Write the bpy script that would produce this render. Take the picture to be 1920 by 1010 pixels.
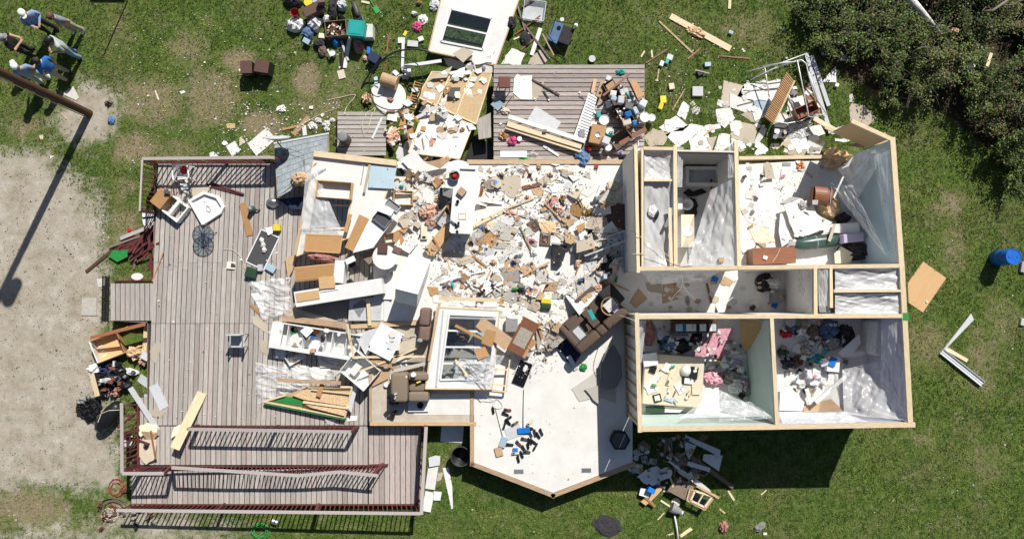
import bpy,bmesh,math,random
import numpy as np
from mathutils import Vector,Matrix,noise as mnoise
random.seed(11); rng = np.random.default_rng(11)
R = math.radians
for o in list(bpy.data.objects): bpy.data.objects.remove(o)
SC = bpy.context.scene; COL = SC.collection

# ---------------------------------------------------------------- camera, sky, sun
CAMH = 26.0; FPX = 1280.0; TILT = math.atan(40/1280.0)
cd = bpy.data.cameras.new('camera'); cd.lens = 24; cd.sensor_width = 36; cd.clip_end = 2000
cam = bpy.data.objects.new('camera',cd); COL.objects.link(cam)
cam.location = (0,0,CAMH); cam.rotation_euler = (TILT,0,0)
SC.camera = cam
SUN_EL = R(46); SUN_AZ = math.atan2(.42,.91)
wd = bpy.data.worlds.new('World'); SC.world = wd; wd.use_nodes = True
nt = wd.node_tree; sk = nt.nodes.new('ShaderNodeTexSky'); sk.sky_type = 'NISHITA'; sk.sun_disc = False
sk.sun_elevation = SUN_EL; sk.sun_rotation = SUN_AZ
nt.links.new(sk.outputs[0],nt.nodes['Background'].inputs[0]); nt.nodes['Background'].inputs[1].default_value = .05
sd = bpy.data.lights.new('sun','SUN'); sd.energy = 4.8; sd.angle = R(.53); sd.color = (1,.955,.88)
sun = bpy.data.objects.new('sun',sd); COL.objects.link(sun); sun.location = (10,20,30)
sdir = Vector((-math.sin(SUN_AZ)*math.cos(SUN_EL),-math.cos(SUN_AZ)*math.cos(SUN_EL),-math.sin(SUN_EL)))
sun.rotation_euler = sdir.to_track_quat('-Z','Y').to_euler()
vs = SC.view_settings; vs.view_transform = 'Standard'; vs.look = 'None'; vs.exposure = .22; vs.gamma = 1

# ---------------------------------------------------------------- pixel -> place
VW = [0,0,1.0]
def view(x0,y0,s): VW[:] = [x0,y0,s]
def full(): VW[:] = [0,0,1.0]
_c,_s = math.cos(TILT),math.sin(TILT)
def W(p,z=0.0):
    px = VW[0]+p[0]/VW[2]; py = VW[1]+p[1]/VW[2]
    x = (px-960)/FPX; y = -(py-505)/FPX
    t = (CAMH-z)/(_c-y*_s)
    return (t*x,t*(y*_c+_s))
def W3(p,z): a = W(p,z); return Vector((a[0],a[1],z))
def ml(d,z=.5): return d/VW[2]*(CAMH-z)/FPX       # a length in view pixels -> metres

# ---------------------------------------------------------------- height field things settle on
HX0,HY0,HR = -22.0,-12.5,.04; HNX,HNY = 1100,620
HM = np.zeros((HNY,HNX)); BASE = np.zeros((HNY,HNX))
def inside(poly,X,Y):
    r = np.zeros(X.shape,bool); n = len(poly)
    for i in range(n):
        x0,y0 = poly[i]; x1,y1 = poly[(i+1) % n]
        if y0 == y1: continue
        c = ((y0 > Y) != (y1 > Y)) & (X < (x1-x0)*(Y-y0)/(y1-y0)+x0)
        r ^= c
    return r
def cells(poly):
    P = np.array(poly); a = P.min(0); b = P.max(0)
    i0 = max(0,int((a[0]-HX0)/HR)); i1 = min(HNX-1,int((b[0]-HX0)/HR)+1)
    j0 = max(0,int((a[1]-HY0)/HR)); j1 = min(HNY-1,int((b[1]-HY0)/HR)+1)
    if i1 <= i0 or j1 <= j0: return None
    I,J = np.meshgrid(np.arange(i0,i1+1),np.arange(j0,j1+1))
    X = HX0+I*HR; Y = HY0+J*HR
    k = inside(poly,X,Y)
    if k.sum() < 1: return None
    return I[k],J[k],X[k],Y[k]
def hat(x,y):
    i = min(HNX-1,max(0,int((x-HX0)/HR))); j = min(HNY-1,max(0,int((y-HY0)/HR))); return float(HM[j,i])
def raise_poly(poly,z,base=False):
    c = cells(poly)
    if c is None: return
    HM[c[1],c[0]] = np.maximum(HM[c[1],c[0]],z)
    if base: BASE[c[1],c[0]] = np.maximum(BASE[c[1],c[0]],z)
def settle(poly,slope=.35,q=88,t=.02,upd=True):
    c = cells(poly)
    P = np.array(poly); cx,cy = P.mean(0)
    if c is None: return cx,cy,0.,0.,hat(cx,cy)+.002
    I,J,X,Y = c; h = HM[J,I]
    a = b = 0.
    if len(h) > 6:
        A = np.c_[X-cx,Y-cy,np.ones(len(X))]
        s = np.linalg.lstsq(A,h,rcond=None)[0]; a,b = s[0],s[1]
        k = math.hypot(a,b)
        if k > slope: a *= slope/k; b *= slope/k
        if k < .02: a = b = 0.
    res = h-(a*(X-cx)+b*(Y-cy)); z0 = float(np.percentile(res,q))+.003
    if upd: HM[J,I] = np.maximum(h,a*(X-cx)+b*(Y-cy)+z0+t)
    return cx,cy,a,b,z0
def frame(x,y,z,ang=0,a=0,b=0):
    n = Vector((-a,-b,1)).normalized(); c,s = math.cos(ang),math.sin(ang)
    X = Vector((c,s,a*c+b*s)).normalized(); Y = n.cross(X)
    return Matrix(((X.x,Y.x,n.x,x),(X.y,Y.y,n.y,y),(X.z,Y.z,n.z,z),(0,0,0,1)))
def between(p0,p1,up=(0,0,1)):
    p0 = Vector(p0); p1 = Vector(p1); X = (p1-p0).normalized(); u = Vector(up)
    if abs(X.dot(u)) > .98: u = Vector((0,1,0))
    Y = u.cross(X).normalized(); Z = X.cross(Y); m = (p0+p1)/2
    return Matrix(((X.x,Y.x,Z.x,m.x),(X.y,Y.y,Z.y,m.y),(X.z,Y.z,Z.z,m.z),(0,0,0,1))),(p1-p0).length

# ---------------------------------------------------------------- materials
MATS = {}
def mat(name,col,rough=.65,var=.14,scale=6,metal=0,bump=0.,stretch=(1,1,1),col2=None,thr=None,rand=.12,det=6,spec=.4,coord='Object'):
    m = bpy.data.materials.new(name); m.use_nodes = True; t = m.node_tree; L = t.links; N = t.nodes
    b = N['Principled BSDF']; b.inputs['Roughness'].default_value = rough; b.inputs['Metallic'].default_value = metal
    b.inputs['Specular IOR Level'].default_value = spec
    tc = N.new('ShaderNodeTexCoord'); mp = N.new('ShaderNodeMapping'); L.new(tc.outputs[coord],mp.inputs[0]); mp.inputs['Scale'].default_value = stretch
    oi = N.new('ShaderNodeObjectInfo'); ad = N.new('ShaderNodeVectorMath'); ad.operation = 'ADD'
    mu = N.new('ShaderNodeMath'); mu.operation = 'MULTIPLY'; L.new(oi.outputs['Random'],mu.inputs[0]); mu.inputs[1].default_value = 37.
    L.new(mp.outputs[0],ad.inputs[0]); L.new(mu.outputs[0],ad.inputs[1])
    nz = N.new('ShaderNodeTexNoise'); nz.inputs['Scale'].default_value = scale; nz.inputs['Detail'].default_value = det; nz.inputs['Roughness'].default_value = .62
    L.new(ad.outputs[0],nz.inputs['Vector'])
    rp = N.new('ShaderNodeValToRGB'); L.new(nz.outputs[0],rp.inputs[0])
    lo = [c*(1-var) for c in col]; hi = [min(1,c*(1+var)) for c in col]
    if col2 is None:
        rp.color_ramp.elements[0].position = .3; rp.color_ramp.elements[1].position = .7
        rp.color_ramp.elements[0].color = (*lo,1); rp.color_ramp.elements[1].color = (*hi,1)
    else:
        th = thr or .55
        rp.color_ramp.elements[0].position = th-.3; rp.color_ramp.elements[0].color = (*lo,1)
        rp.color_ramp.elements[1].position = th+.12; rp.color_ramp.elements[1].color = (*col2,1)
        e = rp.color_ramp.elements.new(th-.02); e.color = (*hi,1)
    hs = N.new('ShaderNodeHueSaturation'); L.new(rp.outputs[0],hs.inputs['Color'])
    mr = N.new('ShaderNodeMapRange'); L.new(oi.outputs['Random'],mr.inputs[0]); mr.inputs[3].default_value = 1-rand; mr.inputs[4].default_value = 1+rand
    L.new(mr.outputs[0],hs.inputs['Value']); L.new(hs.outputs[0],b.inputs['Base Color'])
    if bump:
        bp = N.new('ShaderNodeBump'); bp.inputs['Strength'].default_value = bump; bp.inputs['Distance'].default_value = .02
        L.new(nz.outputs[0],bp.inputs['Height']); L.new(bp.outputs[0],b.inputs['Normal'])
    MATS[name] = m; return m
def pl(name,col,rough=.4,**k): return mat(name,col,rough,var=k.pop('var',.07),**k)
mat('drywall',(.73,.715,.69),.8,.06,1.6,rand=.1,det=3)
mat('drywall_back',(.47,.41,.325),.85,.08,2,det=4,rand=.15)
mat('drywall_grey',(.46,.44,.4),.85,.06,2,det=3,rand=.12)
mat('pine',(.69,.56,.37),.7,.16,4,stretch=(1,9,9),col2=(.45,.31,.17),thr=.64,rand=.12)
mat('stud',(.55,.40,.23),.75,.2,5,stretch=(1,9,9),rand=.15)
mat('osb',(.53,.38,.21),.8,.14,14,rand=.12)
mat('ply',(.5,.36,.22),.75,.14,5,stretch=(1,6,6),col2=(.33,.22,.12),thr=.66)
mat('oak',(.45,.255,.11),.5,.12,3,stretch=(1,10,10),rand=.14)
mat('oak_light',(.58,.37,.185),.55,.07,2,stretch=(1,10,10),rand=.12)
mat('cherry',(.23,.095,.05),.45,.25,4,stretch=(1,9,9),rand=.2)
mat('darkwood',(.085,.045,.032),.5,.3,5,stretch=(1,8,8),rand=.25)
mat('oldwood',(.2,.15,.11),.8,.35,6,stretch=(1,8,8),rand=.25)
mat('deck',(.425,.39,.36),.85,.16,2.6,stretch=(1,12,4),col2=(.25,.16,.15),thr=.72,rand=.15,bump=.3,det=9)
mat('deck_red',(.36,.31,.29),.85,.2,2.6,stretch=(1,12,4),col2=(.21,.095,.09),thr=.6,rand=.24,bump=.3,det=9)
mat('rail',(.40,.365,.35),.85,.18,3,stretch=(1,10,10),rand=.1,col2=(.25,.17,.16),thr=.64)
mat('maroon',(.13,.032,.032),.6,.3,9,rand=.25,col2=(.26,.17,.16),thr=.68)
mat('vinyl',(.73,.73,.73),.45,.06,3,rand=.04)
mat('floor_vinyl',(.72,.705,.67),.42,.06,1.4,col2=(.58,.55,.5),thr=.66,rand=0,det=10)
mat('floor_ply',(.5,.44,.36),.8,.12,2.5,rand=.05,col2=(.36,.3,.24),thr=.66)
mat('joist',(.4,.28,.18),.8,.25,3,stretch=(1,7,7),col2=(.25,.16,.1),thr=.62,rand=.1)
mat('insul',(.6,.42,.25),.95,.3,16,bump=.8,rand=.15)
mat('insul_pink',(.55,.33,.24),.95,.3,16,bump=.8,rand=.15)
pl('white',(.75,.75,.74),.35,rand=.06,scale=3); pl('white_matte',(.72,.71,.69),.75,rand=.07,scale=3); pl('cream',(.68,.6,.46),.6,rand=.1)
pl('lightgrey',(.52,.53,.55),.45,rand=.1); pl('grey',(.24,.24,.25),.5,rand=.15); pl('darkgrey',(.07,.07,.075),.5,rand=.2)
pl('black',(.014,.014,.016),.4,rand=.3); pl('black_gloss',(.01,.01,.012),.12,rand=.1,spec=.6)
pl('blue',(.01,.16,.55),.4,rand=.2); mat('barrel_blue',(.012,.13,.55),.42,.12,5,col2=(.06,.2,.5),thr=.66,rand=0); pl('navy',(.02,.03,.08),.8,rand=.2)
pl('skyblue',(.36,.47,.56),.6,rand=.12); pl('teal',(.02,.33,.31),.5,rand=.1); pl('green',(.03,.28,.06),.5,rand=.15)
pl('dkgreen',(.025,.07,.035),.5,rand=.2); pl('tank_green',(.045,.085,.075),.3,rand=.0); pl('pink',(.62,.08,.22),.7,rand=.2); pl('red',(.42,.02,.02),.5,rand=.2)
pl('yellow',(.75,.58,.04),.5,rand=.1); pl('orange',(.65,.2,.03),.5,rand=.1); pl('lilac',(.42,.36,.5),.8,rand=.2)
pl('brownbox',(.1,.05,.04),.55,rand=.08); pl('leather',(.14,.05,.035),.4,rand=.1)
mat('cardboard',(.44,.3,.18),.85,.12,5,rand=.15)
mat('sofa',(.105,.072,.054),.9,.22,30,bump=.25,rand=.05); mat('recliner',(.21,.165,.12),.9,.18,30,bump=.25,rand=.05)
mat('cushion',(.17,.11,.09),.9,.2,20,bump=.3)
mat('steel',(.55,.56,.58),.35,.1,6,metal=.85); mat('alum',(.72,.74,.76),.4,.06,5,metal=.25,rand=.05); mat('iron',(.13,.12,.11),.6,.3,8,metal=.5)
mat('brass',(.45,.33,.1),.35,.2,6,metal=.8)
mat('wall_blue',(.43,.56,.635),.75,.05,2,rand=0); mat('wall_foam',(.5,.61,.575),.75,.05,2,rand=0); mat('wall_lilac',(.46,.47,.55),.75,.05,2,rand=0)
mat('paper',(.66,.64,.6),.8,.12,5,rand=.16); mat('fabric_white',(.7,.69,.67),.9,.15,9,bump=.3,rand=.1); mat('fabric_grey',(.3,.29,.28),.9,.2,9,bump=.3,rand=.2)
mat('fabric_blue',(.1,.17,.3),.9,.2,9,bump=.3,rand=.3); mat('fabric_dark',(.03,.028,.032),.9,.3,9,bump=.3,rand=.3); mat('fabric_pink',(.6,.3,.36),.9,.3,8,bump=.3,rand=.2); mat('fabric_rose',(.42,.2,.17),.9,.4,7,bump=.3,rand=.1)
mat('carpet',(.36,.32,.27),.95,.2,14,bump=.3,rand=.1)
mat('polewood',(.085,.042,.028),.8,.3,7,stretch=(5,5,.6),rand=0,bump=.4)
mat('bark',(.17,.14,.12),.9,.4,9,bump=.5,rand=.2); mat('deadwood',(.26,.23,.2),.9,.3,8,bump=.4,rand=.2); mat('birch',(.62,.61,.58),.8,.4,5,col2=(.1,.09,.08),thr=.62)
mat('skin',(.5,.3,.22),.6,.08,6,rand=.05); mat('concrete',(.42,.4,.36),.9,.15,8)
mat('rubber_hose',(.02,.02,.02),.5,.2,8)
def leafmat(name,a,b_,rough=.55,attr='tint'):
    m = bpy.data.materials.new(name); m.use_nodes = True; N = m.node_tree.nodes; L = m.node_tree.links; bs = N['Principled BSDF']
    at = N.new('ShaderNodeAttribute'); at.attribute_name = attr
    mx = N.new('ShaderNodeMix'); mx.data_type = 'RGBA'; mx.inputs[6].default_value = (*a,1); mx.inputs[7].default_value = (*b_,1)
    L.new(at.outputs['Fac'],mx.inputs[0]); L.new(mx.outputs[2],bs.inputs['Base Color']); bs.inputs['Roughness'].default_value = rough
    bs.inputs['Specular IOR Level'].default_value = .25
    MATS[name] = m
leafmat('leaf',(.016,.036,.006),(.2,.27,.055)); leafmat('leaf_brown',(.07,.05,.03),(.26,.19,.11),.8)
leafmat('grassblade',(.034,.082,.009),(.32,.34,.1),.7)
def sheetmat(name,col,opac,rough=.22):
    m = bpy.data.materials.new(name); m.use_nodes = True; N = m.node_tree.nodes; L = m.node_tree.links; bs = N['Principled BSDF']; out = N['Material Output']
    bs.inputs['Base Color'].default_value = (*col,1); bs.inputs['Roughness'].default_value = rough; bs.inputs['Specular IOR Level'].default_value = .6
    tr = N.new('ShaderNodeBsdfTransparent'); mx = N.new('ShaderNodeMixShader'); 
    nz = N.new('ShaderNodeTexNoise'); nz.inputs['Scale'].default_value = 1.6; nz.inputs['Detail'].default_value = 2; tc = N.new('ShaderNodeTexCoord'); L.new(tc.outputs['Object'],nz.inputs['Vector'])
    mr = N.new('ShaderNodeMapRange'); mr.inputs[1].default_value = .35; mr.inputs[2].default_value = .65; mr.inputs[3].default_value = opac-.07; mr.inputs[4].default_value = opac+.07
    L.new(nz.outputs[0],mr.inputs[0]); L.new(mr.outputs[0],mx.inputs[0])
    bp = N.new('ShaderNodeBump'); bp.inputs['Strength'].default_value = .1; bp.inputs['Distance'].default_value = .04; L.new(nz.outputs[0],bp.inputs['Height']); L.new(bp.outputs[0],bs.inputs['Normal'])
    L.new(tr.outputs[0],mx.inputs[1]); L.new(bs.outputs[0],mx.inputs[2]); L.new(mx.outputs[0],out.inputs['Surface']); MATS[name] = m
sheetmat('poly',(.9,.91,.92),.36,.24); sheetmat('poly_thick',(.84,.85,.86),.58,.2); sheetmat('poly_thin',(.85,.87,.9),.22,.14); sheetmat('clearbin',(.75,.78,.8),.5)
def glassmat():
    m = bpy.data.materials.new('glass'); m.use_nodes = True; N = m.node_tree.nodes; L = m.node_tree.links; out = N['Material Output']
    g = N.new('ShaderNodeBsdfGlossy'); g.inputs['Roughness'].default_value = .04; g.inputs['Color'].default_value = (.9,.95,1,1)
    tr = N.new('ShaderNodeBsdfTransparent'); tr.inputs['Color'].default_value = (.8,.87,.9,1)
    mx = N.new('ShaderNodeMixShader'); mx.inputs[0].default_value = .16; L.new(tr.outputs[0],mx.inputs[1]); L.new(g.outputs[0],mx.inputs[2]); L.new(mx.outputs[0],out.inputs['Surface']); MATS['glass'] = m
glassmat()
def shinglemat():
    m = mat('shingle',(.29,.325,.35),.9,.25,5,rand=.05); N = m.node_tree.nodes; L = m.node_tree.links
shinglemat()

# ---------------------------------------------------------------- mesh collector
class MB:
    def __init__(s): s.v = []; s.f = []; s.mi = []
    def add(s,vs,fs,m=0):
        o = len(s.v); s.v += [tuple(v) for v in vs]; s.f += [tuple(i+o for i in f) for f in fs]; s.mi += [m]*len(fs); return s
    def bx(s,x0,x1,y0,y1,z0,z1,m=0,M=None):
        vs = [Vector(p) for p in ((x0,y0,z0),(x1,y0,z0),(x1,y1,z0),(x0,y1,z0),(x0,y0,z1),(x1,y0,z1),(x1,y1,z1),(x0,y1,z1))]
        if M is not None: vs = [M @ v for v in vs]
        return s.add(vs,((0,3,2,1),(4,5,6,7),(0,1,5,4),(1,2,6,5),(2,3,7,6),(3,0,4,7)),m)
    def box(s,c,d,rz=0,m=0):
        M = Matrix.Translation(c) @ Matrix.Rotation(rz,4,'Z')
        return s.bx(-d[0]/2,d[0]/2,-d[1]/2,d[1]/2,-d[2]/2,d[2]/2,m,M)
    def bar(s,p0,p1,w,t,m=0,up=(0,0,1)):
        M,l = between(p0,p1,up); return s.bx(-l/2,l/2,-w/2,w/2,-t/2,t/2,m,M)
    def prism(s,poly,z0,z1,m=0):
        n = len(poly); a = sum(poly[i][0]*poly[(i+1) % n][1]-poly[(i+1) % n][0]*poly[i][1] for i in range(n))
        if a < 0: poly = poly[::-1]
        z0 = z0 if hasattr(z0,'__len__') else [z0]*n; z1 = z1 if hasattr(z1,'__len__') else [z1]*n
        vs = [(p[0],p[1],z0[i]) for i,p in enumerate(poly)]+[(p[0],p[1],z1[i]) for i,p in enumerate(poly)]
        return s.add(vs,[tuple(range(n-1,-1,-1)),tuple(range(n,2*n))]+[(i,(i+1) % n,n+(i+1) % n,n+i) for i in range(n)],m)
    def lathe(s,prof,n=16,m=0,M=None,cap=True,sx=1,sy=1):
        vs = []; fs = []
        for r,z in prof:
            for k in range(n): vs.append(Vector((r*sx*math.cos(2*math.pi*k/n),r*sy*math.sin(2*math.pi*k/n),z)))
        for i in range(len(prof)-1):
            for k in range(n): fs.append((i*n+k,i*n+(k+1) % n,(i+1)*n+(k+1) % n,(i+1)*n+k))
        if cap: fs.append(tuple(range(n-1,-1,-1))); fs.append(tuple((len(prof)-1)*n+k for k in range(n)))
        if M is not None: vs = [M @ v for v in vs]
        return s.add(vs,fs,m)
    def cyl(s,x,y,z0,z1,r,n=14,m=0,r2=None): return s.lathe([(r,z0),(r if r2 is None else r2,z1)],n,m,Matrix.Translation((x,y,0)))
    def tube(s,pts,r,n=6,m=0,r1=None):
        pts = [Vector(p) for p in pts]; k = len(pts); vs = []; fs = []
        for i,p in enumerate(pts):
            d = (pts[min(i+1,k-1)]-pts[max(i-1,0)]).normalized(); u = Vector((0,0,1)) if abs(d.z) < .9 else Vector((0,1,0))
            a = u.cross(d).normalized(); b = d.cross(a); rr = r if r1 is None else r+(r1-r)*i/(k-1)
            for j in range(n): w = 2*math.pi*j/n; vs.append(p+(a*math.cos(w)+b*math.sin(w))*rr)
        for i in range(k-1):
            for j in range(n): fs.append((i*n+j,i*n+(j+1) % n,(i+1)*n+(j+1) % n,(i+1)*n+j))
        fs.append(tuple(range(n-1,-1,-1))); fs.append(tuple((k-1)*n+j for j in range(n)))
        return s.add(vs,fs,m)
    def surf(s,fn,nu,nv,m=0,closed=False,thick=0):
        vs = [fn(i/nu,j/nv) for j in range(nv+1) for i in range(nu+1)]; a = lambda i,j: j*(nu+1)+i
        fs = [(a(i,j),a(i+1,j),a(i+1,j+1),a(i,j+1)) for j in range(nv) for i in range(nu)]
        return s.add(vs,fs,m)
    def dome(s,rx,ry,h,seed=0,amp=.18,n=14,rings=5,m=0,fr=3.):
        vs = []; fs = []
        for i in range(rings+1):
            t = i/rings; rr = math.cos(t*math.pi/2*.999); zz = math.sin(t*math.pi/2)
            for k in range(n):
                w = 2*math.pi*k/n; x,y,z = rr*math.cos(w),rr*math.sin(w),zz
                d = 1+amp*2*mnoise.noise(Vector((x*fr+seed,y*fr-seed*.7,z*fr+seed*.3)))
                vs.append((x*rx*d,y*ry*d,max(0,z*h*d) if i else 0))
        for i in range(rings):
            for k in range(n): fs.append((i*n+k,i*n+(k+1) % n,(i+1)*n+(k+1) % n,(i+1)*n+k))
        fs.append(tuple(range(n-1,-1,-1))); fs.append(tuple(rings*n+k for k in range(n)))
        return s.add(vs,fs,m)
    def build(s,name,mats,parent=None,M=None,smooth=False,bevel=0,seg=2):
        me = bpy.data.meshes.new(name); me.from_pydata(s.v,[],s.f)
        mats = [mats] if isinstance(mats,str) else mats
        for x in mats: me.materials.append(MATS[x])
        if len(mats) > 1: me.polygons.foreach_set('material_index',s.mi)
        if bevel:
            b = bmesh.new(); b.from_mesh(me); bmesh.ops.bevel(b,geom=b.edges[:],offset=bevel,segments=seg,affect='EDGES',profile=.5,clamp_overlap=True); b.to_mesh(me); b.free()
        if smooth: me.polygons.foreach_set('use_smooth',[True]*len(me.polygons))
        me.update(); o = bpy.data.objects.new(name,me); COL.objects.link(o)
        if parent is not None: o.parent = parent
        if M is not None: o.matrix_basis = M
        return o
def tag(o,label,cat=None,group=None,kind=None):
    if label: o['label'] = label
    if cat: o['category'] = cat
    if group: o['group'] = group
    if kind: o['kind'] = kind
    return o
TM = {}
def thing(name,label,cat,M=None,group=None):
    o = bpy.data.objects.new(name,None); COL.objects.link(o); o.empty_display_size = .2
    M = M or Matrix(); o.matrix_basis = M; TM[o.name] = M.copy(); return tag(o,label,cat,group)
CUBES = {}
def barobj(name,p0,p1,w,t,m,parent,up=(0,0,1)):
    """a straight bar between two world points as its own part (shares one mesh per material)"""
    if m not in CUBES:
        o = MB().bx(-.5,.5,-.5,.5,-.5,.5).build(name,m); CUBES[m] = o.data; bpy.data.objects.remove(o)
    M,l = between(p0,p1,up); o = bpy.data.objects.new(name,CUBES[m]); COL.objects.link(o); o.parent = parent
    o.matrix_basis = TM[parent.name].inverted() @ M @ Matrix.Diagonal((l,w,t,1)); return o
def copytree(o,M,label=None,parent=None):
    c = o.copy(); COL.objects.link(c); c.parent = parent
    if parent is None: c.matrix_basis = M; TM[c.name] = M.copy()
    if label: c['label'] = label
    for ch in [x for x in bpy.data.objects if x.parent == o]: copytree(ch,None,None,c)
    return c

# ---------------------------------------------------------------- placing helpers (points are in view pixels)
def ctr(poly): return (sum(p[0] for p in poly)/len(poly),sum(p[1] for p in poly)/len(poly))
def ground_z(p):
    z = 0.
    for _ in range(3): x,y = W(p,z); z = hat(x,y)
    return z
def plank(p0,p1,w,m,label,cat='plank',name='plank',t=.038,z=None,z1=None,group=None,up=None):
    """a board from pixel p0 to p1, w wide in view pixels; settles, or spans explicit heights z..z1 (underside)"""
    zz = z if z is not None else ground_z(((p0[0]+p1[0])/2,(p0[1]+p1[1])/2)); w = ml(w,zz)
    if z is None:
        for _ in range(2):
            a = Vector(W(p0,zz)); b = Vector(W(p1,zz)); d = (b-a).normalized(); n = Vector((-d.y,d.x))*w/2
            poly = [a-n,b-n,b+n,a+n]; cx,cy,ga,gb,z0 = settle([tuple(q) for q in poly],.25,90,t,upd=_ == 1); zz = z0
        M = frame(cx,cy,z0,math.atan2(d.y,d.x),ga,gb); l = (b-a).length
        o = MB().bx(-l/2,l/2,-w/2,w/2,0,t).build(name,m,M=M)
    else:
        e = z if z1 is None else z1; a = W3(p0,z); b = W3(p1,e); M,l = between(a,b); M = M @ Matrix.Translation((0,0,t/2))
        o = MB().bx(-l/2,l/2,-w/2,w/2,-t/2,t/2).build(name,m,M=M)
    return tag(o,label,cat,group)
def slab(poly,m,label,cat='panel',name='panel',t=.014,z=None,group=None,edge=None,parent=None,q=88,slope=.35,jag=0):
    """a flat sheet with the outline poly; top in m, edge/underside optionally in another material"""
    zz = z if z is not None else ground_z(ctr(poly))
    if jag:
        out = []
        for i,p in enumerate(poly):
            c = poly[(i+1) % len(poly)]; out.append(p)
            for k in (1,2): f = k/3+random.uniform(-.08,.08); out.append((p[0]+(c[0]-p[0])*f+random.uniform(-jag,jag),p[1]+(c[1]-p[1])*f+random.uniform(-jag,jag)))
        poly = out
    for _ in range(2):
        P = [W(p,zz) for p in poly]
        if z is None: cx,cy,ga,gb,z0 = settle(P,slope,q,t,upd=_ == 1); zz = z0
        else: A = np.array(P).mean(0); cx,cy,ga,gb,z0 = A[0],A[1],0,0,z
    if z is not None: raise_poly(P,z+t)
    i = max(range(len(P)),key=lambda k: (P[k][0]-P[k-1][0])**2+(P[k][1]-P[k-1][1])**2)
    ang = math.atan2(P[i][1]-P[i-1][1],P[i][0]-P[i-1][0]); c,s = math.cos(-ang),math.sin(-ang)
    L_ = [((p[0]-cx)*c-(p[1]-cy)*s,(p[0]-cx)*s+(p[1]-cy)*c) for p in P]
    mb = MB().prism(L_,0,t)
    mats = [m]
    if edge: mats = [m,edge]; mb.mi = [1,0]+[1]*(len(mb.f)-2)
    return tag(mb.build(name,mats,M=frame(cx,cy,z0,ang,ga,gb)),label,cat,group)
def rect(c,w,h,ang):
    """rectangle outline in view pixels; ang = clockwise degrees on screen of its w side"""
    a = R(ang); u = (math.cos(a),math.sin(a)); v = (-u[1],u[0])
    return [(c[0]+u[0]*sx*w/2+v[0]*sy*h/2,c[1]+u[1]*sx*w/2+v[1]*sy*h/2) for sx,sy in ((-1,-1),(1,-1),(1,1),(-1,1))]
def spot(c,w,h,ang=0,H=.3,z=None,slope=.12,q=85,upd=True):
    """settle a box-like footprint; returns (matrix, length m, width m): local x along screen angle ang"""
    zz = z if z is not None else ground_z(c)
    for _ in range(2):
        top = zz+H*.6; P = [W(p,top) for p in rect(c,w,h,ang)]
        if z is None: cx,cy,ga,gb,z0 = settle(P,slope,q,H,upd=(_ == 1 and upd)); zz = z0
        else: A = np.array(P).mean(0); cx,cy,ga,gb,z0 = A[0],A[1],0,0,z
    if z is not None and upd: raise_poly(P,z+H)
    return frame(cx,cy,z0,-R(ang),ga,gb),ml(w,zz+H*.6),ml(h,zz+H*.6)
def block(c,w,h,ang,H,m,label,cat,name='box',bevel=0,z=None,group=None,slope=.15):
    M,l,d = spot(c,w,h,ang,H,z,slope); mb = MB().bx(-l/2,l/2,-d/2,d/2,0,H)
    return tag(mb.build(name,m,M=M,bevel=bevel,smooth=False),label,cat,group)
def openbox(c,w,h,ang,H,m,label,cat,name='crate',t=.02,z=None,group=None,floor=None,slope=.15):
    M,l,d = spot(c,w,h,ang,H,z,slope,upd=False); T = thing(name,label,cat,M,group)
    MB().bx(-l/2,l/2,-d/2,d/2,0,t).build('base',floor or m,T)
    for s in (-1,1):
        MB().bx(-l/2,l/2,min(s*d/2,s*(d/2-t)),max(s*d/2,s*(d/2-t)),t+.001,H).build('side',m,T)
        MB().bx(min(s*l/2,s*(l/2-t)),max(s*l/2,s*(l/2-t)),-d/2+t+.001,d/2-t-.001,t+.001,H).build('side',m,T)
    return T
def heap(c,w,h,ang,H,m,label,cat='cloth',name='cloth_heap',amp=.22,group=None,fr=3.,n=16,z=None):
    M,l,d = spot(c,w,h,ang,H*.6,z,.3,60); 
    return tag(MB().dome(l/2,d/2,H,random.uniform(0,99),amp,n,6,fr=fr).build(name,m,M=M,smooth=False),label,cat,group)
def drape(quad,m,label,cat='plastic sheet',name='plastic_sheet',amp=.05,nu=44,nv=44,lift=.015,fr=2.2,group=None,edge=.1):
    """a crumpled sheet over whatever lies there, four corners in view pixels"""
    z = ground_z(ctr(quad)); Q = [np.array(W(p,z)) for p in quad]; sd_ = random.uniform(0,99); cx,cy = np.mean(Q,0)
    def f(u,v):
        e = edge*(mnoise.noise(Vector((u*5+sd_,v*5,1.)))); uu = u; vv = v
        p = (Q[0]*(1-uu)+Q[1]*uu)*(1-vv)+(Q[3]*(1-uu)+Q[2]*uu)*vv
        bx_,by_ = (u-.5)*2,(v-.5)*2; k = max(abs(bx_),abs(by_))**3; c_ = np.array((cx,cy)); p = p+(p-c_)*e*k*2
        i = int((p[0]-HX0)/HR); j = int((p[1]-HY0)/HR); h = float(HM[max(0,j-3):j+4:3,max(0,i-3):i+4:3].mean()*.5+HM[max(0,j-2):j+3,max(0,i-2):i+3].max()*.5) if 2 < i < HNX-3 and 2 < j < HNY-3 else 0
        q = Vector((p[0]*fr+sd_,p[1]*fr,0)); zz = h+lift+amp*(.8*abs(mnoise.noise(q*.8))+.35*(1-abs(mnoise.noise(q*2.2)))**6+.3*(1-abs(mnoise.noise(Vector((q.y*3+q.x,q.x-q.y,7.)))))**8)
        return (p[0]-cx,p[1]-cy,zz-z)
    o = MB().surf(f,nu,nv).build(name,m,M=Matrix.Translation((cx,cy,z)),smooth=True); return tag(o,label,cat,group)
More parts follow.
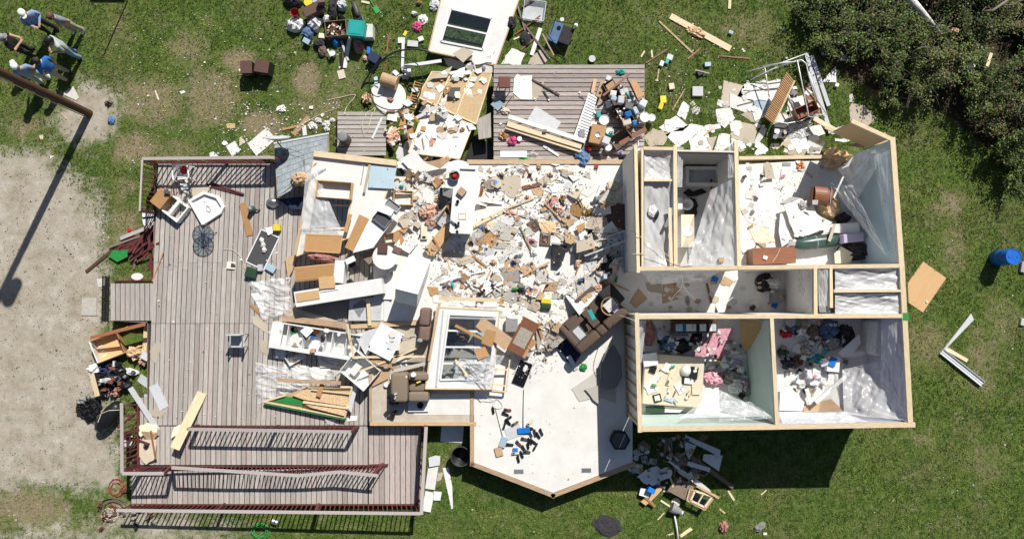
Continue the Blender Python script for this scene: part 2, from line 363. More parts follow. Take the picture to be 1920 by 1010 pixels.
def patch(c4,m,label,cat='plastic sheet',name='plastic_sheet',amp=.06,nu=36,nv=36,fr=1.6,sag=0.,parent=None,group=None,dirn=None):
    """a hanging or stretched sheet with 3-D corners (pixel x, pixel y, height)"""
    Q = [W3(p[:2],p[2]) for p in c4]; C = sum(Q,Vector())/4; sd_ = random.uniform(0,99); n = (Q[1]-Q[0]).cross(Q[3]-Q[0]).normalized()
    def f(u,v):
        p = (Q[0]*(1-u)+Q[1]*u)*(1-v)+(Q[3]*(1-u)+Q[2]*u)*v
        q = Vector((u*fr*2+sd_,v*fr*2-sd_,sd_)); w = mnoise.noise(q)+.3*mnoise.noise(q*2.3)+.5*(1-abs(mnoise.noise(Vector((u*fr*3+v*fr*1.2+sd_,v*fr*.8,0)))))**7+.35*(1-abs(mnoise.noise(Vector((v*fr*3-u*fr*2+sd_,u*.5,3)))))**8
        e = min(1,8*min(u,1-u,v,1-v)+.25)
        return p+n*amp*w*e-Vector((0,0,sag*16*u*(1-u)*v*(1-v)))-C
    M = Matrix.Translation(C)
    if parent is not None: M = TM[parent.name].inverted() @ M
    o = MB().surf(f,nu,nv).build(name,m,parent,M=M,smooth=True)
    return o if parent is not None else tag(o,label,cat,group)
def wire(pts,r,m,label,cat='cable',name='cable',lift=.01,group=None,z=None,n=5,sub=6):
    """a smooth cable through pixel points, lying on what is there (or at given heights when points have 3 values)"""
    P = []
    for p in pts:
        zz = p[2] if len(p) > 2 else (ground_z(p)+lift+r); P.append(W3(p[:2],zz))
    out = []
    for i in range(len(P)-1):
        a = P[max(0,i-1)]; b = P[i]; c = P[i+1]; d = P[min(len(P)-1,i+2)]
        for k in range(sub):
            t = k/sub; q = .5*((2*b)+(c-a)*t+(2*a-5*b+4*c-d)*t*t+(3*b-a-3*c+d)*t**3)
            if len(pts[i]) < 3: q.z = max(q.z,hat(q.x,q.y)+r+.002)
            out.append(q)
    out.append(P[-1]); C = out[0].copy()
    o = MB().tube([q-C for q in out],r,n).build(name,m,M=Matrix.Translation(C),smooth=True); return tag(o,label,cat,group)
# ================================================================ the ground
full()
def blur(a,n):
    for _ in range(n):
        p = np.pad(a,1,mode='edge'); a = (p[1:-1,1:-1]*2+p[:-2,1:-1]+p[2:,1:-1]+p[1:-1,:-2]+p[1:-1,2:])/6
    return a
gx = np.concatenate([[-600,-200,-80,-40,-28],np.linspace(-23,23,231),[28,40,80,200,600]])
gy = np.concatenate([[-600,-200,-80,-40,-20],np.linspace(-14,14,141),[20,40,80,200,600]])
GX,GY = np.meshgrid(gx,gy); DIRT = np.zeros(GX.shape); DRY = np.zeros(GX.shape); LITTER = np.zeros(GX.shape)
def field(F,poly,v,n=3):
    k = inside([W(p) for p in poly],GX,GY).astype(float)*v; k = blur(k,n); np.maximum(F,k,out=F)
def circ(c,rx,ry,n=18): return [(c[0]+rx*math.cos(2*math.pi*i/n)*random.uniform(.85,1.15),c[1]+ry*math.sin(2*math.pi*i/n)*random.uniform(.85,1.15)) for i in range(n)]
field(DIRT,[(-900,250),(0,285),(40,268),(80,285),(120,318),(172,345),(196,420),(205,540),(205,600),(188,650),(215,760),(225,880),(235,925),(60,905),(-20,925),(-900,900)],1,16)
field(DIRT,[(-900,960),(20,985),(120,960),(260,975),(440,985),(480,1010),(430,1200),(-900,1200)],.62,12)
field(DIRT,[(190,930),(330,960),(470,975),(500,1000),(300,1010),(200,1000)],.75,5)
field(DIRT,circ((165,213),62,60),1,12)
for c,rx,ry,v in (((450,112),38,26,.55),((575,150),35,38,.55),((520,165),20,14,.4),((360,232),26,14,.5),((490,232),48,26,.6),((330,280),60,30,.35),((395,40),18,22,.4),((240,430),30,60,.45),((235,350),30,30,.35),
                     ((1430,30),22,10,.5),((1380,75),16,10,.5),((1130,25),40,14,.35),((830,880),16,30,.55),((1640,165),28,22,.5),((1625,130),30,20,.7),((1610,40),40,30,.5),((20,160),12,20,.5),((50,240),40,22,.45)):
    field(DRY,circ(c,rx,ry),v*2.2,4)
for c,rx,ry,v in (((1790,470),30,60,.6),((1750,640),50,50,.55),((1840,680),40,80,.55),((1780,380),40,40,.6),((1880,600),40,60,.5),((1730,820),40,30,.5),((280,190),70,50,.7),((400,180),60,60,.7),((600,200),60,40,.6),((350,90),50,40,.6),((1400,60),60,40,.5),((1250,40),80,40,.4),((1000,960),70,40,.2),((230,60),40,40,.4),((650,150),40,60,.5),((1860,860),60,50,.4),((60,950),80,40,.8),((250,280),50,30,.9),((500,280),50,30,.5)):
    field(DRY,circ(c,rx,ry),v*1.35,6)
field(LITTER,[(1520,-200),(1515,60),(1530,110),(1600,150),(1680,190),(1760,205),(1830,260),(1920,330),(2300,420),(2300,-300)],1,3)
mb = MB(); ny,nx = GX.shape
gz = np.zeros(GX.shape)
mb.v = [(float(GX[j,i]),float(GY[j,i]),0.) for j in range(ny) for i in range(nx)]
mb.f = [(j*nx+i,j*nx+i+1,(j+1)*nx+i+1,(j+1)*nx+i) for j in range(ny-1) for i in range(nx-1)]; mb.mi = [0]*len(mb.f)
gm = bpy.data.materials.new('ground'); gm.use_nodes = True; MATS['ground'] = gm
N = gm.node_tree.nodes; L = gm.node_tree.links; bs = N['Principled BSDF']; bs.inputs['Roughness'].default_value = .95; bs.inputs['Specular IOR Level'].default_value = .1
geo = N.new('ShaderNodeNewGeometry')
def nz_(s,d=8,r=.65):
    n = N.new('ShaderNodeTexNoise'); n.inputs['Scale'].default_value = s; n.inputs['Detail'].default_value = d; n.inputs['Roughness'].default_value = r; L.new(geo.outputs['Position'],n.inputs['Vector']); return n.outputs[0]
def rmp(fac,stops):
    r = N.new('ShaderNodeValToRGB'); L.new(fac,r.inputs[0]); e = r.color_ramp.elements
    e[0].position,e[0].color = stops[0][0],(*stops[0][1],1); e[1].position,e[1].color = stops[-1][0],(*stops[-1][1],1)
    for p,c in stops[1:-1]: q = e.new(p); q.color = (*c,1)
    return r.outputs[0]
def mx_(f,a,b):
    m = N.new('ShaderNodeMix'); m.data_type = 'RGBA'; L.new(f,m.inputs[0]); L.new(a,m.inputs[6]); L.new(b,m.inputs[7]); return m.outputs[2]
def attr_(n): a = N.new('ShaderNodeAttribute'); a.attribute_name = n; return a.outputs['Fac']
def edge_(a,n,w=.35,lo=.38,hi=.62):
    m = N.new('ShaderNodeMath'); m.operation = 'MULTIPLY_ADD'; L.new(n,m.inputs[0]); m.inputs[1].default_value = w*2; s = N.new('ShaderNodeMath'); s.operation = 'ADD'; L.new(a,m.inputs[2]); L.new(m.outputs[0],s.inputs[0]); s.inputs[1].default_value = -w
    r = N.new('ShaderNodeMapRange'); r.interpolation_type = 'SMOOTHSTEP'; L.new(s.outputs[0],r.inputs[0]); r.inputs[1].default_value = lo; r.inputs[2].default_value = hi; return r.outputs[0]
grass = rmp(nz_(5,12,.78),[(.3,(.025,.045,.008)),(.48,(.07,.118,.022)),(.62,(.14,.19,.045)),(.78,(.27,.26,.11))])
dryc = rmp(nz_(14,9,.75),[(.3,(.1,.08,.042)),(.5,(.23,.185,.115)),(.75,(.42,.35,.25))])
dirt = rmp(nz_(1.3,14,.82),[(.3,(.19,.16,.115)),(.43,(.34,.295,.23)),(.55,(.42,.38,.32)),(.7,(.57,.54,.49))])
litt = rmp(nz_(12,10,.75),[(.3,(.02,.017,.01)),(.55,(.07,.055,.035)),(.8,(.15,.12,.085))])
big = nz_(.8,6,.6)
gdry = rmp(nz_(7,11,.78),[(.3,(.05,.06,.018)),(.52,(.13,.14,.05)),(.75,(.27,.25,.13))])
gr2 = mx_(edge_(nz_(.55,5,.6),nz_(3,8,.7),.3,.42,.72),grass,gdry)
c1 = mx_(edge_(attr_('dry'),nz_(2.4,11,.75),1.0,.3,1.15),gr2,dryc)
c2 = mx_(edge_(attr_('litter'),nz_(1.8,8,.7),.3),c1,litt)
c3 = mx_(edge_(attr_('dirt'),nz_(1.5,13,.78),1.5,.1,.95),c2,dirt)
L.new(c3,bs.inputs['Base Color']); bp = N.new('ShaderNodeBump'); bp.inputs['Strength'].default_value = .6; bp.inputs['Distance'].default_value = .04; L.new(nz_(16,8,.7),bp.inputs['Height']); L.new(bp.outputs[0],bs.inputs['Normal'])
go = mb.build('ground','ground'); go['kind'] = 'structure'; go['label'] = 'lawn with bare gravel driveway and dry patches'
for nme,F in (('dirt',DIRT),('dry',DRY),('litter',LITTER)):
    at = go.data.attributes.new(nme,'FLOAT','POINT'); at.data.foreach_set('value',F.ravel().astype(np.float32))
def fat(F,x,y):
    i = np.clip(np.searchsorted(gx,x),1,nx-1); j = np.clip(np.searchsorted(gy,y),1,ny-1); return F[j,i]

# ================================================================ the decks
DZ = .56
def deck_thing(name,label): return thing(name,label,'deck')
mat('gap_darkener',(.03,.026,.024),.95,.3,4)  # near-black colour that paints the shade into the deck board gaps
def board(l,w): b = MB().bx(-l/2,l/2,-w/2,w/2,0,.035); b.mi = [1,0,1,1,1,1]; return b  # all faces but the top near-black: weathered edges and darkened gaps
def vboards(T,xs,rows,zf,m='deck',sl=0.,yr=450,name='deck_board',stag=0):
    for k in range(len(xs)-1):
        dj = random.choice([0,0,0,8,14,24])*stag
        for q,(y0,y1) in enumerate(rows):
            x0,x1 = xs[k],xs[k+1]; xm = (x0+x1)/2; z = zf(xm); y0 += dj*(q > 0); y1 += dj*(q < len(rows)-1); ym = (y0+y1)/2
            a = Vector(W((xm+sl*(y0-yr),y0),z)); b = Vector(W((xm+sl*(y1-yr),y1),z)); w = W((x1,ym),z)[0]-W((x0,ym),z)[0]; d = a-b; l = d.length; g = random.uniform(.016,.026)
            M = Matrix.Translation(((a.x+b.x)/2,(a.y+b.y)/2,z-.035+random.uniform(-.003,.003))) @ Matrix.Rotation(math.atan2(d.y,d.x)+random.gauss(0,.0006),4,'Z')
            board(l-.008,w-g).build(name,[m if random.random() < .88 else 'deck_red','gap_darkener'],T,M)
def hboards(T,x0,x1,ys,z,m='deck_red',skew=0,name='deck_board'):
    for k in range(len(ys)-1):
        a = W((x0+random.uniform(-.5,.5),ys[k]),z); b = W((x1+random.uniform(-.8,.8),ys[k+1]),z); w = a[1]-b[1]; l = b[0]-a[0]; g = .028
        M = Matrix.Translation(((a[0]+b[0])/2,(a[1]+b[1])/2,z-.035+random.uniform(-.003,.003))) @ Matrix.Rotation(random.gauss(skew,.0015),4,'Z')
        board(l,w-g).build(name,[m if random.random() < .7 else 'deck','gap_darkener'],T,M)
def gap_darkener(T,pts,z): MB().prism([W(p,z) for p in pts],z-.06,z-.041).build('gap_darkener','gap_darkener',T)  # added sheet under the boards, hides sunlit ground so gaps look dark
def beam(T,p,q,z,w,h,m,name='rim_beam'):
    a = W3(p,z); b = W3(q,z); M,l = between(a,b); return MB().bx(-l/2,l/2,-w/2,w/2,-h/2,h/2).build(name,m,T,M)
def arange(a,b,s): n = max(1,round((b-a)/s)); return [a+(b-a)*i/n for i in range(n+1)]
T = deck_thing('wooden_deck','large weathered grey wooden deck left of the wrecked house')
flat = lambda x: DZ
vboards(T,[290+9.2*i for i in range(46)],[(306,492),(492,606)],flat,sl=-.045,stag=1)
vboards(T,arange(207,290,9.2),[(531,601)],flat)
vboards(T,[283+9.2*i for i in range(46)],[(606.3,797)],flat,sl=-.03,yr=606)
vboards(T,arange(262,277,9.2),[(745,797)],flat)
for p,q in (((291,308),(700,308)),((291,399),(291,530)),((207,600),(278,604)),((279,606),(279,745)),((263,745),(263,870))): beam(T,p,q,DZ-.13,.035,.17,'oldwood')
full()
for P in ([(291,306),(700,306),(700,797),(262,797),(262,745),(278,745),(278,602),(207,602),(207,531),(291,531)],): raise_poly([W(p,DZ) for p in P],DZ,True)
gap_darkener(T,[(292,308),(699,308),(699,796),(280,796),(280,605),(292,600)],DZ); gap_darkener(T,[(208,532),(290.5,532),(290.5,600),(208,600)],DZ)
T = deck_thing('wooden_ramp','weathered switchback wooden ramp along the bottom of the deck')
ramp = lambda x: .12+(.38-.12)*min(1,max(0,(x-245)/440))
vboards(T,arange(262,690,9.6),[(798.4,871)],lambda x: DZ-.005,'deck'); vboards(T,arange(691,790,9.6),[(798.4,944)],lambda x: .4,'deck_red')
vboards(T,arange(246,690,9.6),[(878,944)],ramp,'deck')
beam(T,(246,945),(782,945),.2,.035,.14,'oldwood'); beam(T,(262,873),(690,873),.34,.035,.15,'oldwood')
gap_darkener(T,[(263,799),(690,799),(690,870),(263,870)],DZ); gap_darkener(T,[(691,800),(788,800),(788,943),(691,943)],.4)
raise_poly([W(p,DZ) for p in ((262,798),(690,798),(690,871),(262,871))],DZ,True); raise_poly([W(p,.4) for p in ((691,798),(789,798),(789,944),(691,944))],.4,True)
for x in range(246,690,20): raise_poly([W(p,ramp(x+10)) for p in ((x,876),(x+20,876),(x+20,944),(x,944))],ramp(x+20),True)
BZ = .72
T = deck_thing('back_deck','small weathered wooden deck with faded red boards behind the house'); MBk = None
hboards(T,925.5,1208,arange(121,300,8.7),BZ,skew=.0); beam(T,(926,121),(926,300),BZ-.13,.035,.17,'maroon'); beam(T,(1207,121),(1207,300),BZ-.13,.035,.17,'oldwood')
gap_darkener(T,[(928,123),(1206,123),(1206,299),(928,299)],BZ)
raise_poly([W(p,BZ) for p in ((925,121),(1208,121),(1208,300),(925,300))],BZ,True)
T = deck_thing('step_platform','narrow grey board platform on the grass above the roof piece')
hboards(T,633,724,arange(209,292,8.7),.4,'deck'); beam(T,(634,210),(634,291),.27,.035,.17,'oldwood')
gap_darkener(T,[(635,211),(723,211),(723,291),(635,291)],.4)
raise_poly([W(p,.4) for p in ((633,209),(724,209),(724,292),(633,292))],.4,True)

# ---------------------------------------------------------------- railings
def lerp_line(P,t):
    d = [0]
    for i in range(len(P)-1): d.append(d[-1]+(P[i+1]-P[i]).length)
    s = t*d[-1]
    for i in range(len(P)-1):
        if s <= d[i+1]+1e-9: k = (s-d[i])/max(1e-9,d[i+1]-d[i]); return P[i].lerp(P[i+1],k)
    return P[-1]
def railing(label,base,top,n,posts=(0,1),rw=.11,skip=(),low=.1,zb=None):
    """base, top: [(px,py,z)...]; n balusters; posts = fractions along it"""
    B = [W3(p[:2],p[2]) for p in base]; U = [W3(p[:2],p[2]) for p in top]
    T = thing('deck_railing',label,'railing',Matrix.Translation(B[0]),'maroon balustrades of the deck and ramp')
    for i in range(len(U)-1): barobj('top_rail',U[i],U[i+1],rw,.035,'rail',T)
    if low:
        m = max(2,len(U)); Lw = [lerp_line(B,i/(m-1)).lerp(lerp_line(U,i/(m-1)),low) for i in range(m)]
        for i in range(m-1): barobj('bottom_rail',Lw[i],Lw[i+1],.04,.07,'maroon',T)
    for k in range(n):
        t = (k+.5)/n
        if any(a < t < b for a,b in skip): continue
        a = lerp_line(B,t); b = lerp_line(U,t); d = (b-a); barobj('baluster',a+d*low*.6,b-d*.02+Vector((random.gauss(0,.013),random.gauss(0,.013),0)),.036,.036,'maroon',T)
    for t in posts: a = lerp_line(B,t); b = lerp_line(U,t); barobj('post',a,b-Vector((0,0,.02)),.09,.09,'maroon',T)
    return T
h = 1.0
railing('maroon railing with grey top rail along the deck edge by the plastic chair',[(293,307,DZ),(560,307,DZ)],[(266,297.5,DZ+h),(515,295,DZ+h)],27,(0,.5,1),skip=((.93,1),))
railing('maroon side railing at the upper left corner of the deck',[(293,308,DZ),(293,399,DZ)],[(267,299,DZ+h),(262,396,DZ+h)],11,(1,),rw=.06)
railing('maroon railing at the top of the ramp below the plank',[(372,797,DZ),(672,799,DZ)],[(352,804,DZ+h),(658,809,DZ+h)],35,(0,.5,1))
railing('bowed maroon railing between the two ramp flights',[(322,873,DZ),(520,873,DZ-.02),(700,870,.42),(730,868,.4)],[(322,876,DZ+.9),(420,882,1.4),(560,891,1.2),(636,884,1.35),(708,891,1.38)],52,(0,.97))
railing('long maroon railing along the lowest edge of the ramp',[(246,944,.13),(782,944,.38)],[(218,956,1.05),(788,962,1.36)],62,(.33,.66,1))
railing('maroon railing along the ramp end at lower right of the deck',[(789,799,.4),(784,944,.38)],[(799,800,1.36),(790,964,1.36)],6,(0,.5),rw=.12)
railing('leaning maroon railing on the lower left edge of the deck',[(262,752,DZ),(262,872,DZ)],[(228,755,DZ+h),(229,886,DZ+h)],13,(.45,1))
railing('short maroon railing at the lower left corner above the ramp',[(262,873,DZ),(322,873,DZ)],[(229,887,DZ+h),(307,887,DZ+h)],9,(1,))

# ================================================================ the house floor and the standing walls
FZ = .9; WZ = 3.34
house = thing('wrecked_house','wrecked house with roof gone, open rooms and white floors','house',Matrix.Translation((*W((1037,600),FZ),0)))
HI = TM[house.name].inverted()
def hpart(mb,name,m,M=None,parent=None,**k): return mb.build(name,m,parent or house,(HI @ M) if M is not None else HI.copy() if parent is None else None,**k)
full()
def fpoly(pts,z=FZ): return [W(p,z) for p in pts]
FL = {'living': [(700,303),(1174,303),(1174,560),(1186,560),(1186,866),(1037,923),(889,866),(889,735),(889,600),(700,600)],
      'annex': [(697,601),(888,601),(888,791),(697,791)]}
RW = [(1196,274),(1388,274),(1388,286),(1590,274),(1676,266),(1712,804),(1196,804)]
wing = [W(p,WZ) for p in RW]
hpart(MB().prism(fpoly(FL['living']),FZ-.03,FZ),'floor','floor_vinyl'); hpart(MB().prism(fpoly(FL['annex']),FZ-.03,FZ-.004),'floor','floor_ply')
hpart(MB().prism(wing,FZ-.03,FZ-.002),'floor','floor_vinyl')
hpart(MB().prism(fpoly([(790,738),(888.5,738),(888.5,777),(776,777),(776,745)]),FZ-.003,FZ+.004),'floor_covering','floor_vinyl')
hpart(MB().prism(fpoly([(706,308),(1170,308),(1170,595),(895,595),(706,590)]),-.0+.3,FZ-.035),'crawlspace_skirt','black')
for k in ('living','annex'):
    P = fpoly(FL[k]); raise_poly(P,FZ,True)
raise_poly(wing,FZ,True)
def rimline(pts,z0,z1,w,m,name,z=FZ):
    for a,b in zip(pts[:-1],pts[1:]):
        A = Vector((*W(a,z),(z0+z1)/2)); B = Vector((*W(b,z),(z0+z1)/2)); M,l = between(A,B); hpart(MB().bx(-l/2-w/2+.003,l/2+w/2-.003,-w/2,w/2,-(z1-z0)/2,(z1-z0)/2),name,m,M)
rimline([(885.5,797),(885.5,869),(1037,928),(1188,870)],.25,FZ+.035,.15,'joist','rim_joist')
rimline([(890,793.5),(697,793.5)],.25,FZ+.03,.14,'stud','rim_joist'); rimline([(695,787),(695,700)],.25,FZ+.02,.1,'joist','rim_joist')
rimline([(885,738),(885,786)],FZ,FZ+.05,.12,'joist','floor_plate')
rimline([(880,304),(1172,304)],.25,FZ+.05,.16,'ply','rim_joist')
rimline([(1388,297),(1580,294)],.3,FZ+.08,.13,'pine','bottom_plate')
hpart(MB().prism(wing,.05,FZ-.035),'foundation_skirt','lightgrey')
# walls: part wall > two drywall panels, top plate, studs
WN = [0]
def wall(p0,p1,inn='drywall',out='drywall',t=.13,z0=FZ,z1=WZ,pw=.16,ps=.78,gaps=(),plate='pine',double=True,studs=False,face=True,vis0=None,lean=(0,0)):
    """p0,p1 at the top-plate height in pixels. inn = left-hand side looking p0->p1"""
    a = Vector((*W(p0,z1),0)); b = Vector((*W(p1,z1),0)); d = b-a; l = d.length; ang = math.atan2(d.y,d.x); Mw = Matrix.Translation((a.x,a.y,0)) @ Matrix.Rotation(ang,4,'Z')
    pw *= ps; WN[0] += 1; z1 += .0035*(WN[0] % 8); H = z1-.08
    main = MB(); core = 'stud'
    segs = []; x = 0.
    for g0,g1,gh in gaps: segs.append((x,g0*l,z0)); segs.append((g0*l,g1*l,gh)); x = g1*l
    segs.append((x,l,z0))
    n = 0
    for k,(x0,x1,zz) in enumerate(segs):
        if zz >= H-.05 or x1-x0 < .02: continue
        main.bx(x0+.002,x1-.002,-t/2+.014,t/2-.014,zz,H)
    w = hpart(main,'wall',core,Mw) if not studs else hpart(MB().bx(.01,l-.01,-t/2+.014,t/2-.014,z0,z0+.04),'wall','stud',Mw)
    def ch(mb,name,m): return mb.build(name,m,w)
    for side,m in ((1,inn),(-1,out)):
        if m is None: continue
        for (x0,x1,zz) in segs:
            if zz >= H-.05: continue
            q = max(1,round((x1-x0)/1.22))
            for i in range(q):
                u0 = x0+(x1-x0)*i/q+.0015; u1 = x0+(x1-x0)*(i+1)/q-.0015; y0,y1 = sorted((side*(t/2-.0135),side*t/2)); ch(MB().bx(u0,u1,y0,y1,zz+.005,H-.004+random.uniform(-.05,0)),'drywall_panel',m)
    if studs:
        k = 0
        while k*.4 < l-.05: ch(MB().bx(k*.4,k*.4+.04,-t/2+.015,t/2-.015,z0+.042,H-.002),'stud','stud'); k += 1
    ch(MB().bx(-pw/2,l+pw/2,-pw/2,pw/2,H,z1),'top_plate',plate)
    raise_poly([(a.x+ (Mw.to_3x3() @ Vector((u,v,0))).x,a.y+(Mw.to_3x3() @ Vector((u,v,0))).y) for u,v in ((0,-t/2),(l,-t/2),(l,t/2),(0,t/2))],z1)
    return w
full()
# outer and inner walls of the standing wing (looking p0 -> p1, left side first)
wall((1192,276),(1197,508),'drywall','drywall',pw=.14)
wall((1204.5,280),(1205,500),None,None,pw=.09,z1=WZ-.01,t=.06)
wall((1266,276),(1267,500),'drywall','drywall',pw=.16)
wall((1380,268),(1386,497),'drywall','drywall',pw=.17)
wall((1270,283),(1376,285),'drywall_grey','drywall_grey',pw=.05,plate='white_matte')
wall((1209,278),(1259,279),'drywall','drywall',pw=.14)
wall((1209,338),(1258,338),None,None,pw=.09,t=.06)
L0 = 1690-1200
wall((1200,503.5),(1690,498),'drywall','drywall',pw=.17,gaps=(((1403-1200)/L0,(1440-1200)/L0,FZ+2.03),))
wall((1200,594),(1690,592),'drywall','drywall',pw=.17,gaps=(((1372-1200)/L0,(1430-1200)/L0,FZ+2.03),))
wall((1529,502),(1529.5,588),'drywall','drywall',pw=.15); wall((1558,502),(1559,574),'drywall','drywall',pw=.12)
wall((1566,546),(1688,545),'drywall','drywall',pw=.1)
wall((1194,590),(1200,806),'drywall',None,pw=.18,studs=True)
wall((1447,600),(1457,794),'wall_lilac','wall_foam',pw=.16)
wall((1207,804),(1455,800),'wall_foam','white_matte',pw=.2); wall((1459,800),(1712,796),'wall_lilac','white_matte',pw=.2)
wall((1674,262),(1691,498),'osb','wall_blue',pw=.22); wall((1691.5,503),(1707,788),'osb','wall_lilac',pw=.22)
wall((1600,228),(1668,259),None,'osb',pw=.17,z0=1.9,t=.08)
full()
# ================================================================ the wreckage left of the living room
def quadmap(Q,u,v): return [(Q[0][k]*(1-u)+Q[1][k]*u)*(1-v)+(Q[3][k]*(1-u)+Q[2][k]*u)*v for k in (0,1)]
def bigpanel(label,outer,z,hole=None,t=.12,face='drywall',rows=1,cols=1,name='wall_panel',cat='wall panel',frame_m='pine',zt=None,glass=True,lip='vinyl',studs=0):
    """a fallen wall panel: sheet with optional window (frame, rails, panes) plus an edge plate; zt = corner heights"""
    zt = zt or [z]*4; C = ctr(outer); zc = sum(zt)/4; M = Matrix.Translation((*W(C,zc),zc)); T = thing(name,label,cat,M); I = M.inverted()
    A = [I @ W3(p,zt[i]) for i,p in enumerate(outer)]
    def bil(p):  # height at a pixel: affine fit of the corners
        X = np.array([[q[0],q[1],1] for q in outer]); s = np.linalg.lstsq(X,np.array(zt),rcond=None)[0]; return float(s[0]*p[0]+s[1]*p[1]+s[2])
    if hole:
        B = [I @ W3(p,bil(p)) for p in hole]
        for i in range(4):
            j = (i+1) % 4; MB().add([A[i],A[j],B[j],B[i]]+[p-Vector((0,0,t)) for p in (A[i],A[j],B[j],B[i])],((3,2,1,0),(4,5,6,7),(0,1,5,4),(1,2,6,5),(2,3,7,6),(3,0,4,7))).build('sheet',face,T)
        up = Vector((0,0,.02)); w = T
        fr = MB()
        for i in range(4): fr.bar(B[i]+up,B[(i+1) % 4]+up,.07,.06)
        win = fr.build('window',lip,T)
        g = lambda u,v: (B[0]*(1-u)+B[1]*u)*(1-v)+(B[3]*(1-u)+B[2]*u)*v
        for r in range(1,rows): MB().bar(g(0,r/rows)+up,g(1,r/rows)+up,.06,.05).build('rail',lip,win)
        for c in range(1,cols): MB().bar(g(c/cols,0)+up,g(c/cols,1)+up,.05,.05).build('rail',lip,win)
        if glass:
            for r in range(rows):
                q = [g(.02,(r+.03)/rows),g(.98,(r+.03)/rows),g(.98,(r+.97)/rows),g(.02,(r+.97)/rows)]
                MB().add([p-Vector((0,0,.01)) for p in q],((0,1,2,3),)).build('pane','glass',win)
    else:
        MB().add(A+[p-Vector((0,0,t)) for p in A],((3,2,1,0),(4,5,6,7),(0,1,5,4),(1,2,6,5),(2,3,7,6),(3,0,4,7))).build('sheet',face,T)
    c = sum(A,Vector())/4
    for i in range(4):
        if frame_m: MB().bar(A[i]*.995+c*.005-Vector((0,0,t/2-.012)),A[(i+1) % 4]*.995+c*.005-Vector((0,0,t/2-.012)),.045,t).build('frame_stud',frame_m,T)
    for k in range(studs):
        u = (k+1)/(studs+1); a = A[0].lerp(A[1],u); b = A[3].lerp(A[2],u); MB().bar(a+Vector((0,0,.03)),b+Vector((0,0,.03)),.05,.07).build('stud','pine',T)
    raise_poly([W(p,zc) for p in outer],zc) if not hole else None
    if hole:
        for i in range(4): raise_poly([W(p,zc) for p in (outer[i],outer[(i+1) % 4],hole[(i+1) % 4],hole[i])],zc)
    return T
# --- window wall panel at the top edge, and the sheathing panels below it
view(680,0,2.97)
bigpanel('white wall panel with two-pane window lying at the top of the picture',[(440,-25),(880,-25),(742,365),(365,285)],.35,[(492,52),(722,106),(668,278),(437,232)],.14,'white_matte',2,1,frame_m='stud')
slab([(500,300),(560,265),(620,290),(560,350)],'drywall_back','tan drywall piece below the two-pane window','drywall','drywall_piece',z=.5)
bigpanel('tan sheathing panel framed in pine below the window panel',[(385,400),(722,405),(632,692),(305,540)],.55,face='osb',zt=[.5,.5,.75,.6],studs=2)
bigpanel('white wall panel sloping down beside the dark gap in the back deck',[(360,560),(612,700),(540,885),(255,850)],.8,face='white_matte',zt=[.55,.7,.95,.85],frame_m='pine')
slab([(370,440),(500,365),(470,440),(380,445)],'drywall_back','tan cardboard-like drywall piece on the sheathing panel edge','drywall','drywall_piece')
for i,pg in enumerate(([(440,300),(560,330),(590,400),(470,350)],[(560,360),(720,310),(722,410),(600,400)],[(500,400),(570,370),(560,440),(500,440)],[(600,300),(740,280),(720,350),(620,360)])):
    slab(pg,'drywall','torn white drywall sheet below the two-pane window','drywall','drywall_piece',group='torn sheets below the window panel',jag=8)
plank((440,640),(480,480),12,'alum','thin white trim strip standing on the white sloping panel','trim','trim_strip',.02)
plank((405,760),(470,630),20,'white','white trim board lying on the sloping white panel','trim','trim_board')
plank((290,655),(470,575),18,'white','white trim board crossing above the brown planks','trim','trim_board')
plank((265,540),(215,720),34,'oak','brown plank leaning over the wrecked round table',t=.03); plank((265,665),(292,838),34,'oak','short brown plank lying below the round table',t=.03)
plank((470,490),(515,555),12,'white','white stick beside the black gap in the sheathing','stick','stick')
slab([(480,490),(545,485),(530,550),(475,540)],'black','black square vent in the sheathing panel','vent','vent',.03)
block((515,580),36,12,15,.05,'darkwood','short dark wood peg on the sheathing panel','wood','wood_peg')
# wrecked round table, drum, hoops
def disc(c,r,m,label,cat,name,t=.03,z=None,sx=1,group=None,tilt=.3):
    M,l,d = spot(c,r*2,r*2*sx,0,t,z,tilt); return tag(MB().lathe([(l/2*.97,0),(l/2,t*.3),(l/2,t*.7),(l/2*.97,t)],28,sy=sx).build(name,m,M=M),label,cat,group)
disc((150,540),92,'white','white round table top cracked below the wicker drum','table top','broken_tabletop_disc',.04)
disc((85,500),38,'white','white round lid left of the wicker drum','lid','lid',.03)
def drum(c0,c1,r,m,label):
    z = ground_z(c1); rr = ml(r,z); a = W3(c0,z+rr+.02); b = W3(c1,z+rr+.02); Mx,l = between(a,b); T = thing('wicker_drum',label,'drum',Mx)
    Q = Matrix.Rotation(math.pi/2,4,'Y'); MB().lathe([(rr,-l/2),(rr*1.02,-l/2+.04),(rr*.94,0),(rr*1.02,l/2-.04),(rr,l/2)],24,M=Q).build('body',m,T,smooth=False)
    for s in (-1,1): MB().lathe([(rr*1.05,s*l/2-.015),(rr*1.05,s*l/2+.015)],24,M=Q).build('rim','oak_light',T)
drum((110,440),(190,465),36,'cardboard','tan wicker drum stool on its side by the black hose loop')
slab([(60,430),(80,420),(90,490),(70,480)],'skyblue','pale blue scrap left of the wicker drum','scrap','scrap')
hz = lambda pts,z: [(a,b,z) for a,b in pts]
wire([(-6,485,.05),(25,430,.2),(70,370,.55),(160,300,.9),(260,275,1.0),(340,280,1.),(390,300,.9)],.035,'rubber_hose','thick black pipe arching over the grass beside the window panel','pipe','black_pipe',n=8)
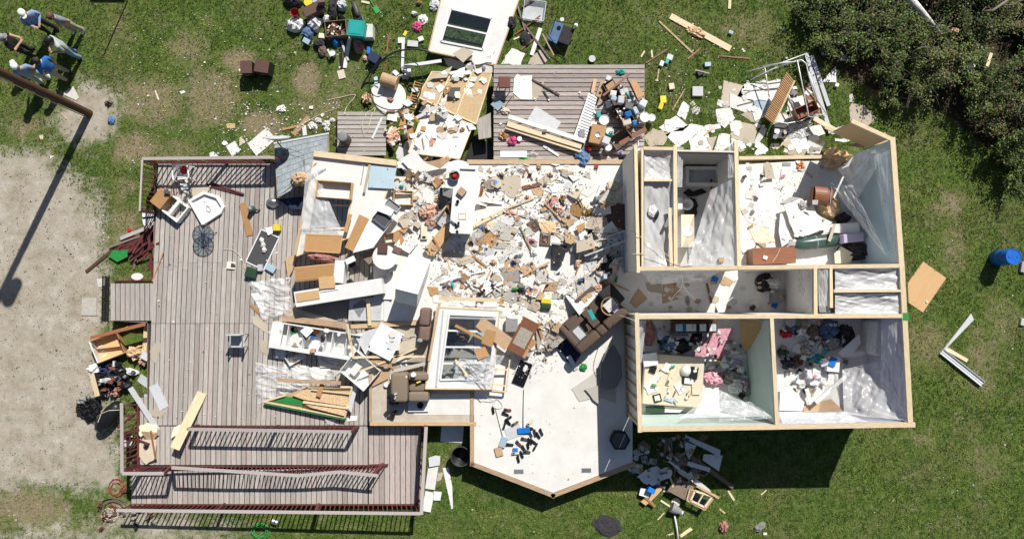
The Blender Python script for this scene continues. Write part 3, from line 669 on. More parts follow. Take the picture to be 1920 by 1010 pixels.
wire([(40,520,.5),(45,420,.6),(130,330,.8),(240,325,.85),(325,385,.8),(325,500,.7),(270,590,.65),(150,612,.6),(60,570,.5),(40,500,.45)],.02,'rubber_hose','thin black hose loop around the wicker drum','hose','hose_loop',n=6)
M_,l_,d_ = spot((268,490),44,44,0,.06); tag(MB().tube([(l_*.4*math.cos(k*.5236),l_*.4*math.sin(k*.5236),.03) for k in range(13)],.03,6).build('rubber_ring','black',M=M_,smooth=True),'black rubber ring on the white round table top','ring')
M_,l_,d_ = spot((366,424),26,22,0,.05); tag(MB().tube([(l_*.4*math.cos(k*.5236),l_*.4*math.sin(k*.5236),.03) for k in range(13)],.02,6).build('rubber_ring','black',M=M_,smooth=True),'small black rubber ring by the sheathing panel','ring')
def slatgate(c,w,h,ang,m,label):
    M,l,d = spot(c,w,h,ang,.05,slope=.3); T = thing('slatted_rack',label,'rack',M)
    for s in (-1,1): MB().bx(-l/2,l/2,s*d/2-.02,s*d/2+.02,0,.04).build('side_rail',m,T)
    n = 12
    for k in range(n): x = -l/2+l*(k+.5)/n; MB().bx(x-.012,x+.012,-d/2+.02,d/2-.02,.01,.03).build('slat',m,T)
slatgate((290,540),180,44,105,'oak','brown wooden slatted rack under the black hose loop')
def lump_set(items,m,label,group,H=.18,name='insulation_tuft',cat='insulation'):
    for (c,w,h) in items: heap(c,w,h,random.uniform(0,90),H,m,label,cat,name,.3,group)
lump_set((((25,550),60,60),),'insul','tan insulation tuft on the grass left of the round table',None,.25)
heap((160,760),80,110,20,.3,'insul_pink','pinkish insulation batt below the wicker drum','insulation','insulation_batt')
slab([(210,915),(300,850),(345,905),(270,975)],'white_matte','big white drywall square above the kitchen panel','drywall','drywall_piece',z=1.3,t=.02)
slab([(225,810),(265,800),(280,850),(230,865)],'white','small white panel beside the short brown plank','panel','panel')
slab([(330,820),(400,830),(385,900),(320,860)],'white_matte','white drywall piece right of the short brown plank','drywall','drywall_piece')
slab([(345,905),(440,885),(500,880),(460,915),(430,940)],'cardboard','torn brown cardboard above the white counter','cardboard','cardboard_piece',z=1.25)
block((205,955),34,40,0,.12,'black','small round black pan by the big white drywall square','pan','pan',.03)
# --- small platform clutter
view(380,0,2.97)
M_,l_,d_ = spot((785,768),52,66,0,.7); T = thing('vent_stack','rusty grey round roof vent standing at the board platform','vent',M_)
MB().lathe([(.2,0),(.2,.45),(.17,.5),(.17,.62)],18).build('pipe','iron',T); MB().lathe([(.19,.621),(.15,.66),(.05,.67)],18).build('cap','grey',T)
wire([(690,560),(760,545),(850,530),(800,600),(790,640)],.012,'cream','pale cord curling over the board platform','cord','cord'); wire([(900,760),(890,680),(960,600),(930,690),(915,740)],.012,'cream','pale cord loop at the right of the board platform','cord','cord')
plank((1000,655),(945,772),12,'alum','silver pole lying on the board platform','pole','pole',.03)
# --- blue-grey roof piece with satellite dish
view(460,240,4.209)
rz = [1.15,1.3,1.1,.95]
RP = [(235,150),(660,45),(600,560),(255,555)]
T = bigpanel('blue-grey shingled roof piece leaning over the deck edge',[(232,128),(655,48),(660,190),(255,555)],1.1,face='shingle',zt=[1.0,1.05,1.3,1.35],frame_m='oldwood',name='roof_piece',cat='roof',t=.1)
Tm = TM[T.name].inverted()
Ro = [W3(p,z) for p,z in (((232,128),1.0),((655,48),1.05),((640,330),1.3),((255,555),1.35))]
for r in range(8):
    v0,v1 = r/8,(r+1)/8-.004; n = 9
    for k in range(n):
        u0 = (k+(r % 2)*.5)/n; u1 = min(1,u0+1/n)-.006
        if u0 >= .99: continue
        q = [((Ro[0]*(1-u)+Ro[1]*u)*(1-v)+(Ro[3]*(1-u)+Ro[2]*u)*v) for u,v in ((u0,v0),(u1,v0),(u1,v1),(u0,v1))]
        zz = [.012,.012,.024,.024]; q = [p+Vector((0,0,zz[i])) for i,p in enumerate(q)]; q = [Tm @ p for p in q]
        MB().add(q+[p-Vector((0,0,.012)) for p in q],((3,2,1,0),(4,5,6,7),(0,1,5,4),(1,2,6,5),(2,3,7,6),(3,0,4,7))).build('shingle','shingle',T)
barobj('drip_edge',W3((225,122),1.03),W3((660,42),1.08),.06,.03,'alum',T)
P0 = W3((255,100),1.75); T = thing('satellite_dish','grey satellite dish on a mast over the shingled roof piece','satellite dish',Matrix.Translation(P0))
Q = Matrix.Rotation(R(-68),4,'X') @ Matrix.Rotation(R(0),4,'Z')
MB().lathe([(.01,0),(.18,.02),(.36,.07),(.46,.12),(.47,.125),(.45,.13),(.3,.07),(.01,.025)],28,M=Q,sy=.8).build('reflector','lightgrey',T,smooth=True)
pb = W3((315,185),1.12)-P0; MB().tube([(0,-.05,0),(pb.x*.5,pb.y*.6,-.25),pb],.025,8).build('mast','grey',T); MB().tube([(0,0,-.3),(-.02,.25,-.28),(0,.5,.05)],.015,6).build('feed_arm','grey',T)
MB().bx(pb.x-.12,pb.x+.12,pb.y-.09,pb.y+.09,pb.z-.005,pb.z+.02).build('foot_plate','grey',T)
wire([(330,160,1.3),(420,190,1.32),(455,210,1.33),(470,290,1.4)],.008,'black','thin black cable from the satellite dish over the shingles','cable')
heap((430,400),110,130,70,.3,'insul','tan insulation clump on the shingled roof piece','insulation','insulation_tuft',.35,z=1.36)
slab([(255,560),(470,540),(460,640),(370,640)],'navy','dark blue tarp corner under the roof piece','tarp','tarp',z=.8)
# --- kitchen wall panel
bigpanel('white kitchen wall panel with pine top plate and window opening',[(550,195),(1198,288),(1010,800),(400,1010)],1.25,[(566,402),(856,440),(800,790),(500,805)],.13,'drywall',2,1,zt=[1.35,1.3,1.2,1.1],glass=True,lip='pine')
plank((545,205),(1195,280),46,'pine','pine top plate along the kitchen wall panel','lumber','lumber',t=.09,z=1.37,z1=1.34)
slab([(985,290),(1195,315),(1160,480),(970,470)],'wall_blue','pale blue panel at the right of the kitchen wall panel','panel','panel',z=1.34)
plank((985,280),(938,510),20,'drywall_back','tan strip across the kitchen wall panel','strip','wood_strip',.02,z=1.36); plank((940,280),(915,430),6,'grey','dark grey seam strip on the kitchen wall panel','strip','seam_strip',.012,z=1.36)
openbox((705,490),275,135,4,.3,'oak_light','oak wall cabinet set in the kitchen panel opening','cabinet','wall_cabinet',z=1.3,floor='white')
plank((560,360),(650,300),24,'stud','short pine offcut on the kitchen wall panel','lumber','lumber',.04)
patch([(480,290,1.75),(560,330,1.5),(740,770,1.45),(440,800,1.4)],'poly','clear plastic sheet hanging over the kitchen panel beside the insulation clump',amp=.1,fr=2.2)
patch([(460,540,1.5),(640,560,1.5),(760,800,1.45),(430,1000,1.2)],'poly','crumpled plastic sheet over the kitchen window opening',amp=.09,fr=2.4)
plank((480,560),(395,1000),22,'ply','tan plank along the left edge of the kitchen wall panel','lumber','lumber',.05,z=1.25,z1=1.1)
bigpanel('oak cabinet door panel below the kitchen window opening',[(480,838),(765,850),(745,985),(465,968)],1.38,face='oak',frame_m='oak_light',name='oak_door_panel',cat='cabinet door',t=.04)
plank((940,700),(825,960),86,'oak','tan oak board leaning on the white stove counter',t=.03,z=1.45,z1=1.35); plank((830,680),(790,820),30,'oak','narrow oak strip beside the plastic sheet',t=.03,z=1.4)
# counter with sink
CT = [(1120,560),(1220,640),(1000,950),(830,985),(900,860)]
slab([(1110,560),(1222,650),(1010,945),(850,985),(960,760),(1070,585)],'white','white slanted kitchen counter with a cutout sink','counter','kitchen_counter',t=.05,z=1.42)
openbox((1080,715),130,100,38,.12,'grey','grey sink full of black rubble in the slanted counter','sink','kitchen_sink',z=1.475,floor='darkgrey'); openbox((1165,610),120,60,38,.08,'lightgrey','small grey basin at the end of the slanted counter','sink','kitchen_sink',z=1.475,floor='grey')
slab([(1075,590),(1175,650),(1150,695),(1030,650)],'white','white sheet across the sink in the slanted counter','panel','panel',z=1.6)
# --- chair with wheel, planter and lantern in the shade of the roof piece
view(140,260,3.3675)
def chair_frame(c,ang,seat_m,frame_m,label,tipped=True,name='chair',s=.45,cat='chair',z=None,back=.45,arms=False,rx=0):
    M,l,d = spot(c,40,40,ang,.2,z); T = thing(name,label,cat,M @ Matrix.Rotation(R(rx),4,'X') if rx else M)
    MB().bx(-s/2,s/2,-s/2,s/2,.42,.46).build('seat',seat_m,T,bevel=.015); MB().bx(-s/2,s/2,s/2-.04,s/2,.5,.5+back).build('backrest',seat_m,T,bevel=.012)
    for x in (-1,1):
        for y in (-1,1): MB().bx(x*(s/2-.02)-.015,x*(s/2-.02)+.015,y*(s/2-.02)-.015,y*(s/2-.02)+.015,0,.5+back*.8 if y > 0 else .419).build('leg',frame_m,T)
        if arms: MB().bx(x*s/2-.025,x*s/2+.025,-s/2,s/2,.62,.65).build('armrest',frame_m,T,bevel=.01); MB().bx(x*s/2-.02,x*s/2+.02,-s/2,-s/2+.04,.46,.619).build('arm_post',frame_m,T)
    return T
# white slatted resin chair lying on its back
M_,l_,d_ = spot((695,225),160,130,0,.5); T = thing('resin_chair','white slatted plastic garden chair at the deck corner railing','chair',M_ @ Matrix.Rotation(R(6),4,'Z'))
s_ = .52
for k in range(6): y = -.2+.075*k; MB().bx(-.22,.22,y,y+.055,.40,.43).build('seat_slat','white',T,bevel=.006)
for k in range(7): x = -.21+.065*k; MB().bx(x,x+.045,.26+.0,.29,.42,.8-.015*abs(k-3)**1.6).build('back_slat','white',T,bevel=.006)
MB().tube([(-.25,.27,.45),(-.22,.28,.76),(0,.3,.84),(.22,.28,.76),(.25,.27,.45)],.025,8).build('back_frame','white',T,smooth=True)
for x in (-1,1):
    MB().tube([(x*.25,.27,.62),(x*.29,.05,.64),(x*.29,-.2,.63),(x*.26,-.26,.4)],.028,8).build('armrest','white',T,smooth=True)
    MB().bar((x*.24,-.2,0),(x*.22,-.18,.4),.04,.05).build('leg','white',T); MB().bar((x*.25,.3,0),(x*.22,.25,.42),.04,.05).build('leg','white',T)
heap((685,195),44,50,0,.12,'red','red cloth lying on the white plastic chair','cloth','cloth',z=TM[T.name].translation.z+.44)
# octagon planter tray = white shower base
P = [(715,390),(810,332),(905,360),(945,430),(925,470),(805,548)]
def tray(poly,m,label,cat,name,H=.12,rim=.06,z=None):
    zz = ground_z(ctr(poly)) if z is None else z; Q = [W(p,zz+H) for p in poly]; cx,cy,a,b,z0 = settle(Q,.15,85,H) if z is None else (*np.array(Q).mean(0),0,0,z)
    T = thing(name,label,cat,frame(cx,cy,z0,0,a,b)); q = [Vector((p[0]-cx,p[1]-cy,0)) for p in Q]; n = len(q)
    I_ = [p*(1-rim/p.length*1.3) for p in q]; MB().prism([(p.x,p.y) for p in I_],0,.03).build('basin',m,T)
    for i in range(n):
        j = (i+1) % n; u = Vector((0,0,H)); w = [q[i],q[j],I_[j],I_[i]]; MB().add([*w,*[p+u for p in w]],((3,2,1,0),(4,5,6,7),(0,1,5,4),(1,2,6,5),(2,3,7,6),(3,0,4,7))).build('rim',m,T)
    return T
tray(P,'white','white five-sided shower base standing on the deck','shower base','shower_base',.14,.09)
wire([(830,420,DZ+.06),(850,430,DZ+.06),(855,460,DZ+.06),(830,450,DZ+.06),(840,425,DZ+.06),(862,450,DZ+.06)],.01,'lightgrey','grey chain lying in the white shower base','chain','chain')
# round iron table with legs
M_,l_,d_ = spot((825,612),130,120,0,.4,slope=.05); T = thing('garden_table','round metal garden table with spoked glass top on the deck','table',M_); r_ = .44*.98
r_ = l_/2
MB().tube([(r_*math.cos(k*.2618),r_*math.sin(k*.2618),.44) for k in range(25)],.018,6).build('rim','iron',T,smooth=True)
for k in range(12): w = k*.5236; MB().bar((.07*math.cos(w),.07*math.sin(w),.44),(r_*math.cos(w),r_*math.sin(w),.44),.02,.012).build('spoke','iron',T)
MB().lathe([(.08,.43),(.08,.452)],14).build('hub','iron',T); MB().lathe([(r_*.98,.454),(r_*.98,.458)],28).build('glass_top','glass',T)
for k in range(3): w = k*2.094+.4; MB().tube([(.06*math.cos(w),.06*math.sin(w),.43),(.2*math.cos(w),.2*math.sin(w),.2),(.36*math.cos(w),.36*math.sin(w),.0)],.016,6).build('leg','iron',T)
# brown leather/wicker seat with white frame
view(140,260,3.3675)
M_,l_,d_ = spot((610,420),210,120,38,.3); T = thing('broken_cabinet','broken white cabinet frame with tan drawer beside the shower base','cabinet',M_)
MB().bx(-l_/2,-l_*.1,-d_*.48,d_*.45,0,.42).build('drawer_box','oak',T,bevel=.02); MB().bx(-l_*.1,l_/2,-d_/2,-d_/2+.05,0,.3).build('side','white',T); MB().bx(-l_*.1,l_/2,d_/2-.05,d_/2,0,.3).build('side','white',T); MB().bx(l_/2-.05,l_/2,-d_/2+.05,d_/2-.05,0,.3).build('end_panel','white',T); MB().bx(l_*.1,l_*.2,-d_/2+.05,d_/2-.05,.1,.3).build('divider','white_matte',T)
block((470,475),80,34,-5,.1,'white','white box at the upper left deck corner railing','box','box'); slab([(428,505),(500,500),(515,545),(435,552)],'white','white panel scrap below the deck corner railing','panel','panel')
slab([(690,290),(840,275),(810,330),(720,365)],'drywall_back','tan panel behind the white shower base','panel','panel')
for i in range(14): block((random.uniform(540,740),random.uniform(265,345)),random.uniform(14,40),random.uniform(10,25),random.uniform(0,180),random.uniform(.04,.12),random.choice(['grey','lightgrey','darkgrey','skyblue','cream']),'small grey kitchen item scattered behind the broken cabinet','item','kitchen_item',group='grey items by the deck corner')
plank((838,290),(1065,355),14,'maroon','dark red broken baluster pair lying on the deck','baluster','baluster',.04); plank((860,278),(1070,352),10,'maroon','thin dark red baluster slanting over the deck','baluster','baluster',.04)
plank((1060,405),(1108,612),40,'oak','orange-brown plank lying alone on the deck',t=.03); plank((570,718),(492,902),8,'oak','thin orange stick on the deck by the fallen balusters','stick','stick',.02)
block((855,300),6,6,0,.05,'white','small white scrap near the red balusters','scrap','scrap')
# gnome lamp, drying rack, cushions
M_,l_,d_ = spot((1115,445),55,55,0,.3); T = thing('frog_ornament','small green garden ornament beside the orange-brown plank','ornament',M_)
MB().lathe([(.11,0),(.14,.1),(.1,.2),(.06,.25)],14).build('body','dkgreen',T,smooth=True); MB().lathe([(.05,.25),(.09,.3),(.07,.37),(.02,.4)],12).build('head','grey',T,smooth=True); MB().tube([(.1,0,.12),(.2,-.02,.1),(.28,0,.04)],.03,6).build('arm','dkgreen',T)
M_,l_,d_ = spot((1185,700),125,225,25,.06); T = thing('window_screen','black mesh window screen with white frame on the deck','window screen',M_)
for s in (-1,1): MB().bx(-l_/2,l_/2,s*d_/2-.02,s*d_/2+.02,0,.03).build('frame_bar','white',T); MB().bx(s*l_/2-.02,s*l_/2+.02,-d_/2+.021,d_/2-.021,0,.03).build('frame_bar','white',T)
MB().bx(-l_/2+.02,l_/2-.02,-d_/2+.02,d_/2-.02,.01,.014).build('mesh','darkgrey',T)
for c in ((1190,670),(1195,700),(1180,640)): heap(c,30,34,0,.06,'paper','white paper scrap on the black window screen','paper','paper_scrap',group='papers on the window screen')
block((1115,845),70,66,15,.22,'dkgreen','green camouflage cooler bag at the foot of the window screen','bag','cooler_bag',.04); block((1238,818),62,40,30,.12,'skyblue','blue and white carton beside the green cooler bag','carton','carton',.01); block((1172,812),30,40,0,.1,'lightgrey','grey box next to the green cooler bag','box','box')
block((988,800),52,44,5,.06,'paper','cream tray with a dark patch on the deck','tray','tray'); block((1000,797),26,22,5,.03,'brownbox','dark brown square lying on the cream tray','lid','lid')
wire([(935,700),(1000,705),(1050,750),(1075,820)],.01,'cream','pale cord on the deck above the cream tray','cord','cord')
block((1278,562),44,40,0,.2,'yellow','yellow-green box in the shade of the roof piece','box','box',.01); slab([(1200,565),(1245,555),(1255,595),(1225,612)],'paper','white cloth beside the yellow-green box','cloth','cloth')
M_,l_,d_ = spot((1240,400),90,60,0,.5); T = thing('metal_barbecue','silver kettle barbecue lying in the shade of the roof piece','barbecue',M_ @ Matrix.Rotation(R(70),4,'X'))
MB().lathe([(.05,-.2),(.24,-.08),(.28,.0),(.24,.1),(.05,.2)],22).build('kettle','steel',T,smooth=True)
for k in range(3): w = k*2.094; MB().bar((.2*math.cos(w),.2*math.sin(w),-.1),(.3*math.cos(w),.3*math.sin(w),-.65),.025,.025).build('leg','iron',T)
MB().tube([(.15*math.cos(k*.45),.15*math.sin(k*.45),-.68) for k in range(15)],.015,6).build('wheel','black',T)
# fallen baluster heap outside the left edge
for k in range(24):
    x = random.uniform(290,500); y = random.uniform(570,700); a = random.gauss(-42,14); l = random.uniform(130,230); dx = math.cos(R(a))*l/2; dy = math.sin(R(a))*l/2
    plank((x-dx,y-dy+40),(x+dx,y+dy+40),13,'maroon' if k % 5 else 'oldwood','dark red baluster in the collapsed railing heap left of the deck','baluster','baluster',.036,group='collapsed balusters left of the deck')
plank((75,840),(245,700),18,'darkwood','dark rail sticking out left of the baluster heap','rail','fallen_rail',.05); plank((290,630),(500,555),24,'rail','grey top rail on the collapsed baluster heap','rail','fallen_rail',.04); plank((255,900),(490,895),10,'maroon','maroon bottom rail below the baluster heap','rail','fallen_rail',.05); plank((470,560),(485,890),16,'maroon','maroon post lying along the deck edge','post','fallen_post',.06)
slab([(215,740),(250,705),(345,700),(340,745),(270,778)],'green','green plastic sled on the baluster heap','sled','sled',t=.04)
disc((395,870),38,'white','white enamel pan lid below the baluster heap','lid','enamel_cover',.04,sx=.6); slab([(140,885),(200,880),(190,930),(150,935)],'paper','white paper left of the deck steps','paper','paper_sheet'); disc((345,577),11,'red','small red cap above the baluster heap','cap','cap',.04)
# black rubber mats at the deck bump
view(130,560,3.3676)
T = thing('door_mat','black grid rubber mat at the left deck step','mat',Matrix.Translation((*W((230,20)),.003)))
for k in range(22): MB().bx(-.13,.13,-.72+.078*k,-.72+.078*k+.045,0,.03).build('mat_bar','black',T)
for x in (-.12,0,.12): MB().bx(x-.015,x+.015,-.74,1.0,.003,.036).build('mat_strip','black',T)
T = thing('door_mat','beige paving slab on the gravel left of the rubber mat','paving slab',frame(*W((128,50)),.002,0)); MB().bx(-.28,.28,-.33,.33,0,.03).build('slab','concrete',T); T.name = 'paving_slab'
# brown dresser shell, garbage and black bags at the left edge
M_,l_,d_ = spot((270,290),270,150,-23,.8,slope=.1); M_ = M_ @ Matrix.Rotation(R(12),4,'Y')
T = thing('wardrobe','open tan wardrobe shell tipped against the deck step','wardrobe',M_); t_ = .02
MB().bx(-l_/2,l_/2,-d_/2,d_/2,0,t_).build('back_panel','oak_light',T); MB().bx(-l_/2,l_/2,-d_/2,-d_/2+t_,t_,.45).build('side','oak_light',T); MB().bx(-l_/2,l_/2,d_/2-t_,d_/2,t_,.45).build('side','oak_light',T); MB().bx(-l_/2,-l_/2+.04,-d_/2+t_,d_/2-t_,t_,.45).build('end_panel','white',T); MB().bx(l_*.1,l_*.1+t_,-d_/2+t_,d_/2-t_,t_,.4).build('shelf','oak',T)
for k in range(3): MB().bx(-l_/2+.1,-l_/2+.25,-.25+.2*k,-.2+.2*k,t_+.001,t_+.02).build('hook','white',T)
plank((285,140),(500,158),12,'maroon','maroon rail across the tan wardrobe','rail','fallen_rail',.05); plank((140,245),(480,160),22,'cherry','reddish edge board of the tan wardrobe','board','edge_board',.03); plank((490,170),(472,330),24,'pine','pine board upright beside the tan wardrobe','lumber','lumber',.04)
heap((420,335),110,80,10,.35,'insul','tan insulation heap beside the wardrobe','insulation','insulation_batt',.35); heap((470,390),60,50,0,.25,'insul_pink','pink insulation below the wardrobe','insulation','insulation_batt',.35)
slab([(510,330),(555,268),(582,290),(550,410),(520,380)],'drywall_back','tan drywall flake on the deck by the wardrobe','drywall','drywall_piece',jag=5); block((495,360),50,45,30,.2,'lightgrey','grey box beside the insulation heap','box','box'); heap((510,265),36,36,0,.15,'paper','crumpled white bag above the drywall flake','bag','paper_bag')
for i,(c,w,h,m,H) in enumerate((((220,440),120,70,'navy',.3),((230,520),130,120,'black',.35),((320,480),110,90,'black',.35),((280,400),90,40,'darkgrey',.25),((165,440),60,60,'white',.3),((390,460),80,40,'white',.2),((235,515),50,36,'lightgrey',.3),((225,590),40,60,'black',.25),((280,590),60,60,'fabric_rose',.2),((350,545),80,60,'black',.3),((120,690),140,140,'black',.35),((90,640),80,60,'fabric_grey',.2))):
    heap(c,w,h,random.uniform(-30,30),H,m,['dark blue','bulging black','black knotted','charcoal','round white','long white','small grey','narrow black','reddish','second black knotted','outermost shaggy black','grey outermost'][i]+' bag in the heap left of the deck','bag','trash_bag',.3,'bags heaped at the left deck edge',fr=4)
for k in range(12): c = (random.uniform(70,180),random.uniform(630,750)); wire([(c[0]+random.uniform(-40,40),c[1]+random.uniform(-40,40)) for _ in range(4)],.012,'black','black tangled cable in the shaggy heap on the gravel','cable','cable',.1,'tangled cables on the gravel')
for k in range(16): c = (random.uniform(190,400),random.uniform(400,600)); block(c,random.uniform(15,45),random.uniform(10,30),random.uniform(0,180),random.uniform(.06,.16),random.choice(['black','darkgrey','grey','navy','grey','white','cherry']),'small dark household item in the heap left of the deck','item','household_item',group='household items left of the deck')
# big black barrel-like bag
z = .02; a = W3((190,820),.3); b = W3((320,660),.3); Mx,l = between(a,b); T = thing('black_drum','black plastic drum lying beside the leaning railing','drum',Mx); Q = Matrix.Rotation(math.pi/2,4,'Y')
MB().lathe([(.12,-l/2),(.24,-l/2+.06),(.3,-l/2+.3),(.3,l*.2),(.24,l/2-.1),(.16,l/2)],20,M=Q).build('body','black',T,smooth=True); MB().lathe([(.17,-l/2-.06),(.17,-l/2+.02)],16,M=Q).build('cap','darkgrey',T); MB().tube([(-.3,.1,.29),(0,.22,.25),(.3,.05,.3),(.5,-.2,.2)],.012,6).build('strap','cream',T)
plank((150,450),(195,610),30,'pine','pine board beside the black bags on the gravel','lumber','lumber',.05)
plank((440,495),(540,560),55,'alum','bent white siding strip on the deck edge','siding','siding_strip',.015); plank((530,545),(600,690),60,'alum','lower length of bent white siding on the deck','siding','siding_strip',.015); plank((385,560),(560,830),34,'alum','long white siding strip through the leaning railing','siding','siding_strip',.015,z=.75,z1=.55); plank((490,600),(478,710),26,'alum','short white siding strip beside the bent siding','siding','siding_strip',.015)
slab([(510,710),(560,680),(610,715),(580,755),(530,740)],'drywall_back','tan drywall piece below the bent white siding','drywall','drywall_piece',jag=4)
slab([(440,800),(490,780),(560,800),(570,840),(500,850),(470,870),(440,830)],'cream','cream torn foam piece by the leaning railing','foam','foam_piece',t=.05,jag=6); slab([(460,830),(570,840),(530,890),(480,885)],'cardboard','cardboard flap between the cream foam pieces','cardboard','cardboard_piece'); slab([(470,890),(565,880),(560,1000),(500,1040),(430,980),(440,930)],'cream','large cream foam piece at the lower left of the deck','foam','foam_piece',t=.05,jag=6)
plank((515,830),(545,1010),10,'cherry','reddish stick across the large cream foam piece','stick','stick',.03); heap((485,930),34,34,0,.1,'black','black scrap on the large cream foam piece','scrap','scrap')
slab([(345,870),(400,862),(398,930),(350,935)],'paper','white paper square under the leaning railing','paper','paper_sheet')
plank((840,592),(668,945),60,'pine','long ridged pine plank leaning on the ramp railing','plank','plank',.04,z=DZ+.02,z1=1.02)
slab([(660,810),(715,775),(690,850),(650,880)],'cream','cream paper scrap beside the ridged pine plank','paper','paper_scrap',jag=4)
chair_frame((1085,260),0,'lightgrey','grey','light grey metal garden chair on the deck',s=.5,arms=True,name='garden_chair',back=.42)
for k in range(12): a = random.uniform(0,360); x = random.uniform(235,420); y = random.uniform(640,1030); l = random.uniform(70,150); plank((x,y),(x+l*math.cos(R(a/4-40)),y+l*math.sin(R(a/4-40))),10,'maroon','loose dark red baluster by the leaning railing','baluster','baluster',.036,group='loose balusters under the leaning railing')
full()
# ================================================================ cabinets, fridge, fallen ceilings
view(460,440,3.884)
def solid(c,w,h,ang,H,m,label,cat,name,z,tiltx=0,tilty=0,bevel=.01):
    M,l,d = spot(c,w,h,ang,H,z,upd=True); M = M @ Matrix.Rotation(R(tiltx),4,'X') @ Matrix.Rotation(R(tilty),4,'Y'); T = thing(name,label,cat,M); return T,l,d
# upper oak/white cabinet run
heap((560,165),250,60,8,.2,'fabric_rose','rose patterned fabric roll between the oak cabinets','cloth','fabric_roll',z=1.2)
T,l,d = solid((690,420),640,110,-9,.5,'','long white kitchen cabinet run lying with its face up','cabinet','cabinet_run',.95)
MB().bx(-l/2,l/2,-d/2,d/2,0,.5).build('carcass','white',T); MB().bx(-l/2,l/2,-d/2-.012,-d/2-.001,.1,.46).build('edge_trim','white_matte',T)
for k,(a,b,c,e) in enumerate(((-.48,-.22,-.2,.38),(-.2,.0,.2,.46))): MB().bx(a*l,b*l,c*d,e*d,.501,.53).build('door','oak_light' if k == 0 else 'white',T)
T,l,d = solid((520,275),300,105,-6,.45,'','oak wall cabinet with plain door above the white cabinet run','cabinet','oak_cabinet',1.0)
MB().bx(-l/2,l/2,-d/2,d/2,0,.45).build('carcass','oak_light',T); MB().bx(-l/2+.03,l/2-.03,-d/2+.03,d/2-.03,.451,.47).build('door','oak',T)
block((605,350),115,85,-5,.56,'oak_light','small oak cabinet box at the white cabinet run','cabinet','oak_cabinet',.01,z=.98)
block((692,270),75,165,5,.52,'white','white upright appliance beside the oak wall cabinet','appliance','white_appliance',.02,z=.98)
block((765,185),70,40,-25,.12,'white','white box tipped beside the black speaker','box','box',z=1.5); block((795,235),45,75,-40,.15,'black','black speaker between cabinets and round table','speaker','speaker',z=1.25)
slab([(835,150),(940,100),(930,200),(900,215)],'oldwood','brown board under the white round table edge','board','board',z=1.1)
slab([(290,165),(375,150),(345,260),(310,320)],'ply','tan triangular board at the left of the oak cabinets','board','board',z=.7)
# white round side table with split top
M_,l_,d_ = spot((1022,165),178,160,0,.6,z=1.0); T = thing('round_table','white round table with split top beside the fridge','table',M_); r_ = l_/2
for s in (0,1): MB().prism([(r_*math.cos(s*math.pi+math.pi/2+k*math.pi/12+.01),r_*math.sin(s*math.pi+math.pi/2+k*math.pi/12)) for k in range(13)],.5,.53).build('half_top','white',T)
MB().cyl(0,0,.03,.499,.06,12).build('column','oak',T); MB().lathe([(.3,0),(.3,.03)],18).build('foot','oak',T)
block((1000,100),70,70,3,.06,'brownbox','dark brown square case on the white round table','case','case',z=1.54); block((1105,110),60,44,20,.05,'cushion','dusky brown box at the edge of the round table','box','box',z=1.54)
# fridge standing on its head, south end raised
a = W((1218,330),1.7); M_ = Matrix.Translation((a[0],a[1],1.62)) @ Matrix.Rotation(R(-14),4,'Z') @ Matrix.Rotation(R(-40),4,'X')
T = thing('refrigerator','white refrigerator tipped on its back with doors up','refrigerator',M_); hw,hl,hd = .40,.84,.36
MB().bx(-hw,hw,-hl,hl,-hd,hd-.05).build('cabinet','vinyl',T,bevel=.015); MB().bx(-hw,hw,-hl,hl*.42,hd-.047,hd).build('door','white',T,bevel=.012); MB().bx(-hw,hw,hl*.42+.012,hl,hd-.047,hd).build('freezer_door','white',T,bevel=.012)
MB().bx(-hw+.03,-hw+.06,hl*.1,hl*.38,hd+.002,hd+.035).build('handle','white',T); MB().bx(-hw+.03,-hw+.06,hl*.47,hl*.75,hd+.002,hd+.035).build('handle','white',T)
raise_poly([W(p,1.4) for p in ((1170,130),(1365,160),(1255,560),(1075,535))],1.5)
slab([(1000,395),(1082,395),(1070,470),(1000,470)],'white_matte','white board between cabinet run and fridge','board','board',z=1.0)
slab([(760,470),(1000,450),(985,625),(750,625)],'lightgrey','pale grey vinyl sheet below the fridge','vinyl','vinyl_sheet',z=.93); slab([(1010,470),(1215,560),(1210,628),(1010,628)],'white','white vinyl sheet at the foot of the fridge','vinyl','vinyl_sheet',z=.93); slab([(780,520),(850,470),(890,500),(830,600)],'grey','grey metal flap on the pale vinyl sheet','metal','metal_flap',z=.95)
plank((895,470),(908,660),26,'pine','pine stud standing between the vinyl sheets','lumber','lumber',.05,z=1.05)
slab([(280,575),(340,530),(720,640),(330,600)],'drywall_back','tan panel sliver under the white cabinet run','panel','panel',z=.8)
plank((275,605),(740,660),42,'joist','long brown joist below the white cabinet run','lumber','lumber',.09,z=.85); plank((770,668),(1250,640),30,'stud','broken pine plate below the vinyl sheets','lumber','lumber',.06,z=.97)
slab([(360,560),(560,500),(760,480),(720,640)],'grey','dark grey shaded sheet under the cabinet run','sheet','sheet',z=.6)
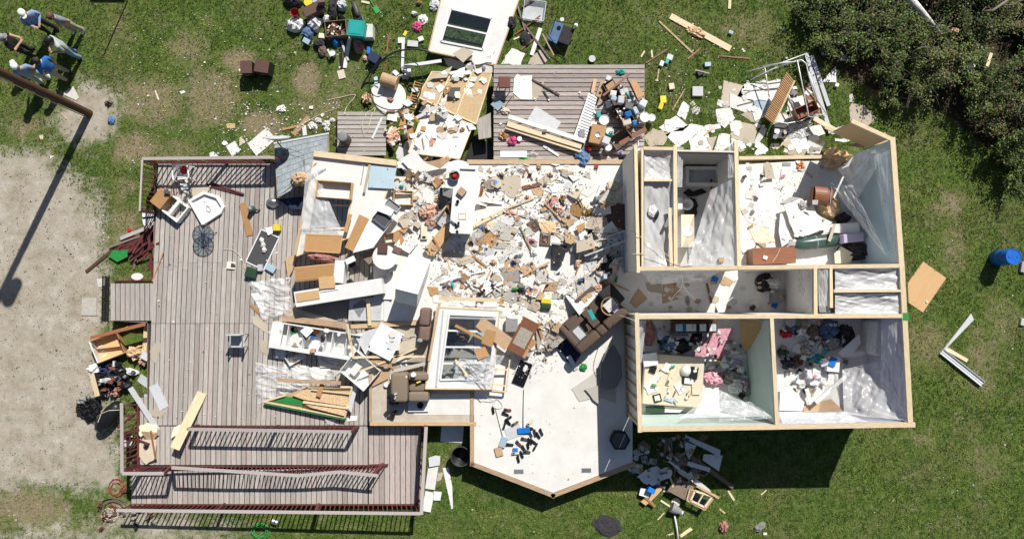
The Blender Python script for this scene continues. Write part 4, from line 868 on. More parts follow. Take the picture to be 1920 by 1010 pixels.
# long open white cabinet
T,l,d = solid((520,765),650,165,9,.5,'','long open white cabinet lying on its back with shelves','cabinet','open_cabinet',.62)
MB().bx(-l/2,l/2,-d/2,d/2,0,.02).build('back_panel','white',T)
for s in (-1,1): MB().bx(-l/2,l/2,s*d/2-.012,s*d/2+.012,.021,.5).build('side','white',T)
MB().bx(-l/2,-l/2+.42,-d/2+.02,d/2-.02,.47,.5).build('door','white',T)
for k in (-.32,-.14,.1,.18,.34,.49): MB().bx(l*k-.012,l*k+.012,-d/2+.013,d/2-.013,.021,.47).build('shelf','white',T)
MB().bx(-l/2,l/2,-d/2-.1,-d/2-.013,.46,.5).build('face_rail','white',T)
for c,m in (((490,735),'blue'),((350,690),'fabric_grey'),((360,710),'green'),((470,700),'darkgrey'),((515,705),'orange'),((340,685),'darkgrey')): block(c,36,26,random.uniform(-30,30),.14,m,'small coloured package inside the open white cabinet','package','package',z=.65,group='packages in the open white cabinet')
plank((742,648),(790,900),18,'pine','thin pine stick across the open white cabinet','stick','stick',.03,z=1.3,z1=1.2); plank((800,890),(1310,885),16,'pine','long thin pine batten lying below the white door','batten','batten',.03,z=1.25)
plank((830,995),(1060,905),14,'pine','slanted thin pine batten below the white door','batten','batten',.03,z=1.2); plank((1085,895),(1255,820),14,'pine','upper slanted pine batten near the hidden recliner','batten','batten',.03,z=1.25); plank((1080,990),(1310,935),22,'drywall_grey','grey batten below the slanted battens','batten','batten',.03,z=1.15)
M_,l_,d_ = spot((1020,780),190,215,27,.06,z=1.2); T = thing('white_door','plain white cabinet door leaning in the wreck below the fridge','door',M_ @ Matrix.Rotation(R(-12),4,'X')); MB().bx(-l_/2,l_/2,-d_/2,d_/2,0,.04).build('leaf','white',T,bevel=.005); MB().cyl(l_*.4,0,.04,.07,.02).build('knob','steel',T)
openbox((360,880),130,95,-32,.22,'white','small white drawer box below the open cabinet','drawer','drawer',z=.55); slab([(220,800),(300,815),(285,910),(215,900)],'white','white panel left of the drawer box','panel','panel',z=.6)
block((372,850),40,14,-30,.05,'red','red strip in the small white drawer','strip','red_strip',z=.72)
slab([(430,870),(530,850),(515,930),(400,960),(350,930)],'carpet','brown carpet scrap below the open cabinet','carpet','carpet_scrap',z=.5)
slab([(520,860),(800,890),(720,980),(540,950)],'drywall','white cracked board below the open cabinet','drywall','drywall_piece',z=.62,jag=6); wire([(555,850,.7),(560,900,.7),(600,930,.68),(680,950,.68),(760,930,.7)],.008,'cushion','dark red wire on the cracked white board','wire','wire')
slab([(50,590),(110,600),(165,660),(160,720),(60,650)],'drywall_back','tan drywall flake at the right edge of the deck','drywall','drywall_piece'); slab([(100,760),(160,780),(170,880),(110,850)],'drywall_back','second tan drywall flake lower on the deck edge','drywall','drywall_piece'); plank((40,505),(110,575),22,'oak','short brown offcut beside the plastic heap','lumber','lumber',.03)
drape([(40,340),(330,310),(340,560),(140,620)],'poly','crumpled clear plastic heap on the deck left of the cabinets',amp=.22,fr=1.5)
slab([(60,350),(130,340),(160,400),(100,410)],'paper','white paper under the clear plastic heap','paper','paper_sheet'); slab([(40,430),(100,420),(150,540),(130,580)],'white','white strip under the clear plastic heap','strip','strip')
# lower left: white chest, green-edged roof frame, recliner
view(440,560,3.885)
drape([(160,460),(520,520),(540,640),(170,760)],'poly','large crumpled plastic heap above the green-edged wall frame',amp=.2,fr=1.5)
drape([(420,480),(780,520),(700,600),(440,600)],'poly','plastic sheet with white drywall above the wall frame',amp=.14,fr=1.6)
for pg in ([(400,470),(520,490),(540,540),(440,560)],[(540,500),(700,510),(640,580),(560,570)],[(610,440),(780,470),(760,500),(620,500)]): slab(pg,'drywall','white drywall shard above the green-edged wall frame','drywall','drywall_piece',group='shards above the wall frame',jag=7)
M_ = Matrix.Translation((*W((530,740),.85),.85)); T = thing('wall_frame','fallen pine wall frame with insulation and green sheathing','wall frame',M_); I_ = M_.inverted()
q = {k: I_ @ W3(p,z) for k,p,z in (('a',(220,745),.7),('b',(805,860),.75),('c',(860,640),.95),('d',(540,640),.9),('e',(370,700),.8))}
pts = [q[k] for k in 'abcde']; dn = Vector((0,0,.14)); n = 5
MB().add(pts+[p-dn for p in pts],[tuple(range(5))[::1],tuple(range(9,4,-1))]+[(i,i+5,(i+1) % 5+5,(i+1) % 5) for i in range(5)]).build('sheathing','osb',T)
for i,j in (('a','b'),('b','c'),('c','d'),('a','e')): MB().bar(q[i]+Vector((0,0,.05)),q[j]+Vector((0,0,.05)),.06,.12).build('frame_stud','pine',T)
MB().bar(I_ @ W3((500,750),.95),I_ @ W3((830,795),.95),.07,.1).build('stud','pine',T); MB().bar(I_ @ W3((560,660),.98),I_ @ W3((840,690),1.),.05,.1).build('stud','pine',T)
MB().bar(q['a']+Vector((0,-.07,-.03)),q['b']+Vector((0,-.07,-.03)),.05,.2).build('green_sheathing','green',T)
MB().add([q['e']+Vector((0,-.02,.02)),I_ @ W3((505,740),.86),I_ @ W3((500,780),.82),I_ @ W3((270,745),.78)],((0,1,2,3),(3,2,1,0))).build('green_panel','green',T)
for pg in ([(540,650),(830,690),(820,780),(500,730),(420,700)],[(500,755),(810,800),(800,850),(560,790)]):
    a = [I_ @ W3(p,.9) for p in pg]; MB().prism([(p.x,p.y) for p in a],.03,.1).build('insulation','insul',T)
plank((315,590),(775,612),26,'joist','brown plank across the plastic heap',t=.04,z=1.15); plank((640,620),(610,710),34,'oak','short brown block on the wall frame','lumber','lumber',.04,z=1.02)
T = openbox((920,520),230,190,40,.5,'white','white open drawer chest tipped in front of the recliner','chest','drawer_chest',z=.75); MB().bx(-.3,-.05,-.3,.1,.1,.4).build('drawer','white_matte',T)
slab([(970,440),(1090,440),(1150,480),(1130,500),(1000,480)],'oak','brown drawer front above the white chest','board','brown_board',z=1.15,t=.03); slab([(1030,530),(1145,480),(1120,580),(1000,640)],'cardboard','tan board behind the white chest','board','board',z=.95,t=.03)
slab([(870,600),(900,620),(850,830),(825,800)],'alum','grey metal strip standing right of the wall frame','strip','metal_strip',z=.9); slab([(660,870),(740,870),(720,925),(670,910)],'paper','white paper below the wall frame corner','paper','paper_sheet',jag=3); slab([(830,850),(895,850),(890,885),(815,890)],'white','white scrap right below the wall frame','scrap','scrap')
# recliner tipped on its side
M_,l_,d_ = spot((1280,640),270,210,0,.7,z=FZ); T = thing('recliner','tan-brown recliner armchair tipped over by the fallen window wall','armchair',M_)
MB().bx(-l_/2,-l_*.05,-d_/2,d_/2,0,.72).build('backrest','recliner',T,bevel=.11,seg=4,smooth=True); MB().bx(-l_*.04,l_/2,-d_/2,-d_*.16,0,.6).build('armrest','recliner',T,bevel=.09,seg=4,smooth=True); MB().bx(-l_*.04,l_/2,d_*.22,d_/2,0,.6).build('armrest','recliner',T,bevel=.09,seg=4,smooth=True); MB().bx(-l_*.04,l_*.45,-d_*.15,d_*.2,0,.4).build('seat','recliner',T,bevel=.05,seg=3,smooth=True)
heap((1350,590),60,50,0,.1,'black','black and yellow tool on the recliner seat','tool','tool',z=FZ+.42); block((1340,605),30,10,-20,.06,'yellow','yellow tool handle on the recliner seat','tool','yellow_tool',z=FZ+.5)
T = tray([(1265,745),(1420,740),(1410,820),(1262,822)],'white','white utility sink lying below the recliner','sink','utility_sink',.08,.06,z=FZ+.01); disc((1352,775),24,'black','black plug in the white utility sink','plug','sink_plug',.03,z=FZ+.05)
for k in range(9): block((random.uniform(1125,1180),random.uniform(670,860)),random.uniform(15,45),random.uniform(12,30),random.uniform(0,180),.12,random.choice(['black','darkgrey','grey','lightgrey']),'dark item in the shade left of the utility sink','item','household_item',group='items left of the utility sink')
disc((1105,625),18,'white','white paper roll beside the recliner','roll','paper_roll',.1)
slab([(870,260),(1070,200),(1140,190),(960,420)],'lightgrey','pale underlayment sheet below the white cabinet door','sheet','sheet',z=1.0)
slab([(1180,330),(1345,240),(1340,350),(1200,400)],'drywall_back','tan drywall sheet left of the brown cushions','drywall','drywall_piece',z=1.1); slab([(1140,500),(1390,400),(1390,500),(1180,540)],'carpet','brown carpet strip above the recliner','carpet','carpet_scrap',z=.93)
for c,w,h,H in (((1390,130),75,130,.75),((1385,250),80,110,.7)): T_,l,d = solid(c,w,h,5,H,'',['upper','lower'][c[1] > 200]+' dark brown recliner cushion behind the fallen window wall','cushion','recliner_cushion',FZ); MB().bx(-l/2,l/2,-d/2,d/2,0,H).build('pad','cushion',T_,bevel=.1,seg=4,smooth=True)
# ================================================================ fallen window wall
view(780,500,4.207)
bigpanel('large white window wall lying over the living room with four panes',[(165,318),(660,345),(600,965),(72,962)],1.45,[(262,372),(642,388),(575,880),(192,890)],.14,'white',4,1,frame_m='stud',zt=[1.5,1.45,1.35,1.4])
plank((185,290),(105,740),20,'stud','thin brown stud along the left of the window wall','lumber','lumber',.09,z=1.42,z1=1.38); plank((180,250),(660,262),30,'pine','pine plate above the fallen window wall','lumber','lumber',.07,z=1.5); plank((215,340),(160,945),12,'lightgrey','grey sash strip along the left of the window wall','strip','sash_strip',.03,z=1.48,z1=1.4)
drape([(250,300),(660,290),(650,350),(260,350)],'poly','torn plastic strip along the top of the window wall',amp=.08,fr=3); 
slab([(525,395),(770,570),(700,660),(470,470)],'cardboard','tan board lying over the window panes','board','board',z=1.56,t=.02); slab([(555,488),(635,512),(600,635),(515,600)],'oak','brown square board on the window wall','board','board',z=1.6,t=.02); slab([(455,655),(545,628),(578,700),(490,735)],'oak','tilted brown square board low on the window wall','board','board',z=1.52,t=.02); plank((310,462),(530,570),22,'oak','brown stick across the window panes','stick','stick',.03,z=1.56)
heap((275,560),90,170,5,.25,'black','black cable coil hanging through the window panes','cable coil','cable_coil',.35,fr=6,z=1.05)
for k in range(10): wire([(275+random.uniform(-45,45),500+random.uniform(-20,130),1.35+random.uniform(0,.1)) for _ in range(5)],.008,'black','loop of the black cable coil in the window wall','cable','cable',group='loops of the cable coil')
heap((370,550),110,90,0,.5,'cushion','brown armchair cushion under the window panes','cushion','cushion',.12,z=FZ)
patch([(340,720,1.55),(640,690,1.6),(600,930,1.5),(290,880,1.5)],'poly','crumpled plastic film on the lower window panes',amp=.1,fr=2.6); patch([(600,690,1.6),(700,700,1.5),(560,960,1.5),(520,900,1.5)],'poly','plastic film streaming off the window wall corner',amp=.08,fr=2.6)
for k in range(16): c = (random.uniform(220,520),random.uniform(770,880)); slab([(c[0]+random.uniform(-45,45),c[1]+random.uniform(-28,28)) for _ in range(1)]+[(c[0]+40*math.cos(w)*random.uniform(.5,1),c[1]+26*math.sin(w)*random.uniform(.5,1)) for w in (0,1.5,3,4.5)],random.choice(['drywall','drywall','lightgrey','drywall_grey']),'white shard under the lowest window pane','drywall','drywall_piece',z=.93+.02*k,group='shards under the window wall')
plank((310,730),(410,860),14,'pine','thin pine stick on the plastic film','stick','stick',.02,z=1.6); plank((400,760),(560,975),6,'grey','thin grey rod on the plastic film','rod','rod',.015,z=1.66,z1=1.5)
# pine ladder frame right of it
M_ = Matrix.Translation((*W((660,850),1.2),1.2)); T = thing('stud_frame','small pine stud frame at the lower right of the window wall','stud frame',M_); I_ = M_.inverted()
for a,b in (((745,690),(710,985)),((640,700),(745,700)),((600,810),(735,812)),((580,920),(715,940)),((560,970),(705,985))): MB().bar(I_ @ W3(a,1.22),I_ @ W3(b,1.2),.05,.06).build('stud','pine',T)
# TV, low table, sofa
M_,l_,d_ = spot((838,840),150,165,0,.05,z=FZ+.01); M_ = M_ @ Matrix.Rotation(R(-22),4,'Z'); T = thing('cracked_screen','black glossy framed panel lying on the white floor','panel',M_); MB().bx(-.24,.24,-.45,.45,0,.05).build('frame','black',T,bevel=.015); MB().bx(-.21,.21,-.42,.42,.051,.056).build('glass','black_gloss',T)
heap((862,800),40,60,20,.01,'paper','white patch painted as a reflection on the black glossy panel','scrap','scrap',z=FZ+.062)  # flat white lump stands in for a reflection on the glass
M_,l_,d_ = spot((835,545),290,140,-62,.4,z=FZ+.3); T = thing('coffee_table','dark brown coffee table with inset top tipped in the rubble','table',M_ @ Matrix.Rotation(R(8),4,'X'))
MB().bx(-l_/2,l_/2,-d_/2,d_/2,.3,.36).build('top','cherry',T,bevel=.01); MB().bx(-l_*.28,l_*.22,-d_*.38,d_*.38,.361,.37).build('inset','carpet',T)
for x in (-1,1):
    for y in (-1,1): MB().bx(x*l_*.46-.03,x*l_*.46+.03,y*d_*.42-.03,y*d_*.42+.03,-.02,.299).build('leg','cherry',T)
raise_poly([W(p,1.5) for p in ((865,360),(965,400),(815,690),(705,630))],1.6)
slab([(885,540),(960,595),(905,650),(860,605)],'oak','brown board right of the coffee table','board','board',z=1.3,t=.02); slab([(830,625),(895,650),(860,722),(800,690)],'oak','brown board at the foot of the coffee table','board','board',z=1.25,t=.02); disc((855,648),14,'cherry','brown knob on the board by the coffee table','knob','knob',.05,z=1.28)
plank((965,440),(1020,660),22,'oak','narrow brown board right of the coffee table',t=.03,z=1.2,z1=1.0); slab([(945,480),(985,480),(1005,665),(960,670)],'drywall_back','tan strip beside the narrow brown board','panel','panel',z=1.05)
block((755,460),95,100,0,.2,'grey','grey box left of the coffee table','box','box',z=1.0)
M_,l_,d_ = spot((1395,425),500,262,-41,.9,z=FZ,upd=False); T = thing('loveseat','brown reclining loveseat with centre console standing askew','sofa',M_)
rb = lambda x0,x1,y0,y1,z0,z1,nm,b=.07,m='sofa': MB().bx(x0,x1,y0,y1,z0,z1).build(nm,m,T,bevel=b,seg=4,smooth=True)
rb(-l_/2,l_/2,-d_*.5,d_*.5,.04,.3,'base',.04)
rb(-l_/2,-l_/2+.24,-d_*.42,d_/2,.25,.66,'armrest',.1); rb(l_/2-.24,l_/2,-d_*.42,d_/2,.25,.66,'armrest',.1)
rb(-l_/2+.02,-.17,-d_/2,-d_*.2,.3,.98,'back_cushion',.1); rb(.17,l_/2-.02,-d_/2,-d_*.2,.3,.98,'back_cushion',.1); rb(-.165,.165,-d_/2,-d_*.22,.3,.92,'back_cushion',.08)
rb(-l_/2+.25,-.17,-d_*.19,d_*.47,.3,.5,'seat_cushion'); rb(.17,l_/2-.25,-d_*.19,d_*.47,.3,.5,'seat_cushion'); rb(-.16,.16,-d_*.19,d_*.46,.3,.58,'console',.03)
rb(-.05,l_/2-.3,d_*.52,d_*.52+.34,.2,.4,'footrest',.06)
raise_poly([W(p,1.5) for p in rect((1395,425),500,262,-41)],1.5)
a_ = TM[T.name]
T2 = thing('serving_tray','grey tray holding papers on the loveseat armrest','tray',a_ @ Matrix.Translation((-l_*.3,.0,.52))); MB().bx(-.22,.22,-.3,.3,0,.02).build('plate','darkgrey',T2); MB().bx(-.12,.16,-.22,.2,.021,.03).build('paper','lightgrey',T2)
b_ = a_ @ Matrix.Translation((l_*.34,.02,.68)); T2 = thing('wicker_basket','round wicker basket with white papers on the loveseat','basket',b_); MB().lathe([(.27,0),(.31,.1),(.33,.2),(.31,.2),(.25,.02)],22).build('bowl','cardboard',T2); MB().bx(-.18,.25,-.15,.2,.2,.23).build('papers','paper',T2); MB().bx(-.05,.2,-.3,-.05,.231,.25).build('papers','lilac',T2)
block((1385,378),36,85,-28,.06,'teal','teal spray bottle lying on the loveseat','bottle','spray_bottle',.02,z=FZ+1.); block((1342,415),26,36,-40,.04,'black','black remote on the loveseat console','remote','remote',.006,z=FZ+.62)
rbx = lambda c,w,h,an,H,m,lab,zz=FZ: (lambda s: MB().bx(-s[1]/2,s[1]/2,-s[2]/2,s[2]/2,0,H).build('pad',m,s[0],bevel=.08,seg=4,smooth=True))(solid(c,w,h,an,H,'',lab,'cushion','cushion',zz))
rbx((1535,235),170,140,48,.85,'fabric_dark','black-brown cushion block behind the wicker basket')
slab([(1080,590),(1200,560),(1300,690),(1240,780),(1160,720)],'navy','dark blue blanket fallen below the loveseat','blanket','blanket',t=.06,z=FZ+.02); plank((1200,700),(1265,810),36,'alum','pale strip below the loveseat','strip','strip',.03); heap((1320,790),60,60,0,.12,'green','green white plant scrap on the white floor','plant','plant_scrap',.3)
# leaning drywall sheet and table top at the right wall
slab([(1225,960),(1440,800),(1500,760),(1570,960),(1580,1075),(1420,1020),(1290,1060)],'drywall_grey','large grey torn drywall sheet on the floor by the wing wall','drywall','drywall_sheet',t=.02,jag=6)
slab([(1450,780),(1510,640),(1560,610),(1620,720),(1625,870),(1580,950),(1500,965),(1455,890)],'grey','grey oval table leaf leaning on the wing wall','table leaf','table_leaf',t=.04,z=1.15)
slab([(1330,960),(1460,930),(1440,1080),(1400,1050)],'drywall_grey','second grey drywall sheet below the table leaf','drywall','drywall_sheet',z=1.0,jag=4)
# ================================================================ living room
view(700,260,3.367)
# peninsula counter
CO = [(462,190),(475,160),(500,140),(535,133),(570,140),(600,160),(615,190),(662,192),(628,590),(615,602),(492,596),(480,585),(503,316),(450,310)]
M_ = Matrix.Translation((*W((560,380),1.85),FZ)); T = thing('kitchen_peninsula','white L-shaped kitchen counter standing in the rubble','counter',M_); I_ = M_.inverted()
MB().prism([tuple((I_ @ W3(p,1.87))[:2]) for p in CO],.92,.97).build('countertop','white',T)
MB().prism([tuple((I_ @ W3(p,1.87))[:2]) for p in ((520,325),(640,215),(605,585),(500,580))],0,.919).build('base_cabinet','white_matte',T)
MB().bar(I_ @ W3((548,192),1.9),I_ @ W3((645,196),1.9),.03,.05).build('ledge','grey',T)
raise_poly([W(p,1.87) for p in CO],1.87)
zc = 1.875
M_,l_,d_ = spot((512,236),70,60,0,.2,z=zc); T = thing('stock_pot','dark pot with red contents on the white counter','pot',M_); MB().lathe([(.13,0),(.16,.05),(.16,.18),(.19,.18),(.19,.2),(.15,.2),(.14,.1)],20).build('pot','darkgrey',T); MB().lathe([(.13,.12),(.05,.2)],14).build('contents','red',T)
block((558,335),46,46,40,.14,'cardboard','tan carton on the white counter','carton','carton',z=zc); M_,l_,d_ = spot((533,398),20,20,0,.1,z=zc); tag(MB().lathe([(.05,0),(.06,.11),(.05,.11),(.045,.02)],14).build('mug','black',M=M_),'black mug on the white counter','mug')
T = thing('picture_frame','cream picture frame on the white counter','picture frame',spot((562,488),44,34,0,.02,z=zc)[0])
MB().bx(-.13,.13,-.1,.1,0,.01).build('backing','paper',T)
for s in (-1,1): MB().bx(-.14,.14,s*.1-.012,s*.1+.012,0,.025).build('bar','cream',T); MB().bx(s*.13-.012,s*.13+.012,-.087,.087,0,.024).build('bar','cream',T)
for c in ((520,540),(535,548),(524,556),(538,532),(530,585)): block(c,16,12,random.uniform(0,90),.05,'black','black key-like bits at the end of the white counter','bits','black_bit',z=zc,group='black bits on the counter end')
# left kitchen strip
heap((345,460),120,110,10,.25,'insul_pink','brown crumpled paper left of the white counter','paper','crumpled_paper',.25,fr=4); slab([(250,405),(320,400),(275,480),(250,470)],'lightgrey','grey panel left of the crumpled brown paper','panel','panel')
M_,l_,d_ = spot((320,595),56,100,0,.12); T = thing('telephone','cream wall telephone lying below the brown paper','telephone',M_); MB().bx(-.12,.12,-.24,.24,0,.1).build('body','cream',T,bevel=.015); MB().bx(-.06,.06,-.2,-.12,.101,.115).build('display','black',T)
slab([(320,690),(345,670),(480,500),(490,600),(440,660),(385,740),(345,735)],'oak_light','fan-shaped tan wooden panel below the white counter','panel','panel',t=.03,z=1.1); slab([(440,500),(495,520),(500,600),(450,650)],'oak','brown board edge below the white counter','board','board',z=1.05,t=.03)
openbox((460,385),90,140,4,.2,'darkgrey','dark bin beside the white counter','bin','bin',z=1.0,floor='grey')
T = openbox((190,375),120,90,2,.25,'oak_light','oak drawer with white contents right of the kitchen panel','drawer','drawer',floor='white')
block((195,295),110,110,0,.18,'cream','cream box beside the kitchen panel edge','box','box'); disc((165,205),24,'black','black frying pan right of the pine top plate','pan','frying_pan',.05); disc((145,262),20,'steel','silver bowl right of the kitchen panel','bowl','bowl',.07)
T = openbox((120,620),100,60,-8,.25,'oak','oak drawer with a white lining beside the slanted counter','drawer','drawer',floor='white'); slab([(165,580),(215,500),(245,530),(200,600)],'oak','brown board fragment left of the crumpled paper','board','board',t=.03,z=1.2); slab([(130,590),(170,580),(195,640),(180,670),(125,650)],'oak','oak drawer side fragment','board','board',t=.03,z=1.15)
slab([(170,130),(245,85),(325,150),(260,230)],'white_matte','large white square sheet above the kitchen rubble','drywall','drywall_piece',z=1.4,t=.02)
slab([(490,720),(545,720),(635,805),(605,830)],'oldwood','brown board leaning below the white counter','board','board',t=.03); plank((600,830),(740,1000),24,'cherry','curved brown plank in the middle of the rubble',t=.03)
slab([(600,640),(690,555),(760,650),(650,710),(590,725)],'cardboard','tan crumpled cardboard right of the counter foot','cardboard','cardboard_piece',jag=5)
plank((632,552),(820,455),24,'pine','long pine board lying right of the white counter','lumber','lumber',.04); plank((695,255),(672,405),20,'cherry','reddish board right of the counter top',t=.03)
slab([(740,560),(800,510),(815,600),(760,610)],'lightgrey','grey sheet at the right of the tan cardboard','sheet','sheet')
view(870,280,3.885)
slab([(262,195),(405,185),(420,290),(410,355),(330,350),(260,300)],'drywall_back','large tan cardboard sheet in the upper rubble','cardboard','cardboard_sheet',jag=7)
plank((425,282),(555,255),28,'cherry','short brown block on the bare white floor','lumber','lumber',.05)
for c,an,lab in (((512,555),-35,'upper'),((590,660),4,'lower')):
    M_,l_,d_ = spot(c,80,90,an,.08,q=95); T = thing('carved_wood_panel',lab+' carved dark wood cabinet door on the rubble','cabinet door',M_); MB().bx(-l_/2,l_/2,-d_/2,d_/2,0,.03).build('leaf','darkwood',T,bevel=.006)
    for s in (-1,1): MB().bx(-l_*.4,l_*.4,s*d_*.36-.02,s*d_*.36+.02,.031,.05).build('moulding','oldwood',T); MB().bx(s*l_*.36-.02,s*l_*.36+.02,-d_*.3,d_*.3,.031,.05).build('moulding','oldwood',T)
    MB().bx(-.06,.06,-.05,.05,.031,.055).build('rosette','oldwood',T)
slab([(392,610),(470,560),(520,610),(440,650)],'drywall_grey','grey sheet under the carved cabinet door','sheet','sheet')
plank((590,550),(780,690),26,'drywall_back','tan stick pointing down to the black monitor','stick','stick',.03)
M_,l_,d_ = spot((685,765),120,200,8,.45); T = thing('old_monitor','black boxy television lying in the middle of the rubble','television',M_ @ Matrix.Rotation(R(12),4,'X'))
MB().add([(-.22,-.42,0),(.22,-.42,0),(.28,.4,0),(-.28,.4,0),(-.12,-.35,.3),(.12,-.35,.3),(.27,.3,.48),(-.05,.42,.48)],((3,2,1,0),(4,5,6,7),(0,1,5,4),(1,2,6,5),(2,3,7,6),(3,0,4,7))).build('housing','darkgrey',T,bevel=.02); MB().bx(-.3,.3,.405,.43,.02,.46).build('screen','black_gloss',T)
slab([(245,940),(250,900),(370,880),(480,850),(540,930),(420,965),(270,965)],'fabric_grey','grey-beige blanket spread in the lower rubble','blanket','blanket',t=.05,jag=8,)
slab([(700,570),(740,500),(860,500),(880,560),(830,640),(720,620)],'drywall','white drywall sheet below the brass lamp','drywall','drywall_piece',jag=5); slab([(800,290),(890,210),(960,170),(965,300),(900,350)],'white_matte','bright white sheet in the upper right rubble','drywall','drywall_piece',jag=5); slab([(955,345),(1010,220),(1125,265),(1085,370)],'white','white rectangular board by the wing wall','board','board',z=1.2,t=.03)
slab([(1010,470),(1050,380),(1170,400),(1175,590),(1060,550)],'brownbox','dark brown vinyl sheet beside the wing wall','sheet','vinyl_sheet',z=1.25,t=.02); slab([(880,560),(930,490),(1040,500),(1060,580),(1150,590),(1100,640),(1000,610)],'drywall_back','torn beige carpet flap below the dark brown sheet','carpet','carpet_flap',z=1.32,jag=5); slab([(990,330),(1070,375),(1030,430),(960,390)],'black','black square tray by the dark brown sheet','tray','black_tray',z=1.3,t=.03)
slab([(800,690),(870,600),(900,600),(890,690),(850,700)],'drywall_grey','grey board corner above the long white frame','board','board',z=1.2); slab([(815,560),(880,530),(880,580),(840,620)],'oak','brown triangular board below the brass lamp','board','board',z=1.1); slab([(880,670),(1010,690),(940,745),(890,720)],'oak','reddish board by the long white frame','board','board',z=1.3)
M_ = Matrix.Translation((*W((1020,700),1.4),1.35)); T = thing('aluminium_frame','long silver window frame slanting to the wing wall','window frame',M_); I_ = M_.inverted(); Q4 = [I_ @ W3(p,z) for p,z in (((865,700),1.2),((880,775),1.2),((1190,660),1.5),((1180,590),1.5))]
for i in range(4): MB().bar(Q4[i],Q4[(i+1) % 4],.05,.04).build('frame_bar','alum',T)
MB().add(Q4,((0,1,2,3),)).build('pane','glass',T)
# brass floor lamp
M_,l_,d_ = spot((860,400),60,200,-30,.15); T = thing('brass_lamp','fallen brass lamp with many arms in the rubble','lamp',M_); MB().tube([(0,.55,.1),(0,0,.1),(0,-.2,.12)],.035,8).build('stem','brass',T)
for k in range(9): w = k*.7; MB().tube([(0,-.25,.12),(.14*math.cos(w),-.3+.14*math.sin(w),.2),(.24*math.cos(w),-.3+.24*math.sin(w),.08)],.014,5).build('arm','brass',T)
MB().lathe([(.12,0),(.13,.04),(.06,.1)],14,M=Matrix.Translation((.05,-.38,0))).build('base','brass',T)
for k in range(10): c = (random.uniform(740,880),random.uniform(340,480)); plank(c,(c[0]+random.uniform(-70,70),c[1]+random.uniform(-60,60)),8,'black','thin black bar around the brass lamp','bar','metal_bar',.015,group='black bars by the brass lamp')
for c,w,h in (((635,390),100,130),((690,440),70,60),((460,350),40,40),((340,470),120,50)): heap(c,w,h,random.uniform(0,60),.16,'insul_pink','pink-brown insulation clump in the upper rubble','insulation','insulation_clump',.35,'insulation clumps in the living room')
drape([(320,140),(500,40),(540,60),(440,190)],'poly','bluish plastic bag with leaves at the back edge of the floor',amp=.15,fr=3); heap((440,75),80,40,10,.12,'green','green leafy sprig on the bluish plastic bag','plant','plant_sprig',.4,fr=7)
heap((290,640),30,22,0,.05,'green','small green scrap in the mid rubble','scrap','scrap')
block((965,125),26,26,10,.08,'red','small red carton at the back edge of the floor','carton','carton'); heap((985,965),34,40,0,.12,'pink','bright pink cloth by the loveseat','cloth','cloth'); heap((845,810),50,36,0,.08,'cherry','dark wine red cloth in the rubble','cloth','cloth')
heap((1035,860),110,190,15,.35,'fabric_dark','dark navy clothes heap beside the wing wall','clothes','clothes_heap',.25,fr=4); block((1028,925),30,34,0,.45,'skyblue','pale blue card on the dark clothes heap','card','card')
heap((860,45),110,120,20,.2,'fabric_blue','blue plastic tarp at the edge of the back deck','tarp','tarp_heap',.25)
wire([(1000,660,1.5),(1080,650,1.6),(1140,700,1.6),(1200,750,1.6),(1290,760,3.35)],.012,'cream','white cable rising from the rubble to the wing wall','cable')
# yellow cushions, etc
view(780,500,4.207)
for c,m,lab in (((1025,270),'yellow','yellow bottle standing in the rubble above the coffee table'),((1028,305),'dkgreen','olive green bottle next to the yellow bottle')): block(c,75,38,5,.2,m,lab,'bottle','bottle',.02)
heap((910,185),150,110,20,.2,'insul_pink','brown cloth heap above the yellow bottle','cloth','cloth_heap'); plank((850,190),(940,130),14,'black','short black bar in the lower rubble','bar','metal_bar',.02); plank((960,320),(1030,140),12,'cherry','reddish stick right of the brown cloth','stick','stick',.025)
for c in ((605,100),(600,150),(590,180),(640,175)): block(c,46,26,random.uniform(-80,-20),.08,'black','black shoe in the mid rubble','shoe','shoe',.02,group='black shoes in the rubble')
heap((820,180),60,50,0,.15,'black','black bag below the grey-beige blanket','bag','bag')
plank((380,0),(560,225),24,'cherry','long curved reddish plank left of the mid rubble',t=.03)
